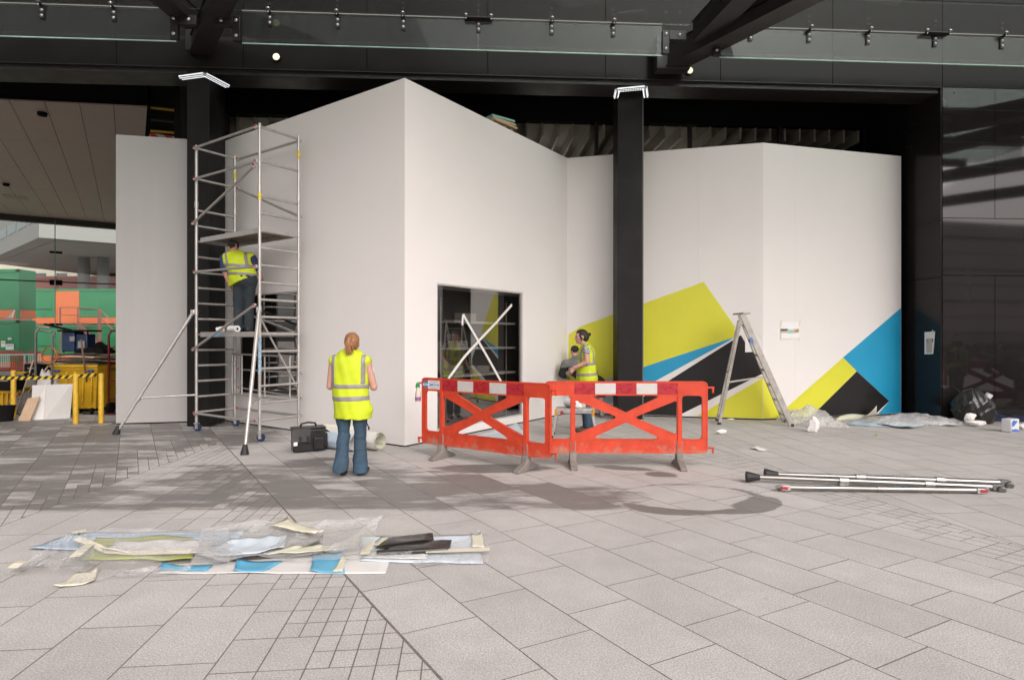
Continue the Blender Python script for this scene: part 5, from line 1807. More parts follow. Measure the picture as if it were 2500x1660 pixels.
m.build('guard_frame', M_tube, tow, smooth=True, auto=50)
# stabilisers
def stabiliser(leg, foot, ztop, spx):
    a = Zv(leg, ztop) + (foot - leg).normalized() * .05
    d = (a - foot).normalized()
    m = MB(); m.tube([foot + d * .10, foot + d * 1.15], .024, 12); m.tube([foot + d * .95, a], .029, 12); o = m.build('stabiliser', M_bright if False else M_tube, tow, smooth=True, auto=50)
    m = MB(); m.lathe(foot + Vector((0, 0, .0)), [(.058, .0), (.056, .02), (.034, .115), (.030, .14)], 16, d + Vector((0, 0, .9))); m.build('rubber_foot', M_rubber, o, smooth=True, auto=40)
    q = foot.lerp(a, spx)
    m = MB(); m.tube([q, Zv(leg, q.z + .03)], .018, 10); m.tube([q - d * .05, q + d * .05], .036, 10); m.build('strut', M_tube, o, smooth=True, auto=50)
    m = MB(); m.box(a, (.07, .07, .09)); m.build('clamp', M_bolt, o, bevel=.01)
stabiliser(FLp, G(283, 1060), 2.05, .29)
stabiliser(FRp, G(597, 1110), 2.04, .32)

# things on the tower's working deck
def paper_roll(c, axis, r, ln, label, core=.02, mat=None, group='rolls of white paper'):
    c = Vector(c); ax = Vector(axis).normalized()
    t = thing('paper_roll', label, 'paper roll', c, group=group)
    m = MB()
    n = 24
    m.lathe(c - ax * ln / 2, [(core, .004), (r * .6, .001), (r, .003), (r, ln - .003), (r * .6, ln - .001), (core, ln - .004)], n, ax)
    m.build('roll', mat or M_paper, t, smooth=True, auto=40)
    m = MB(); m.lathe(c - ax * (ln / 2 + .001), [(core * .95, 0), (core * .95, ln + .002)], 14, ax); m.build('core', M_void, t, smooth=True, auto=40)
    return t
paper_roll(Zv(FLp + ed * .95 + pp * .12, 1.70 + .055), ed, .055, .22, 'white paper roll on the working deck of the scaffold')
def crumpled_ball(c, r, seed, mat, label, sq=(1, 1, .8), cat='paper', name='crumpled_paper', group=None):
    rnd = np.random.RandomState(seed)
    bm = bmesh.new(); bmesh.ops.create_icosphere(bm, subdivisions=3, radius=1.0)
    dirs = rnd.randn(22, 3); dirs /= np.linalg.norm(dirs, axis=1)[:, None]; amp = rnd.uniform(.55, .95, 22)
    for v in bm.verts:
        p = np.array(v.co)
        k = 1.0 + .1 * rnd.randn()
        for d_, a_ in zip(dirs, amp):
            q = p @ d_
            if q > a_:
                k = min(k, a_ / q + .03 * rnd.randn())
        v.co = Vector(p * k * r * np.array(sq))
    mn = min(v.co.z for v in bm.verts)
    vs = [Vector(c) + v.co - Vector((0, 0, mn)) for v in bm.verts]
    fs = [[x.index for x in f.verts] for f in bm.faces]
    bm.free()
    m = MB(); m.add(vs, fs)
    o = m.build(name, mat, None, loc=c)
    tag(o, label, cat, group)
    return o
M_tissue = pm('tissue', (0.76, 0.745, 0.72), 0.85, var=.05, scale=14, bump=.3, bscale=50)
crumpled_ball(Zv(FLp + ed * .55 + pp * .12, 1.70), .085, 3, M_tissue, 'crumpled white paper on the working deck of the scaffold', (1.3, .8, .6))

# ================================================================== stepladder
M_lad = pm('worn_aluminium', (0.40, 0.375, 0.345), .5, .45, var=.2, scale=8, dirt=.6, dirtcol=(.20, .17, .15), bump=.1, bscale=40)
lad = thing('stepladder', 'paint-spattered aluminium stepladder standing at the fold of the mural wall', 'stepladder', G(1850, 1036))
f1, f2 = G(1934, 1041), G(1917, 1031)
r1, r2 = G(1756, 1037), G(1751, 1028)
top1 = AT(1812, 768, 10.75); top2 = AT(1808, 768, 11.20)
top1.z = top2.z = 2.04
for a, b in ((f1, top1), (f2, top2)):
    m = MB(); m.beam(a + Vector((0, 0, .01)), b, .03, .105, (1, 0, .45)); m.build('front_stile', M_lad, lad, bevel=.004)
for k in range(7):
    s = (k + .7) / 7.4
    a, b = f1.lerp(top1, s), f2.lerp(top2, s)
    m = MB(); m.beam(a, b, .09, .022); m.build('tread', M_lad, lad, bevel=.003)
rt1, rt2 = top1 + Vector((-.03, 0, -.10)), top2 + Vector((-.03, 0, -.10))
for a, b in ((r1, rt1), (r2, rt2)):
    m = MB(); m.beam(a + Vector((0, 0, .01)), b, .025, .055, (1, 0, -.3)); m.build('rear_stile', M_lad, lad, bevel=.004)
for s in (.06, .5):
    m = MB(); m.beam(r1.lerp(rt1, s), r2.lerp(rt2, s), .04, .02); m.build('rear_brace', M_lad, lad)
m = MB(); m.box((top1 + top2) / 2 + Vector((0, 0, .015)), (.13, .52, .03)); m.build('top_tread', M_lad, lad, bevel=.006)
m = MB(); m.beam(r1.lerp(rt1, .41), f1.lerp(top1, .45), .012, .03); m.build('spreader_bar', M_lad, lad)
m = MB(); q = f1.lerp(top1, .80); m.beam(q + Vector((0, -.017, -.13)), q + Vector((-.03, -.017, -.02)), .004, .05, (1, 0, .4)); m.build('sticker', pm('ladder_blue', (.06, .16, .42), .5, var=.5, scale=30), lad)
for a in (f1, f2, r1, r2):
    m = MB(); m.box(a + Vector((0, 0, .025)), (.06, .04, .05)); m.build('foot', M_rubber, lad, bevel=.006)

# ================================================================== folding work platform with things on it
hp = G(1405, 1068)
hop = thing('work_platform', 'small folding aluminium work platform with orange corners behind the barrier', 'work platform', hp)
w_, dpt, hh = .60, .34, .47
hx, hy = hp.x, hp.y
Rz = Matrix.Rotation(R(-8), 3, 'Z')
HP = lambda x, y, z: Vector((hx, hy + .1, 0)) + Rz @ Vector((x, y, z))
m = MB()
for k in range(5):
    m.box(HP(0, -dpt / 2 + .04 + k * .065, hh - .015), (w_, .055, .03), Rz)
m.build('deck', M_alu, hop, bevel=.003)
m = MB(); m.box(HP(0, -dpt / 2, hh - .04), (w_, .02, .06), Rz); m.box(HP(0, dpt / 2, hh - .04), (w_, .02, .06), Rz); m.build('rail', M_alu, hop, bevel=.003)
M_or = pm('orange_plastic', (.62, .26, .02), .45)
for sx in (-1, 1):
    for sy in (-1, 1):
        a, b = HP(sx * (w_ / 2 - .02), sy * (dpt / 2 - .02), hh - .05), HP(sx * (w_ / 2 + .06), sy * (dpt / 2 + .05), .0)
        m = MB(); m.beam(a, b, .035, .028); lg = m.build('leg', M_alu, hop, bevel=.003)
        m = MB(); m.box(b + Vector((0, 0, .02)), (.045, .04, .045), Rz); m.build('foot', M_or if sx > 0 else M_rubber, lg, bevel=.005)
        m = MB(); m.box(HP(sx * (w_ / 2 - .005), sy * (dpt / 2 - .01), hh - .06), (.045, .06, .10), Rz); m.build('corner_cap', M_or, hop, bevel=.008)
    a, b = HP(sx * (w_ / 2 + .035), -(dpt / 2 + .03), .16), HP(sx * (w_ / 2 + .035), (dpt / 2 + .03), .16)
    m = MB(); m.beam(a, b, .03, .03); m.build('crossbar', M_alu, hop)
    # leg frame rung
    m = MB(); m.beam(HP(sx * (w_ / 2 + .01), -(dpt / 2), .3), HP(sx * (w_ / 2 + .01), dpt / 2, .3), .03, .02); m.build('rung', M_alu, hop)
m = MB(); m.box(HP(-.2, -dpt / 2 - .02, hh - .06), (.05, .03, .05), Rz); m.build('red_latch', M_clip, hop, bevel=.006)
paper_roll(HP(-.06, .0, hh + .075), Rz @ Vector((.55, -.8, 0)), .075, .24, 'fat white paper roll on the folding work platform', .025)
c = HP(.11, .06, hh)
m = MB(); m.box(c + Vector((0, 0, .035)), (.13, .10, .07), Rz)
tag(m.build('small_box', pm('kraft_box', (.58, .50, .40), .7), None, loc=c, bevel=.004), 'small pale box on the folding work platform', 'box')
crumpled_ball(HP(.06, -.10, hh), .07, 8, M_tissue, 'crumpled tissue beside the roll on the work platform', (1.1, .8, .7))

# ================================================================== tool bag
bp_ = G(742, 1106)
bag = thing('tool_bag', 'black boxy leather tool bag on the paving next to the scaffold', 'bag', bp_)
M_leather = pm('black_leather', (.013, .012, .012), .38, var=.3, scale=9, bump=.15, bscale=30, spec=.5)
Rb = Matrix.Rotation(R(28), 3, 'Z')
BG = lambda x, y, z: bp_ + Vector((0, .18, 0)) + Rb @ Vector((x, y, z))
def soft_box(c, s, rot, name, par, bev):
    m = MB(); m.box(c, s, rot); return m.build(name, M_leather, par, bevel=bev, seg=3)
soft_box(BG(0, 0, .165), (.44, .24, .31), Rb, 'body', bag, .02)
m = MB(); m.plate([BG(-.235, -.125, .34), BG(.225, -.125, .345), BG(.225, .125, .345), BG(-.235, .125, .34)], (0, 0, 1), .02); m.build('top_flap', M_leather, bag, bevel=.008)
m = MB(); m.plate([BG(-.235, -.128, .34), BG(.02, -.130, .34), BG(.0, -.165, .15), BG(-.26, -.175, .15)], Rb @ Vector((0, -1, .2)), .012); m.build('front_flap', M_leather, bag, bevel=.005)
soft_box(BG(.225, -.01, .15), (.05, .18, .20), Rb, 'end_pocket', bag, .012)
soft_box(BG(.12, -.14, .12), (.15, .05, .17), Rb, 'front_pocket', bag, .012)
m = MB(); m.tube([BG(-.11, 0, .35), BG(-.09, 0, .39), BG(0, 0, .405), BG(.09, 0, .39), BG(.11, 0, .35)], .014, 8); m.build('handle', M_leather, bag, smooth=True)
for dx in (-.13, -.03):
    m = MB(); m.box(BG(dx, -.175, .19), (.03, .008, .09), Rb); m.build('buckle', M_rubber, bag, bevel=.003)
m = MB(); m.box(BG(-.20, -.19, .14), (.05, .012, .05), Rb); m.build('luggage_tag', M_paper, bag)
m = MB(); m.plate([BG(.24, .10, .30), BG(.34, .10, .22), BG(.30, .10, .18), BG(.24, .10, .2)], Rb @ Vector((0, -1, 0)), .006); m.build('side_strap', M_leather, bag)

# ================================================================== vinyl rolls by the wall
def sheet_roll(c0, c1, r, turns, mats, label, loose=.012):
    """a rolled-up sheet: spiral cross-section drawn from c0 to c1"""
    c0, c1 = Vector(c0), Vector(c1)
    ax = (c1 - c0).normalized()
    sd = Vector((-ax.y, ax.x, 0)); up = Vector((0, 0, 1))
    mb = MB(); n = int(turns * 26)
    ring = []
    for i in range(n + 1):
        an = i / 26 * 2 * math.pi
        rr = r - loose * i / 26
        ring.append((rr * math.cos(an), rr * math.sin(an)))
    t_ = .003
    for i in range(n):
        (x0, z0), (x1, z1) = ring[i], ring[i + 1]
        q = lambda c, x, z, k: c + sd * x * (1 - k) + up * z * (1 - k)
        k = t_ / r
        A, B, C_, D_ = q(c0, x0, z0, 0), q(c1, x0, z0, 0), q(c1, x1, z1, 0), q(c0, x1, z1, 0)
        a, b, c_, d_ = q(c0, x0, z0, k), q(c1, x0, z0, k), q(c1, x1, z1, k), q(c0, x1, z1, k)
        mb.cur = 0
        mb.add([A, B, C_, D_], [(0, 1, 2, 3)])
        mb.cur = 1
        mb.add([a, b, c_, d_], [(3, 2, 1, 0)])
        mb.add([A, D_, d_, a], [(0, 1, 2, 3)]); mb.add([B, b, c_, C_], [(0, 1, 2, 3)])
    o = mb.build('vinyl_roll', mats, None, loc=c0 - Vector((0, 0, r)), smooth=True, auto=60)
    tag(o, label, 'vinyl roll', 'rolled vinyl by the white prism')
    return o
M_cream2 = pm('cream_backing', (.66, .65, .52), .45, var=.04, scale=3)
M_creamw = pm('white_backing', (.72, .71, .66), .45, var=.03, scale=3)
M_plblue = pm('pale_blue_backing', (.50, .61, .70), .4, var=.04, scale=3)
sheet_roll(G(925, 1103) + Vector((0, .05, .135)), G(812, 1088) + Vector((-.3, .30, .135)), .135, 2.6, [M_creamw, M_cream2], 'cream vinyl roll with its open spiral end facing out', .02)
sheet_roll(G(868, 1102) + Vector((0, -.02, .12)), G(776, 1092) + Vector((0, .05, .12)), .12, 1.9, [M_plblue, M_creamw], 'pale blue vinyl roll between the tool bag and the woman', .012)
sheet_roll(G(880, 1083) + Vector((0, .25, .13)), G(790, 1080) + Vector((-.1, .2, .13)), .13, 1.8, [M_cream2, M_creamw], 'cream vinyl roll lying behind the pale blue one', .012)

# ================================================================== loose stabiliser poles
def pole(a, b, r, label, foot=True, clip=False):
    a, b = Vector(a), Vector(b)
    d = (b - a).normalized()
    t = thing('scaffold_pole', label, 'pole', Vector((a.x, a.y, 0)), group='loose poles on the paving')
    m = MB(); m.tube([a + d * (.10 if foot else .06), a + d * 1.05], r * .86, 14); m.tube([a + d * .95, b - d * .05], r, 14); m.build('tube', M_tubed2, t, smooth=True, auto=50)
    if foot:
        m = MB(); m.lathe(a, [(.062, 0), (.060, .015), (.036, .115), (.032, .14)], 16, d); m.build('rubber_foot', M_rubber, t, smooth=True, auto=40)
        for s in (1.0, (b - a).length * .74):
            m = MB(); m.tube([a + d * (s - .04), a + d * (s + .05)], r + .010, 12); m.box(a + d * s + Vector((0, 0, -r - .004)), (.09, .05, .03)); m.build('collar', M_bolt, t, smooth=True, auto=40)
        m = MB(); m.box(b, (.10, .06, .06), d.to_track_quat('X', 'Z').to_matrix()); m.lathe(b + Vector((.03, -.03, -.02)), [(.03, -.03), (.042, -.02), (.042, .02), (.03, .03)], 12, (.4, 1, .2)); m.build('coupler', pm('dark_zinc', (.16, .16, .155), .45, .7, var=.3, scale=30), t, bevel=.006)
    if clip:
        for q, sg in ((a, 1), (b, -1)):
            m = MB(); m.box(q + d * sg * .02, (.09, .07, .05)); m.tube([q - d * sg * .03 + Vector((0, -.03, .03)), q - d * sg * .075 + Vector((0, 0, 0)), q - d * sg * .03 + Vector((0, .03, -.03))], .012, 8); m.build('hook_clamp', M_bolt, t, bevel=.008)
            m = MB(); m.box(q + d * sg * .0 + Vector((0, -.037, .0)), (.07, .008, .03)); m.build('red_catch', M_clip, t, bevel=.003)
M_tubed2 = pm('polished_tube', (.30, .285, .27), .30, .9, var=.12, scale=6, dirt=.15, dirtcol=(.3, .27, .24))
pole(G(1822, 1177) + Vector((0, 0, .062)), G(2432, 1199) + Vector((0, 0, .045)), .030, 'long polished pole with a black rubber foot, nearer of the two long poles')
pole(G(1872, 1172) + Vector((0, .05, .06)), G(2455, 1190) + Vector((0, .02, .05)), .029, 'long polished pole lying just behind the nearer footed pole')
pole(G(1912, 1200) + Vector((0, 0, .045)), G(2396, 1205) + Vector((0, 0, .035)), .030, 'shorter polished pole with red catches in front of the footed poles', False, True)
# ================================================================== people: bodies as one continuous surface
class Field:
    """smooth union of rounded shapes sampled on a grid, meshed by surface nets"""
    def __init__(s, lo, hi, h):
        s.lo = np.array(lo, float); s.h = h
        s.n = np.ceil((np.array(hi, float) - s.lo) / h).astype(int) + 1
        s.v = np.full(tuple(s.n), 1.0, np.float32)
        s.ax = [s.lo[i] + h * np.arange(s.n[i]) for i in range(3)]

    def sub(s, lo, hi):
        i0 = np.clip(np.floor((np.array(lo) - s.lo) / s.h).astype(int), 0, s.n - 1)
        i1 = np.clip(np.ceil((np.array(hi) - s.lo) / s.h).astype(int) + 1, 1, s.n)
        sl = tuple(slice(a, b) for a, b in zip(i0, i1))
        X = s.ax[0][sl[0]][:, None, None]; Y = s.ax[1][sl[1]][None, :, None]; Z = s.ax[2][sl[2]][None, None, :]
        return sl, X, Y, Z

    def _join(s, sl, d, k):
        a = s.v[sl]
        if k <= 0:
            s.v[sl] = np.minimum(a, d)
        else:
            t = np.clip(.5 + .5 * (a - d) / k, 0, 1)
            s.v[sl] = a * (1 - t) + d * t - k * t * (1 - t)

    def cap(s, a, b, ra, rb=None, k=.02, flat=None):
        """tapered limb from a to b; flat=(axis vector, factor) squashes it"""
        rb = ra if rb is None else rb
        a, b = np.array(a, float), np.array(b, float)
        m = max(ra, rb) * (1.3 if flat is None else 1.8) + k + .03
        sl, X, Y, Z = s.sub(np.minimum(a, b) - m, np.maximum(a, b) + m)
        ba = b - a; L2 = max(ba @ ba, 1e-9)
        px, py, pz = X - a[0], Y - a[1], Z - a[2]
        t = np.clip((px * ba[0] + py * ba[1] + pz * ba[2]) / L2, 0, 1)
        qx, qy, qz = px - t * ba[0], py - t * ba[1], pz - t * ba[2]
        d2 = qx ** 2 + qy ** 2 + qz ** 2
        if flat is not None:
            f = np.array(flat[0], float); f /= np.linalg.norm(f)
            w = qx * f[0] + qy * f[1] + qz * f[2]
            d2 = d2 + (flat[1] ** 2 - 1) * w ** 2
        s._join(sl, np.sqrt(d2) - (ra + (rb - ra) * t), k)
        return s

    def ell(s, c, r, k=.02, rot=None):
        c, r = np.array(c, float), np.array(r, float)
        m = r.max() + k + .03
        sl, X, Y, Z = s.sub(c - m, c + m)
        x, y, z = X - c[0], Y - c[1], Z - c[2]
        if rot is not None:
            M = np.array(rot).T
            x, y, z = (M[0, 0] * x + M[0, 1] * y + M[0, 2] * z, M[1, 0] * x + M[1, 1] * y + M[1, 2] * z, M[2, 0] * x + M[2, 1] * y + M[2, 2] * z)
        k0 = np.sqrt((x / r[0]) ** 2 + (y / r[1]) ** 2 + (z / r[2]) ** 2)
        k1 = np.sqrt((x / r[0] ** 2) ** 2 + (y / r[1] ** 2) ** 2 + (z / r[2] ** 2) ** 2)
        s._join(sl, k0 * (k0 - 1) / np.maximum(k1, 1e-6), k)
        return s

    def plane(s, n, c):
        """cut: keep n.p <= c"""
        X, Y, Z = s.ax[0][:, None, None], s.ax[1][None, :, None], s.ax[2][None, None, :]
        s.v = np.maximum(s.v, (n[0] * X + n[1] * Y + n[2] * Z - c).astype(np.float32))
        return s

    def copy(s):
        o = Field.__new__(Field); o.lo, o.h, o.n, o.ax = s.lo, s.h, s.n, s.ax; o.v = s.v.copy(); return o

    def wrinkle(s, amp, scale, seed=0, dirn=(1, 1, 1)):
        rnd = np.random.RandomState(seed)
        X, Y, Z = s.ax[0][:, None, None], s.ax[1][None, :, None], s.ax[2][None, None, :]
        w = 0
        for i in range(6):
            d = rnd.randn(3) * np.array(dirn); d /= np.linalg.norm(d); f = scale * (1 + .5 * i)
            w = w + np.sin(f * (d[0] * X + d[1] * Y + d[2] * Z) + rnd.rand() * 6.28) / (1 + .35 * i)
        s.v = (s.v + amp * w).astype(np.float32)
        return s

    def mesh(s):
        v = s.v
        v = np.pad(v, 1, constant_values=1.0)
        lo = s.lo - s.h
        nx, ny, nz = v.shape
        acc = np.zeros((nx - 1, ny - 1, nz - 1, 3), np.float32); cnt = np.zeros((nx - 1, ny - 1, nz - 1), np.float32)
        for ax in range(3):
            o1, o2 = [(1, 2), (0, 2), (0, 1)][ax]
            for e1_ in (0, 1):
                for e2_ in (0, 1):
                    st = [0, 0, 0]; st[o1] = e1_; st[o2] = e2_
                    en = list(st); en[ax] = 1
                    sl_a = tuple(slice(st[i], st[i] + v.shape[i] - 1) for i in range(3))
                    sl_b = tuple(slice(en[i], en[i] + v.shape[i] - 1) for i in range(3))
                    a, b = v[sl_a], v[sl_b]
                    m = (a < 0) != (b < 0)
                    I = np.nonzero(m)
                    if not len(I[0]):
                        continue
                    t = a[I] / (a[I] - b[I])
                    for c in range(3):
                        acc[I[0], I[1], I[2], c] += (t if c == ax else st[c])
                    cnt[I] += 1
        I = np.nonzero(cnt > 0)
        idx = np.full(cnt.shape, -1, np.int64); idx[I] = np.arange(len(I[0]))
        P = acc[I] / cnt[I][:, None] + np.stack(I, 1)
        P = P * s.h + lo
        faces = []
        for ax in range(3):
            o1, o2 = [(1, 2), (2, 0), (0, 1)][ax]
            a = v.take(range(0, v.shape[ax] - 1), ax); b = v.take(range(1, v.shape[ax]), ax)
            m = (a < 0) != (b < 0)
            J = np.stack(np.nonzero(m), 1)
            if not len(J):
                continue
            inside_first = (a < 0)[tuple(J.T)]
            q = []
            for d1, d2 in ((-1, -1), (0, -1), (0, 0), (-1, 0)):
                c = J.copy(); c[:, o1] += d1; c[:, o2] += d2
                q.append(idx[c[:, 0], c[:, 1], c[:, 2]])
            q = np.stack(q, 1)
            q[~inside_first] = q[~inside_first][:, ::-1]
            faces.append(q)
        fq = np.concatenate(faces); fq = fq[(fq >= 0).all(1)]
        return P, fq

    def build(s, name, mat, parent=None, loc=(0, 0, 0), smooth_it=2):
        P, fq = s.mesh()
        # relax a little to take the grid out of the surface
        if smooth_it and len(P):
            e = np.concatenate([fq[:, [0, 1]], fq[:, [1, 2]], fq[:, [2, 3]], fq[:, [3, 0]]])
            for _ in range(smooth_it):
                acc = np.zeros_like(P); cnt = np.zeros(len(P))
                np.add.at(acc, e[:, 0], P[e[:, 1]]); np.add.at(acc, e[:, 1], P[e[:, 0]])
                np.add.at(cnt, e[:, 0], 1); np.add.at(cnt, e[:, 1], 1)
                P = P * .5 + acc / np.maximum(cnt, 1)[:, None] * .5
        me = bpy.data.meshes.new(name)
        me.vertices.add(len(P)); me.vertices.foreach_set('co', P.astype(np.float32).ravel())
        me.loops.add(len(fq) * 4); me.loops.foreach_set('vertex_index', fq.ravel().astype(np.int32))
        me.polygons.add(len(fq)); me.polygons.foreach_set('loop_start', np.arange(0, len(fq) * 4, 4, dtype=np.int32))
        me.polygons.foreach_set('use_smooth', np.ones(len(fq), bool))
        me.update(calc_edges=True); me.validate()
        me.materials.append(mat)
        o = bpy.data.objects.new(name, me)
        link(o, parent)
        if parent is None:
            o.location = loc
        WL[o] = Vector(loc)
        return o

M_skin = pm('skin', (0.50, 0.275, 0.215), .5, var=.10, scale=14, spec=.4)
M_hiviz = pm('hi_vis_yellow', (0.50, 0.60, 0.012), .7, var=.08, scale=10, bump=.12, bscale=60)
M_silver = pm('reflective_tape', (0.24, 0.225, 0.215), .4, var=.08, scale=20)
M_jeans = pm('blue_denim', (0.034, 0.068, 0.105), .85, var=.22, scale=9, bump=.2, bscale=120, stretch=(1, 1, .4))
M_jeansd = pm('dark_trousers', (0.022, 0.030, 0.036), .85, var=.25, scale=9, bump=.2, bscale=90)
M_shoe = pm('dark_shoe', (0.022, 0.015, 0.013), .5, var=.3, scale=12)
M_hairr = pm('red_blond_hair', (0.30, 0.135, 0.055), .5, var=.35, scale=30, stretch=(3, 3, .5), bump=.5, bscale=60)
M_haird = pm('dark_brown_hair', (0.014, 0.009, 0.007), .62, var=.4, scale=30, stretch=(3, 3, .5), bump=.4, bscale=60)
M_navyt = pm('navy_tshirt', (0.020, 0.035, 0.10), .85, var=.15, scale=12)
M_black_c = pm('black_cloth', (0.011, 0.010, 0.010), .9, var=.25, scale=10)
M_grey_c = pm('grey_cloth', (0.16, 0.155, 0.15), .9, var=.12, scale=10)
M_strip = stripe_mat('striped_tshirt', (.62, .62, .62), (.014, .018, .04), .034, (.25, 0, .97), .85)
M_eye = pm('eye_dark', (.02, .015, .012), .25)
M_lip = pm('lips', (.40, .16, .13), .45)

def hand(f, wrist, d, side, palm_n, curl=.5, size=1.0):
    """palm, four unequal bent fingers and a thumb; d = direction of the fingers, side = towards the thumb"""
    w = np.array(wrist, float); d = np.array(d, float); d /= np.linalg.norm(d)
    sd = np.array(side, float); sd -= d * (sd @ d); sd /= np.linalg.norm(sd)
    pn = np.array(palm_n, float); pn -= d * (pn @ d) + sd * (pn @ sd); pn /= np.linalg.norm(pn)
    S = size
    f.cap(w, w + d * .075 * S, .026 * S, .034 * S, .012, (pn, 1.6))
    k0 = w + d * .085 * S
    for i, (off, ln) in enumerate(((.030, .070), (.010, .080), (-.010, .074), (-.029, .058))):
        a = k0 + sd * off * S
        b = a + (d * math.cos(curl * .6) + pn * math.sin(curl * .6)) * ln * .5 * S
        c = b + (d * math.cos(curl * 1.7) + pn * math.sin(curl * 1.7)) * ln * .5 * S
        f.cap(a - d * .01, b, .0095 * S, .0088 * S, .004); f.cap(b, c, .0088 * S, .0075 * S, .002)
    a = w + d * .03 * S + sd * .024 * S
    b = a + (d * .6 + sd * .75 + pn * .25) * .04 * S
    c = b + (d * .9 + sd * .15 + pn * .4) * .034 * S
    f.cap(a, b, .013 * S, .011 * S, .008); f.cap(b, c, .011 * S, .009 * S, .002)

def head(f, c, face, up=(0, 0, 1), s=1.0):
    """skull, jaw, nose, brow, lips, ears; face = direction it looks"""
    c = np.array(c, float); fd = np.array(face, float); fd /= np.linalg.norm(fd)
    u = np.array(up, float); u -= fd * (u @ fd); u /= np.linalg.norm(u)
    r = np.cross(fd, u)
    M = np.stack([r, fd, u], 1)
    P = lambda x, y, z: c + (r * x + fd * y + u * z) * s
    f.ell(P(0, -.012, .022), (.076 * s, .096 * s, .094 * s), .02, M)
    f.ell(P(0, .030, -.045), (.056 * s, .060 * s, .075 * s), .03, M)
    f.cap(P(0, .085, .010), P(0, .108, -.028), .009 * s, .014 * s, .012)          # nose
    f.cap(P(-.035, .078, .022), P(.035, .078, .022), .012 * s, .012 * s, .016)     # brow
    f.cap(P(-.018, .085, -.058), P(.018, .085, -.058), .008 * s, .008 * s, .010)   # lips
    f.ell(P(0, .072, -.098), (.022 * s, .018 * s, .016 * s), .02, M)               # chin
    for sg in (-1, 1):
        f.ell(P(sg * .078, -.012, -.012), (.010 * s, .018 * s, .028 * s), .006, M)
        f.ell(P(sg * .040, .060, -.025), (.024 * s, .026 * s, .024 * s), .02, M)
    return P

def person(label, loc):
    return label, Vector(loc)

HB = .0075
def bands(vest, specs, parent, nm='reflective_band'):
    """strips of tape following the vest: each spec is a list of (normal, centre, half-width) slabs"""
    for sp in specs:
        b = vest.copy(); b.v = b.v - .0045
        for n, c, hw in sp:
            b.plane(n, c + hw); b.plane((-n[0], -n[1], -n[2]), -c + hw)
        b.build(nm, M_silver, parent)

# ---------------------------------------------------------------- woman walking away
loc = G(857, 1160)
lo, hi = (-.40, -.40, -.02), (.42, .45, 1.72)
f = Field(lo, hi, HB)
hc = (.012, .02, 1.545)
head(f, hc, (.06, 1, -.05), s=1.0)
f.cap((0.005, .0, 1.38), (.01, .015, 1.47), .055, .05, .03)
f.ell((-.005, .0, 1.22), (.185, .115, .24), .04)
f.ell((-.005, .0, 1.0), (.17, .115, .22), .04)
f.ell((0, -.01, .84), (.18, .13, .14), .04)
f.cap((-.17, 0, 1.345), (.16, 0, 1.345), .055, .055, .04)
for sx, el, wr in ((-1, (-.246, .01, 1.04), (-.13, .25, 1.14)), (1, (.262, .02, 1.03), (.15, .26, 1.16))):
    sh_ = (sx * .195 - .012, 0, 1.33)
    f.cap(sh_, el, .050, .042, .02); f.cap(el, wr, .042, .028, .01)
    d = np.array(wr) - np.array(el)
    hand(f, wr, d * .6 + np.array((-sx * .06, .02, .02)), (0, .1, 1), (-sx, 0, 0), .9)
for hp_, kn, an in (((-.09, 0, .80), (-.085, -.01, .47), (-.09, -.10, .15)), ((.10, 0, .80), (.105, .02, .45), (.105, .01, .09))):
    f.cap(hp_, kn, .085, .058, .03); f.cap(kn, an, .056, .036, .01)
f.cap((-.09, -.10, .15), (-.085, -.02, .06), .035, .03, .02); f.cap((.105, -.01, .06), (.12, .14, .045), .035, .03, .02)
wa = f.build('person', M_skin, None, loc)
tag(wa, 'person in a yellow hi-vis vest and jeans seen from behind, red-blond ponytail', 'person')
v = Field((-.40, -.30, .55), (.42, .30, 1.55), HB)
v.ell((-.012, 0, 1.22), (.218, .140, .27), .03); v.ell((-.008, 0, 1.0), (.212, .145, .36), .05); v.ell((.022, -.01, .70), (.222, .160, .36), .05)
v.cap((-.205, 0, 1.335), (.185, 0, 1.335), .062, .062, .05); v.cap((-.09, 0, 1.40), (.10, 0, 1.40), .040, .040, .05)
v.cap((.19, -.02, .80), (.225, -.02, .77), .05, .04, .06)
v.plane((-.0, 0, -1), -.665); v.plane((.10, 0, -1), -.642)
v.wrinkle(.0034, 17, 4, (1, 1, .6))
vo = v.build('vest', M_hiviz, wa)
Zn = (0, 0, 1)
bands(v, [[((.02, 0, 1), 1.045, .026)], [((-.02, 0, 1), .905, .028)],
          [((1, 0, 0), -.185, .024), (Zn, 1.24, .172)], [((1, 0, 0), .160, .024), (Zn, 1.24, .172)]], vo)
j = Field((-.30, -.35, .0), (.32, .30, .90), HB)
j.ell((0, -.015, .80), (.185, .140, .13), .03)
j.cap((.10, 0, .80), (.103, .02, .47), .098, .068, .03); j.cap((.103, .02, .47), (.108, .0, .0), .066, .092, .02)
j.plane((0, 0, -1), -.03)
jl = Field((-.30, -.35, .0), (.32, .30, .90), HB)
jl.ell((-.05, -.01, .80), (.10, .13, .10), .03)
jl.cap((-.09, 0, .80), (-.083, -.005, .47), .098, .067, .03); jl.cap((-.083, -.005, .47), (-.090, -.13, .04), .065, .090, .02)
jl.plane((0, .25, -1), -.115)
t_ = np.clip(.5 + .5 * (j.v - jl.v) / .02, 0, 1); j.v = (j.v * (1 - t_) + jl.v * t_ - .02 * t_ * (1 - t_)).astype(np.float32)
j.wrinkle(.0032, 26, 8, (.5, .5, 1.6))
j.build('jeans', M_jeans, wa)
s_ = Field((-.22, -.32, -.01), (.26, .28, .26), HB)
s_.cap((-.088, -.085, .105), (-.085, -.02, .045), .046, .042, .02); s_.cap((-.085, -.03, .05), (-.085, .05, .036), .042, .034, .02)
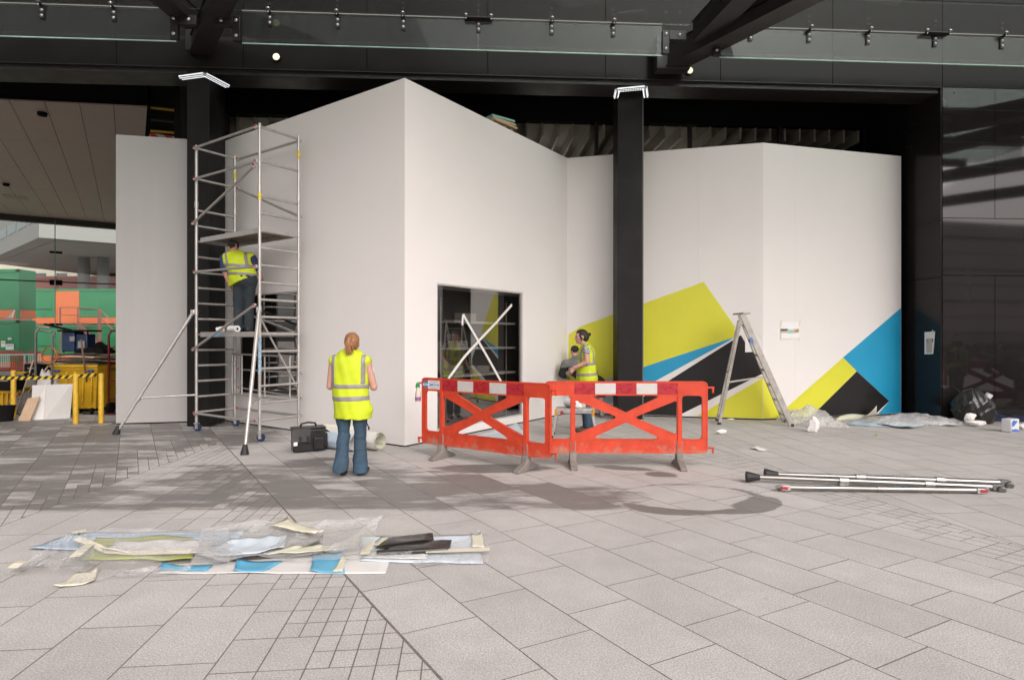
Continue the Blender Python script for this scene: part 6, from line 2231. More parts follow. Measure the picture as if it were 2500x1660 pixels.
s_.cap((.112, -.02, .045), (.135, .17, .040), .044, .040, .02); s_.plane((0, 0, -1), -.004)
s_.build('shoes', M_shoe, wa)
h_ = Field((-.20, -.25, 1.30), (.22, .20, 1.75), .005)
h_.ell((.012, .0, 1.578), (.084, .102, .094), .02); h_.ell((.012, -.03, 1.545), (.080, .073, .080), .02)
h_.plane((0, 1, -.55), .048 - .55 * 1.56)
rs = np.random.RandomState(11)
tie = np.array((.012, -.112, 1.60))
for k in range(46):          # strands combed back to the tie
    an = rs.uniform(-2.6, 2.6); el_ = rs.uniform(.15, 1.35)
    p0 = np.array((.012 + .083 * math.sin(an) * math.cos(el_), .0 + .10 * math.cos(an) * math.cos(el_), 1.572 + .096 * math.sin(el_)))
    mid = (p0 + tie) / 2; c0 = np.array((.012, -.005, 1.565)); dv = mid - c0; mid = c0 + dv / np.linalg.norm(dv / np.array((.088, .106, .10)))
    h_.cap(p0, mid, .004, .006, .006); h_.cap(mid, tie, .006, .007, .006)
h_.ell(tie, (.026, .022, .024), .012)
for k in range(22):          # the ponytail
    a_ = tie + rs.randn(3) * .008; b_ = a_ + np.array((rs.randn() * .016, -.022 + rs.randn() * .008, -.075)); c_ = b_ + np.array((.012 + rs.randn() * .010, .008, -.085 - rs.rand() * .05))
    h_.cap(a_, b_, .008, .009, .006); h_.cap(b_, c_, .009, .003, .006)
for k in range(10):
    x_ = .012 + rs.choice((-1, 1)) * rs.uniform(.045, .075); a_ = np.array((x_, -.03 + rs.randn() * .02, 1.50)); h_.cap(a_, a_ + np.array((rs.randn() * .01, -.01, -.05)), .004, .002, .004)
h_.build('hair', M_hairr, wa)
k_ = loc + Vector((.20, -.10, .60))
m = MB(); m.tube([k_ + Vector((-.02, .02, .10)), k_ + Vector((.0, 0, .05)), k_ + Vector((.03, -.01, -.02))], .008, 6); m.box(k_ + Vector((.035, -.01, -.035)), (.018, .012, .035))
tag(m.build('key_strap', M_rubber, None, loc=k_), 'black key strap hanging below the hem of the hi-vis vest', 'strap')
pp_ = loc + Vector((.150, .27, 1.14))
m = MB(); m.box(pp_, (.13, .004, .21), Matrix.Rotation(R(35), 3, 'Z') @ Matrix.Rotation(R(-20), 3, 'X'))
tag(m.build('paper_sheet', M_paper, None, loc=pp_), 'white sheet held in front by the person seen from behind', 'paper')

# ---------------------------------------------------------------- woman in profile
loc = G(1428, 1053)
f = Field((-.48, -.36, -.02), (.42, .36, 1.78), HB)
hc = np.array((-.068, 0.0, 1.628))
P = head(f, hc, (-1, -.22, -.03), s=1.03)
f.cap((.01, 0, 1.44), (-.03, 0, 1.53), .055, .05, .03)
f.ell((.02, 0, 1.27), (.115, .17, .22), .04); f.ell((.03, 0, 1.05), (.115, .165, .22), .04); f.ell((.035, 0, .90), (.13, .175, .15), .04)
f.cap((.01, -.15, 1.42), (.02, .15, 1.42), .055, .055, .04)
f.cap((.0, -.185, 1.415), (.012, -.215, 1.20), .052, .045, .02); f.cap((.012, -.215, 1.20), (-.205, -.185, 1.105), .044, .029, .01)
hand(f, (-.205, -.185, 1.105), (-.6, .05, -.75), (-.5, .2, .5), (.5, .6, -.2), .8)
f.cap((.02, .185, 1.415), (.05, .22, 1.18), .05, .044, .02); f.cap((.05, .22, 1.18), (-.15, .24, 1.05), .042, .03, .01)
hand(f, (-.15, .24, 1.05), (-.8, 0, -.4), (-.3, 0, .8), (0, -1, 0), .7)
for y, kx, ax in ((-.09, .0, .02), (.09, .06, .12)):
    f.cap((.03, y, .86), (kx, y, .48), .088, .06, .03); f.cap((kx, y, .48), (ax, y, .09), .058, .038, .01); f.cap((ax, y, .06), (ax - .14, y, .045), .036, .03, .02)
wb = f.build('person', M_skin, None, loc)
tag(wb, 'person in hi-vis vest and striped shirt standing in profile with dark bun', 'person')
for sg in (-1, 1):
    e_ = Field(P(sg * .032, .082, .008) - .03, P(sg * .032, .082, .008) + .03, .003); e_.ell(P(sg * .032, .083, .006), (.013, .012, .008), 0); e_.build('eye', M_eye, wb)
l_ = Field(P(0, .095, -.055) - .05, P(0, .095, -.055) + .05, .004); l_.cap(P(-.018, .091, -.056), P(.018, .091, -.056), .0075, .0075, 0); l_.build('lips', M_lip, wb)
v = Field((-.30, -.32, .72), (.40, .32, 1.60), HB)
v.ell((.025, 0, 1.30), (.150, .195, .22), .03); v.ell((.03, 0, 1.08), (.165, .20, .25), .05); v.ell((.035, 0, .92), (.185, .215, .20), .05)
v.cap((.015, -.175, 1.425), (.02, .175, 1.425), .062, .062, .05); v.cap((.015, -.07, 1.475), (.015, .07, 1.475), .045, .045, .04)
v.plane((0, 0, -1), -.80)
v.cap((-.05, -.22, 1.44), (-.05, -.22, 1.26), .001, .001, 0)
v.wrinkle(.0030, 18, 14, (1, 1, .6))
# arm hole
ah = Field(v.lo, v.ax[0][-1:].tolist() + v.ax[1][-1:].tolist() + v.ax[2][-1:].tolist(), HB)
ah.cap((-.03, -.23, 1.40), (-.01, -.25, 1.27), .072, .06, .02)
v.v = np.maximum(v.v, -ah.v[:v.v.shape[0], :v.v.shape[1], :v.v.shape[2]])
vo = v.build('vest', M_hiviz, wb)
bands(v, [[((-.10, 0, 1), 1.155, .026)], [((-.06, 0, 1), .985, .026)],
          [((0, 1, 0), -.130, .022), (Zn, 1.34, .165)], [((0, 1, 0), .130, .022), (Zn, 1.34, .165)]], vo)
s_ = Field((-.20, -.32, 1.12), (.16, .32, 1.56), HB)
for sg in (-1, 1):
    s_.cap((.005, sg * .160, 1.435), (.006, sg * .192, 1.375), .066, .061, .02)
s_.ell((.0, 0, 1.30), (.125, .172, .19), .03); s_.cap((.0, 0, 1.44), (.0, 0, 1.47), .07, .06, .03)
s_.build('striped_shirt', M_strip, wb)
j = Field((-.25, -.32, .0), (.35, .32, 1.02), HB)
j.ell((.035, 0, .90), (.145, .188, .13), .03)
for y, kx, ax in ((-.09, .0, .02), (.09, .06, .12)):
    j.cap((.03, y, .86), (kx, y, .48), .103, .075, .03); j.cap((kx, y, .48), (ax, y, .12), .073, .070, .02)
j.plane((0, 0, -1), -.05); j.wrinkle(.002, 26, 18, (.6, .6, 1.4)); j.build('jeans', M_jeans, wb)
s_ = Field((-.22, -.20, -.01), (.30, .20, .16), HB)
for y, ax in ((-.09, .02), (.09, .12)):
    s_.cap((ax + .03, y, .05), (ax - .16, y, .04), .045, .038, .02)
s_.plane((0, 0, -1), -.004); s_.build('shoes', pm('brown_shoe', (.12, .07, .05), .6, var=.2), wb)
h_ = Field((-.25, -.22, 1.45), (.16, .20, 1.80), .006)
h_.ell((-.050, .005, 1.668), (.108, .085, .090), .02); h_.ell((-.005, .0, 1.62), (.078, .080, .085), .02)
h_.plane((-1, -.15, -.85), .100 - .85 * 1.635)
h_.ell((.075, .0, 1.665), (.034, .034, .032), .012)
h_.cap((-.095, -.072, 1.655), (-.058, -.092, 1.55), .016, .008, .012)
h_.wrinkle(.0014, 60, 5, (1, 1, 1)); h_.build('hair', M_haird, wb)

# ---------------------------------------------------------------- man bending behind her
loc = G(1455, 1018)
f = Field((-.95, -.45, -.02), (.40, .40, 1.60), .0085)
head(f, (-.43, .06, 1.345), (-.5, .8, -.35), (-.2, .2, 1), s=1.0)
f.cap((-.42, .0, 1.17), (-.43, .04, 1.27), .06, .055, .03)
f.ell((-.36, -.02, 1.02), (.22, .15, .19), .05); f.ell((-.20, -.02, .84), (.21, .15, .18), .05); f.ell((-.02, 0, .70), (.19, .16, .16), .05)
f.cap((-.62, -.04, 1.10), (-.22, .02, 1.12), .06, .06, .04)
f.cap((-.63, -.04, 1.09), (-.70, -.02, .87), .058, .048, .02); f.cap((-.70, -.02, .87), (-.60, .2, .80), .046, .032, .01)
hand(f, (-.60, .2, .80), (.4, .7, -.2), (0, .3, 1), (1, 0, 0), .8)
f.cap((-.20, .06, 1.10), (-.02, .12, .90), .056, .048, .02); f.cap((-.02, .12, .90), (-.05, .30, .82), .046, .032, .01)
hand(f, (-.05, .30, .82), (-.2, .7, -.1), (0, 0, 1), (-1, 0, 0), .8)
for x, kx, ky in ((-.10, -.08, .20), (.08, .13, .16)):
    f.cap((x, 0, .68), (kx, ky, .42), .095, .066, .03); f.cap((kx, ky, .42), (kx - .01, .02, .10), .062, .040, .01); f.cap((kx - .01, .0, .06), (kx - .03, .16, .04), .036, .032, .02)
mc_ = f.build('person', M_skin, None, loc)
tag(mc_, 'person in a black and grey jacket and shorts bending behind the profile figure', 'person')
v = Field((-.95, -.35, .50), (.35, .35, 1.30), HB)
v.ell((-.36, -.02, 1.02), (.245, .175, .21), .05); v.ell((-.20, -.02, .86), (.235, .175, .20), .05); v.ell((-.08, -.01, .74), (.21, .18, .13), .05)
v.cap((-.62, -.04, 1.09), (-.22, .02, 1.11), .078, .078, .05); v.cap((-.41, 0, 1.16), (-.42, .02, 1.20), .07, .065, .04)
v.cap((-.63, -.04, 1.08), (-.70, -.02, .87), .078, .066, .02); v.cap((-.70, -.02, .87), (-.62, .15, .81), .062, .048, .01)
v.cap((-.20, .06, 1.09), (-.02, .12, .90), .074, .064, .02); v.cap((-.02, .12, .90), (-.05, .26, .83), .06, .046, .01)
v.wrinkle(.0025, 20, 22)
jo = v.build('jacket', M_black_c, mc_)
y_ = v.copy(); y_.v -= .004; y_.plane((.12, 0, -1), -1.045 - .04); y_.build('grey_yoke', M_grey_c, jo)
j = Field((-.35, -.30, .30), (.35, .40, .88), HB)
j.ell((-.02, 0, .70), (.205, .175, .16), .03)
for x, kx, ky in ((-.10, -.08, .20), (.08, .13, .16)):
    j.cap((x, 0, .68), (kx, ky * .9, .44), .115, .092, .03)
j.plane((0, 0, -1), -.40); j.build('shorts', M_black_c, mc_)
s_ = Field((-.25, -.20, -.01), (.30, .30, .16), HB)
for kx in (-.08, .13):
    s_.cap((kx - .01, -.04, .05), (kx - .03, .18, .04), .046, .040, .02)
s_.plane((0, 0, -1), -.004); s_.build('trainers', pm('grey_trainer', (.28, .255, .235), .7, var=.3, scale=20), mc_)
h_ = Field((-.60, -.10, 1.25), (-.28, .22, 1.50), .006)
h_.ell((-.425, .05, 1.375), (.083, .098, .085), .02); h_.plane((-.4, .8, -.7), .16 + .17 + .04 - .7 * 1.36); h_.build('hair', M_haird, mc_)

# ---------------------------------------------------------------- man on the scaffold
loc = Vector((-4.50, 9.98, 1.694))
f = Field((-.55, -.40, -.02), (.42, .45, 1.62), HB)
head(f, (-.235, .10, 1.455), (-.75, .6, -.25), (-.3, .2, 1), s=1.0)
f.cap((-.16, .05, 1.31), (-.20, .08, 1.39), .06, .055, .03)
f.ell((-.13, .04, 1.17), (.21, .14, .20), .05); f.ell((-.05, .02, .98), (.19, .135, .20), .05); f.ell((.02, 0, .84), (.17, .115, .12), .03)
f.cap((-.32, .03, 1.27), (.08, .05, 1.28), .06, .06, .04)
f.cap((-.345, .02, 1.26), (-.315, -.02, 1.03), .058, .048, .02); f.cap((-.315, -.02, 1.03), (-.275, .03, .84), .045, .032, .01)
hand(f, (-.275, .03, .84), (.2, .2, -.9), (0, .8, .2), (1, .1, 0), .8)
f.cap((.11, .06, 1.26), (.19, .12, 1.05), .056, .048, .02); f.cap((.19, .12, 1.05), (.16, .30, .95), .045, .032, .01)
hand(f, (.16, .30, .95), (-.1, .8, -.2), (-.3, 0, 1), (-1, 0, 0), .8)
for x in (-.085, .085):
    f.cap((.01 + x, 0, .82), (x - .02, .03, .45), .080, .058, .02); f.cap((x - .02, .03, .45), (x - .01, 0, .09), .060, .040, .01); f.cap((x - .01, -.02, .06), (x - .05, .14, .045), .036, .03, .02)
md = f.build('person', M_skin, None, loc)
tag(md, 'person in a yellow hi-vis vest and navy shirt stooping on the scaffold deck', 'person')
v = Field((-.50, -.32, .62), (.40, .36, 1.45), HB)
v.ell((-.13, .04, 1.18), (.245, .168, .20), .04); v.ell((-.05, .02, 1.0), (.235, .165, .22), .05); v.ell((.0, .0, .86), (.235, .18, .15), .05)
v.cap((-.32, .03, 1.275), (.09, .05, 1.285), .068, .068, .05); v.cap((-.17, .05, 1.33), (-.10, .05, 1.34), .055, .055, .05)
v.cap((-.15, -.05, .90), (-.20, -.06, .76), .07, .035, .06)
v.plane((.40, 0, -1), -.855); v.wrinkle(.0036, 18, 24)
vo = v.build('vest', M_hiviz, md)
bands(v, [[((.05, 0, 1), 1.115, .026)], [((.05, 0, 1), .975, .026)], [((1, 0, .35), -.245 + .35 * 1.2, .024), (Zn, 1.24, .115)], [((1, 0, .25), .062 + .25 * 1.2, .024), (Zn, 1.24, .115)]], vo)
for q0, q1 in (((-.345, .02, 1.255), (-.318, -.015, 1.06)), ((.11, .06, 1.255), (.17, .105, 1.10))):
    s_ = Field((-.50, -.20, .98), (.32, .25, 1.40), HB); s_.cap(q0, q1, .073, .070, .02); s_.build('shirt_sleeve', M_navyt, md)
j = Field((-.28, -.28, .0), (.30, .28, 1.12), HB)
j.ell((.015, 0, .88), (.205, .165, .16), .03)
for x in (-.085, .085):
    j.cap((.01 + x, 0, .84), (x - .02, .03, .45), .108, .082, .03); j.cap((x - .02, .03, .45), (x - .01, 0, .08), .080, .076, .02)
j.plane((0, 0, -1), -.02); j.wrinkle(.003, 24, 28, (.6, .6, 1.5)); j.build('trousers', M_jeansd, md)
s_ = Field((-.22, -.16, -.01), (.20, .25, .16), HB)
for x in (-.085, .085):
    s_.cap((x, -.04, .05), (x - .05, .16, .042), .046, .042, .02)
s_.plane((0, 0, -1), -.004); s_.build('shoes', M_shoe, md)
h_ = Field((-.42, -.08, 1.36), (-.08, .28, 1.62), .006)
h_.ell((-.225, .095, 1.478), (.088, .094, .080), .02); h_.plane((-.6, .5, -.9), .135 + .05 + .03 - .9 * 1.455); h_.build('hair', M_haird, md)
c_ = Field((-.42, -.08, 1.36), (-.08, .30, 1.62), .006)
c_.ell((-.228, .098, 1.505), (.092, .096, .060), .02); c_.plane((0, 0, -1), -1.495); c_.cap((-.29, .15, 1.50), (-.34, .19, 1.487), .05, .045, .02, ((0, 0, 1), 4)); c_.build('cap', pm('drab_cap', (.07, .065, .05), .8), md)

# people standing outside the picture, mirrored in the black glass
dup(md, FP(S_R + 1.35, 1.25), R(160), 'person in hi-vis vest mirrored in the black glass beside the portal corner')
dup(mc_, FP(S_R + 3.3, 1.6), R(40), 'person in dark jacket mirrored in the black glass at the frame edge')
# ================================================================== loose sheets, film and litter on the paving
def film_mat(name, tint, alpha_lo, alpha_hi, rough=.12, scale=5):
    """thin plastic film: mostly see-through, milky where creased"""
    m = bpy.data.materials.new(name)
    N, L = nodes_of(m)
    b = N['Principled BSDF']
    b.inputs['Base Color'].default_value = (*tint, 1)
    b.inputs['Roughness'].default_value = rough
    b.inputs['Specular IOR Level'].default_value = .8
    tc = N.new('ShaderNodeTexCoord')
    mp = N.new('ShaderNodeMapping'); mp.inputs['Scale'].default_value = (1, 2.6, 1); mp.inputs['Rotation'].default_value = (0, 0, .4)
    L.new(tc.outputs['Object'], mp.inputs[0])
    nz = N.new('ShaderNodeTexNoise'); nz.inputs['Scale'].default_value = scale; nz.inputs['Detail'].default_value = 7; nz.inputs['Roughness'].default_value = .7; nz.inputs['Distortion'].default_value = 1.2
    L.new(mp.outputs[0], nz.inputs['Vector'])
    mr = N.new('ShaderNodeMapRange'); mr.inputs['From Min'].default_value = .40; mr.inputs['From Max'].default_value = .75; mr.inputs['To Min'].default_value = alpha_lo; mr.inputs['To Max'].default_value = alpha_hi * .7
    L.new(nz.outputs['Fac'], mr.inputs['Value'])
    # sharp white creases
    wv = N.new('ShaderNodeVectorMath'); wv.operation = 'MULTIPLY_ADD'; wv.inputs[1].default_value = (.25, .25, .25)
    L.new(nz.outputs['Color'], wv.inputs[0]); L.new(mp.outputs[0], wv.inputs[2])
    cr = None
    for sc in (scale * .55, scale * 1.6):
        vo = N.new('ShaderNodeTexVoronoi'); vo.feature = 'DISTANCE_TO_EDGE'; vo.inputs['Scale'].default_value = sc
        L.new(wv.outputs[0], vo.inputs['Vector'])
        m1 = N.new('ShaderNodeMapRange'); m1.inputs['From Min'].default_value = .0; m1.inputs['From Max'].default_value = .055; m1.inputs['To Min'].default_value = alpha_hi; m1.inputs['To Max'].default_value = 0.0
        L.new(vo.outputs['Distance'], m1.inputs['Value'])
        if cr is None:
            cr = m1.outputs[0]
        else:
            mx_ = N.new('ShaderNodeMath'); mx_.operation = 'MAXIMUM'; L.new(cr, mx_.inputs[0]); L.new(m1.outputs[0], mx_.inputs[1]); cr = mx_.outputs[0]
    am = N.new('ShaderNodeMath'); am.operation = 'MAXIMUM'; L.new(mr.outputs[0], am.inputs[0]); L.new(cr, am.inputs[1])
    L.new(am.outputs[0], b.inputs['Alpha'])
    bp = N.new('ShaderNodeBump'); bp.inputs['Strength'].default_value = .6; bp.inputs['Distance'].default_value = .02
    L.new(cr, bp.inputs['Height']); L.new(bp.outputs[0], b.inputs['Normal'])
    MATS[name] = m
    return m
M_film = film_mat('clear_film', (.80, .80, .80), .15, .60, .06)
M_film2 = film_mat('milky_film', (.82, .82, .80), .28, .75, .12, 6)

def sheet(corners, z, amp, seed, mat, name, label, cat, nx=22, ny=12, fold=0.0, group=None, th=.0025, curl=(0, 0, 0, 0), freq=1.0, ridge=False):
    """thin flexible sheet laid over the ground outline `corners` (p00,p10,p11,p01); curl lifts each corner"""
    P = [Vector(c) for c in corners]
    rnd = np.random.RandomState(seed)
    ph = rnd.rand(8, 3) * 6.28
    if not ridge:
        curl = [max(c_, .028 * rnd.rand() ** 2) for c_ in curl]
    mb = MB(); top = []
    for j in range(ny + 1):
        for i in range(nx + 1):
            s, q = i / nx, j / ny
            p = (P[0] * (1 - s) + P[1] * s) * (1 - q) + (P[3] * (1 - s) + P[2] * s) * q
            w = 0
            for k in range(4 if ridge else 6):
                f = ((1.6 + 1.3 * k) if ridge else (2 + 1.7 * k)) * freq
                a_ = f * (s * math.cos(ph[k, 0]) * 2.2 + q * math.sin(ph[k, 0])) + ph[k, 1]
                if ridge:       # sharp creases with flat facets between them
                    w += (1 - abs(math.sin(a_ + .5 * math.sin(3 * s + ph[k, 2])))) ** 2.2 * 1.5 / (1 + .35 * k)
                else:
                    w += math.sin(a_) / (1 + .6 * k)
            ww = w if ridge else abs(w) ** 1.3
            zz = z + amp * ww * .5
            for (cs, cq), cv in zip(((0, 0), (1, 0), (1, 1), (0, 1)), curl):
                dd = math.hypot(s - cs, q - cq)
                zz += cv * max(0.0, 1 - dd / .45) ** 2
            jig = Vector((math.sin(9 * q + ph[0, 2]) * .012, math.sin(13 * s + ph[1, 2]) * .010, 0)) * (1.0 if ridge else .15)
            top.append(Vector((p.x, p.y, zz)) + jig)
    k = nx + 1
    fs = [(j * k + i, j * k + i + 1, (j + 1) * k + i + 1, (j + 1) * k + i) for j in range(ny) for i in range(nx)]
    mb.add(top, fs)
    o = mb.build(name, mat, None, loc=(P[0].x, P[0].y, 0), smooth=True)
    if th > 0:
        so = o.modifiers.new('thickness', 'SOLIDIFY'); so.thickness = th; so.offset = 0
    tag(o, label, cat, group)
    return o
M_skyv = pm('sky_vinyl', (.13, .42, .62), .38, var=.05, scale=3)
M_paleb = pm('pale_blue_paper', (.46, .58, .70), .4, var=.05, scale=3)
M_iceb = pm('ice_blue_paper', (.62, .70, .76), .35, var=.04, scale=3)
M_creamp = pm('cream_paper', (.70, .66, .52), .5, var=.05, scale=3)
M_limep = pm('faded_lime', (.42, .46, .12), .45, var=.06, scale=3)
M_whitep = pm('white_paper', (.72, .70, .68), .5, var=.04, scale=3)
M_greyv = pm('grey_back', (.24, .23, .225), .35, var=.1, scale=3)
GP = 'loose vinyl sheets in the foreground heap'
g_ = lambda x, y: G(x, y)
sheet([g_(65, 1345), g_(560, 1348), g_(600, 1297), g_(175, 1304)], .006, .010, 1, M_paleb, 'vinyl_sheet', 'pale blue sheet along the back of the foreground heap', 'vinyl sheet', group=GP)
sheet([g_(200, 1372), g_(470, 1376), g_(480, 1318), g_(235, 1318)], .018, .014, 2, M_limep, 'vinyl_sheet', 'faded lime sheet under film in the foreground heap', 'vinyl sheet', group=GP)
sheet([g_(245, 1366), g_(520, 1364), g_(520, 1330), g_(285, 1334)], .036, .012, 3, M_whitep, 'vinyl_sheet', 'white backing sheet lying over the faded lime one', 'vinyl sheet', group=GP, curl=(.05, 0, 0, 0))
_o = ribbon([g_(187, 1335) + Vector((0, 0, .07)), g_(225, 1349) + Vector((0, 0, .065)), g_(265, 1362) + Vector((0, 0, .05)), g_(330, 1366) + Vector((0, 0, .05)), g_(465, 1362) + Vector((0, 0, .05))], .05, (0, -.25, 1), M_creamp, 'tape_strip', None)
tag(_o, 'curved cream tape edge across the foreground heap', 'tape')
sheet([g_(370, 1402), g_(940, 1402), g_(960, 1350), g_(420, 1378)], .005, .006, 4, M_whitep, 'vinyl_sheet', 'long white sheet along the front of the foreground heap', 'vinyl sheet', group=GP)
sheet([g_(386, 1397), g_(505, 1397), g_(520, 1384), g_(395, 1386)], .014, .004, 5, M_skyv, 'vinyl_sheet', 'first bright blue patch along the front of the heap', 'vinyl sheet', 8, 5, group=GP)
sheet([g_(570, 1401), g_(642, 1401), g_(690, 1374), g_(578, 1376)], .014, .004, 6, M_skyv, 'vinyl_sheet', 'second bright blue patch along the front of the heap', 'vinyl sheet', 8, 6, group=GP)
sheet([g_(757, 1403), g_(842, 1403), g_(838, 1352), g_(765, 1362)], .014, .004, 7, M_skyv, 'vinyl_sheet', 'largest bright blue patch at the corner of the heap', 'vinyl sheet', 8, 8, group=GP)
sheet([g_(812, 1403), g_(836, 1403), g_(846, 1368), g_(838, 1366)], .024, .003, 8, M_creamp, 'vinyl_sheet', 'narrow cream strip crossing the largest blue patch', 'vinyl sheet', 6, 8, group=GP)
sheet([g_(130, 1440), g_(228, 1426), g_(240, 1396), g_(185, 1402)], .008, .006, 9, M_creamp, 'vinyl_sheet', 'cream sheet whose curled corner sticks out in front', 'vinyl sheet', 10, 8, group=GP, curl=(.02, .02, 0, 0))
sheet([g_(480, 1374), g_(690, 1366), g_(700, 1322), g_(560, 1336)], .045, .014, 10, M_iceb, 'vinyl_sheet', 'ice blue sheet lying across the middle of the heap', 'vinyl sheet', group=GP, curl=(0, .05, 0, 0))
sheet([g_(510, 1385), g_(780, 1352), g_(790, 1324), g_(700, 1340)], .030, .016, 11, M_greyv, 'vinyl_sheet', 'grey sheet showing as a dark fold in the heap', 'vinyl sheet', group=GP, curl=(0, .06, .03, 0))
sheet([g_(640, 1372), g_(810, 1362), g_(822, 1346), g_(720, 1352)], .052, .008, 12, M_cream2, 'vinyl_sheet', 'yellowish cream sheet beside the largest blue patch', 'vinyl sheet', 12, 6, group=GP)
sheet([g_(650, 1312), g_(770, 1336), g_(790, 1330), g_(700, 1300)], .10, .014, 13, M_creamp, 'vinyl_sheet', 'cream strip slanting over the top of the heap', 'vinyl sheet', 12, 5, group=GP)
sheet([g_(880, 1374), g_(1180, 1378), g_(1160, 1309), g_(880, 1312)], .005, .006, 14, M_iceb, 'vinyl_sheet', 'ice blue sheet under the folded black sack', 'vinyl sheet', group=GP)
sheet([g_(900, 1338), g_(1050, 1330), g_(1060, 1312), g_(930, 1316)], .014, .004, 15, M_cream2, 'vinyl_sheet', 'pale cream sheet behind the folded black sack', 'vinyl sheet', 10, 6, group=GP)
sheet([g_(1152, 1341), g_(1182, 1341), g_(1176, 1307), g_(1150, 1309)], .016, .004, 16, M_cream2, 'vinyl_sheet', 'cream end piece at the far tip of the heap', 'vinyl sheet', 6, 6, group=GP)
sheet([g_(885, 1368), g_(1040, 1370), g_(1046, 1354), g_(900, 1352)], .018, .004, 17, M_whitep, 'vinyl_sheet', 'white backing strip in front of the folded black sack', 'vinyl sheet', 10, 5, group=GP)
# films over the heap
sheet([g_(18, 1412), g_(215, 1398), g_(235, 1322), g_(150, 1318)], .015, .07, 21, M_film, 'plastic_film', 'clear film at the outer tip of the foreground heap', 'film', 60, 44, group='clear films', ridge=True, freq=1.0, th=0)
sheet([g_(180, 1408), g_(560, 1400), g_(560, 1308), g_(200, 1312)], .045, .06, 22, M_film, 'plastic_film', 'clear crumpled film over the lime sheet', 'film', 80, 44, group='clear films', ridge=True, freq=.9, th=0)
sheet([g_(470, 1396), g_(900, 1360), g_(935, 1290), g_(500, 1300)], .045, .05, 23, M_film2, 'plastic_film', 'milky crumpled film over the middle of the heap', 'film', 80, 44, group='clear films', ridge=True, freq=.9, th=0)
sheet([g_(150, 1432), g_(420, 1408), g_(470, 1394), g_(230, 1398)], .012, .03, 24, M_film, 'plastic_film', 'flat clear film along the front of the heap', 'film', 30, 12, group='clear films', ridge=True, freq=.9, th=0)
sheet([g_(640, 1382), g_(1000, 1372), g_(1010, 1356), g_(840, 1350)], .03, .02, 25, M_film, 'plastic_film', 'thin clear film between the blue patch and the black sack', 'film', 26, 10, group='clear films', ridge=True, th=0)
sheet([g_(1000, 1386), g_(1196, 1382), g_(1192, 1304), g_(1165, 1300)], .010, .02, 26, M_film, 'plastic_film', 'clear film at the far tip of the heap', 'film', 26, 16, group='clear films', ridge=True, th=0)
# tape tabs on the film
for k, (pts, lab) in enumerate((([(30, 1408), (62, 1393)], 'cream tape tab at the outer tip of the film'), ([(182, 1380), (222, 1350)], 'cream tape tab slanting over the film'), ([(175, 1312), (210, 1306)], 'cream tape tab at the back corner of the blue sheet'),
                                ([(890, 1366), (905, 1336)], 'cream tape tab beside the folded black sack'), ([(1040, 1358), (1195, 1353)], 'long cream tape on the film at the far tip'))):
    A_, B_ = g_(*pts[0]), g_(*pts[1])
    o = ribbon([A_ + Vector((0, 0, .062)), A_.lerp(B_, .5) + Vector((0, 0, .075)), B_ + Vector((0, 0, .07))] if k < 2 else [A_ + Vector((0, 0, .04)), B_ + Vector((0, 0, .04))], .07, (0, 0, 1), M_creamp, 'tape_tab', None)
    tag(o, lab, 'tape', 'tape tabs on the heap')
# folded black sack
M_sack = pm('black_polythene', (.016, .015, .015), .24, var=.3, scale=5, bump=.25, bscale=12, spec=.6)
s0 = [g_(912, 1360), g_(1098, 1352), g_(1103, 1325), g_(1060, 1312)]
tk = thing('black_sack', 'folded black polythene sack lying on the sheet heap', 'sack', g_(1000, 1340))
def folded(c4, z, seed, name, par, amp=.02):
    P = [Vector(c) for c in c4]
    rnd = np.random.RandomState(seed); ph = rnd.rand(6) * 6.28
    mb = MB(); nx, ny = 22, 10; vs = []
    for lay in (0, 1):
        for j in range(ny + 1):
            for i in range(nx + 1):
                s, q = i / nx, j / ny
                p = (P[0] * (1 - s) + P[1] * s) * (1 - q) + (P[3] * (1 - s) + P[2] * s) * q
                ed_ = min(1, 6 * min(q, 1 - q + .02, s + .02, 1 - s + .02))
                w = .5 + .5 * math.sin(7 * s + 3 * q + ph[0]) * math.cos(5 * q + ph[1])
                zz = z + (ed_ ** .5) * (.012 + .55 * amp * w) if lay else z
                vs.append(Vector((p.x, p.y, zz)))
    k = nx + 1; o_ = (nx + 1) * (ny + 1)
    fs = []
    for j in range(ny):
        for i in range(nx):
            a = j * k + i
            fs.append((o_ + a, o_ + a + 1, o_ + a + k + 1, o_ + a + k)); fs.append((a + k, a + k + 1, a + 1, a))
    for i in range(nx):
        fs.append((i, i + 1, o_ + i + 1, o_ + i)); b_ = ny * k + i; fs.append((b_ + 1, b_, o_ + b_, o_ + b_ + 1))
    for j in range(ny):
        a = j * k; fs.append((a + k, a, o_ + a, o_ + a + k)); b_ = j * k + nx; fs.append((b_, b_ + k, o_ + b_ + k, o_ + b_))
    mb.add(vs, fs)
    return mb.build(name, M_sack, par, smooth=True, auto=50)
folded([g_(925, 1362), g_(1096, 1353), g_(1103, 1326), g_(950, 1336)], .022, 1, 'lower_fold', tk)
folded([g_(912, 1352), g_(1060, 1334), g_(1056, 1312), g_(950, 1324)], .034, 2, 'upper_fold', tk)
m = MB(); m.tube([g_(920, 1361) + Vector((0, 0, .036)), g_(1000, 1359) + Vector((0, 0, .038)), g_(1094, 1353) + Vector((0, 0, .038))], .018, 12); m.build('rolled_edge', M_sack, tk, smooth=True, auto=50)

# sheets behind the left barrier
sheet([g_(1060, 1088), g_(1170, 1098), g_(1292, 1066), g_(1262, 1040)], .006, .015, 31, M_iceb, 'vinyl_sheet', 'ice blue sheet lying behind the stickered barrier', 'vinyl sheet', group='vinyl sheets behind the barrier', curl=(.05, .0, .0, .05))
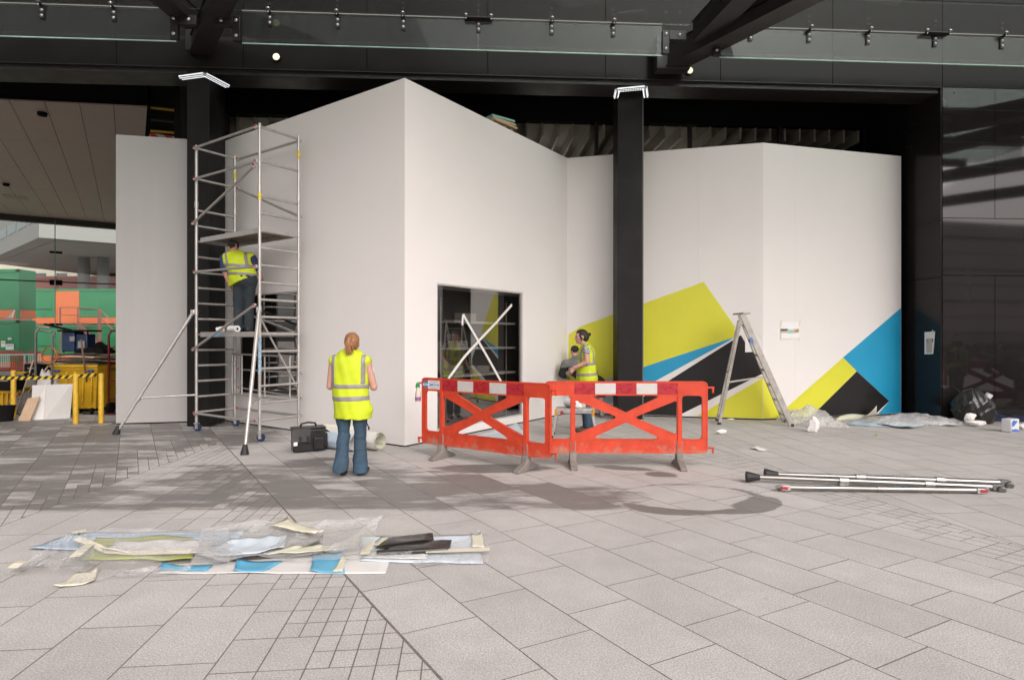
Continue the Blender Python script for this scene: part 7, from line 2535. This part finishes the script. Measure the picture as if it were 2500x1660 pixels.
# litter along the mural wall
GL = 'sheets and film along the mural wall'
def mound(px, py, sx, sy, h, seed, mat, name, label, cat, dy=0.0, group=GL):
    c = G(px, py); c.y += dy
    mb = crumple(c, sx, sy, h, seed)
    o = mb.build(name, mat, None, loc=c, smooth=True); tag(o, label, cat, group); return o
mound(1965, 1030, .42, .30, .34, 41, M_film2, 'plastic_film', 'milky film heap at the foot of the stepladder', 'film')
mound(2015, 1040, .32, .2, .20, 42, M_film2, 'plastic_film', 'lower milky film heap beside the crumpled rag', 'film')
sheet([g_(2030, 1031), g_(2140, 1019), g_(2140, 1008), g_(2060, 1020)], .01, .05, 43, M_cream2, 'vinyl_sheet', 'cream sheet curling up against the black mural piece', 'vinyl sheet', group=GL, curl=(0, .2, .16, 0))
sheet([g_(2060, 1038), g_(2225, 1045), g_(2270, 1036), g_(2080, 1031)], .006, .012, 44, M_paleb, 'vinyl_sheet', 'pale blue sheet on the paving before the blue mural piece', 'vinyl sheet', group=GL)
sheet([g_(2140, 1038), g_(2221, 1050), g_(2262, 1040), g_(2180, 1034)], .03, .01, 45, M_iceb, 'vinyl_sheet', 'pointed ice blue sheet corner towards the viewer', 'vinyl sheet', group=GL, curl=(0, .03, 0, 0))
sheet([g_(2230, 1037), g_(2345, 1043), g_(2310, 1030), g_(2240, 1030)], .02, .012, 46, M_whitep, 'vinyl_sheet', 'white sheet beside the pointed blue corner', 'vinyl sheet', group=GL)
mound(2240, 1036, .75, .22, .22, 47, M_film, 'plastic_film', 'clear film heap before the black reveal wall', 'film')
crumpled_ball(G(1760, 1060), .10, 51, M_tissue, 'flattened white tissue alone on the paving beyond the barrier', (1.25, .7, .45))
crumpled_ball(G(1988, 1055) , .135, 52, M_tissue, 'big crumpled cream rag in front of the stepladder', (.85, .7, 1.15), 'rag', 'crumpled_rag')
crumpled_ball(G(2333, 1029), .06, 53, M_tissue, 'tiny crumpled tissue between film heap and black sack', (1, 1, .8))
crumpled_ball(G(2366, 1037), .12, 54, M_tissue, 'crumpled white tissue in front of the black rubbish sack', (1, .7, 1.0))
crumpled_ball(G(2385, 1041), .13, 55, M_tissue, 'flat crumpled tissue leaning on the black rubbish sack', (1.5, .7, .55))
crumpled_ball(G(2494, 1047), .08, 56, M_tissue, 'crumpled tissue beside the blue and white packet', (1, .8, .8))
crumpled_ball(G(1783, 1025), .06, 57, M_tissue, 'scrap of tissue between the rear ladder legs', (1.4, .6, .35))
p = G(2139, 1064)
m = MB(); m.lathe(p, [(.006, .001), (.018, .012), (.018, .02), (.006, .034)], 12); tag(m.build('green_cap', pm('lime_cap', (.30, .45, .03), .5), None, loc=p, smooth=True), 'tiny lime green cap on the paving', 'cap')
sheet([g_(1830, 1096), g_(1858, 1102), g_(1880, 1100), g_(1850, 1092)], .008, .015, 58, M_creamw, 'paper_scrap', 'small flat paper scrap on the open paving', 'paper', 8, 6)
# black rubbish sack
sc_ = G(2405, 1037)
bs = thing('rubbish_sack', 'full black rubbish sack with two white tubes before the black wall', 'sack', sc_)
def sack_mesh(c, rx, ry, h, seed):
    rnd = np.random.RandomState(seed); ph = rnd.rand(12) * 6.28
    mb = MB(); nr, na = 26, 96; vs = []
    for j in range(nr + 1):
        q = j / nr
        prof = (.80 + .20 * math.sin(min(1, q * 2.2) * math.pi / 2)) * (1 if q < .55 else max(.42, 1 - ((q - .55) / .45) ** 1.6 * .58))
        for i in range(na):
            an = i / na * 2 * math.pi
            w = .94 + .08 * math.sin(2 * an + ph[0] + 2 * q) + .05 * math.sin(5 * an + ph[1] + 5 * q) + .09 * (1 - abs(math.sin(4.5 * an + ph[2] - 5 * q + math.sin(7 * q)))) ** 2 + .07 * (1 - abs(math.sin(8 * an + ph[3] + 6 * q + math.sin(3 * an)))) ** 2 * (.4 + q)
            vs.append(Vector(c) + Vector((rx * prof * w * math.cos(an) + .06 * (1 - q) * rx, ry * prof * w * math.sin(an), h * q * (1 + .05 * math.sin(2 * an + ph[4])))))
    fs = [(j * na + i, j * na + (i + 1) % na, (j + 1) * na + (i + 1) % na, (j + 1) * na + i) for j in range(nr) for i in range(na)]
    fs.append(tuple(nr * na + i for i in range(na)))
    mb.add(vs, fs)
    return mb
sc_ = sc_ + Vector((0, .30, 0))
sack_mesh(sc_, .36, .30, .62, 3).build('sack', M_sack, bs, smooth=True)
for k, (px, lab) in enumerate(((2368, 'white paper tube sticking out of the rubbish sack, nearer the reveal'), (2398, 'white paper tube sticking out at the middle of the rubbish sack'))):
    a = AT(px, 985, sc_.y - .05); ax = Vector((-.12, -.1, 1)) if k == 0 else Vector((.5, -.15, .8))
    t = thing('paper_tube', lab, 'tube', a, group='white tubes in the sack')
    m = MB(); m.lathe(a - ax.normalized() * .05, [(.06, 0), (.06, .27), (.05, .27), (.05, .05)], 18, ax); m.build('tube', M_paper, t, smooth=True, auto=40)
# packet of paper towels
pk = G(2476, 1056)
t = thing('towel_packet', 'blue and white packet of paper towels at the frame edge', 'packet', pk)
Rp = Matrix.Rotation(R(24), 3, 'Z')
m = MB(); m.box(pk + Vector((0, .08, .115)), (.24, .16, .23), Rp); m.build('packet', pm('packet_film', (.70, .71, .74), .3, var=.05, scale=9), t, bevel=.02)
M_pblue = pm('packet_blue', (.06, .16, .50), .35, var=.2, scale=20)
FPK = lambda x, z: pk + Vector((0, .08, z)) + Rp @ Vector((x, -.0815, 0))
for pts in ([(-.115, .14), (-.10, .20), (-.05, .215), (.0, .19), (.03, .205), (.05, .18), (.0, .15), (-.04, .12), (-.09, .10)], [(-.115, .05), (-.02, .065), (.11, .035), (.11, .012), (-.115, .02)]):
    m = MB(); m.plate([FPK(x, z) for x, z in pts], Rp @ Vector((0, -1, 0)), .001); m.build('print', M_pblue, t)
for k in range(6):
    m = MB(); m.box(pk + Vector((0, .08, .05 + .03 * k)) + Rp @ Vector((.121, -.01, 0)), (.002, .09 - .012 * (k % 3), .018), Rp); m.build('print', M_pblue, t)
# dark blue jacket on the ground
c = G(2480, 1030); c.y += .25
mb = crumple(c, .42, .22, .16, 61); tag(mb.build('jacket', pm('navy_cloth', (.012, .022, .06), .85, var=.3, scale=14), None, loc=c, smooth=True), 'dark navy jacket dropped beside the rubbish sack', 'jacket')
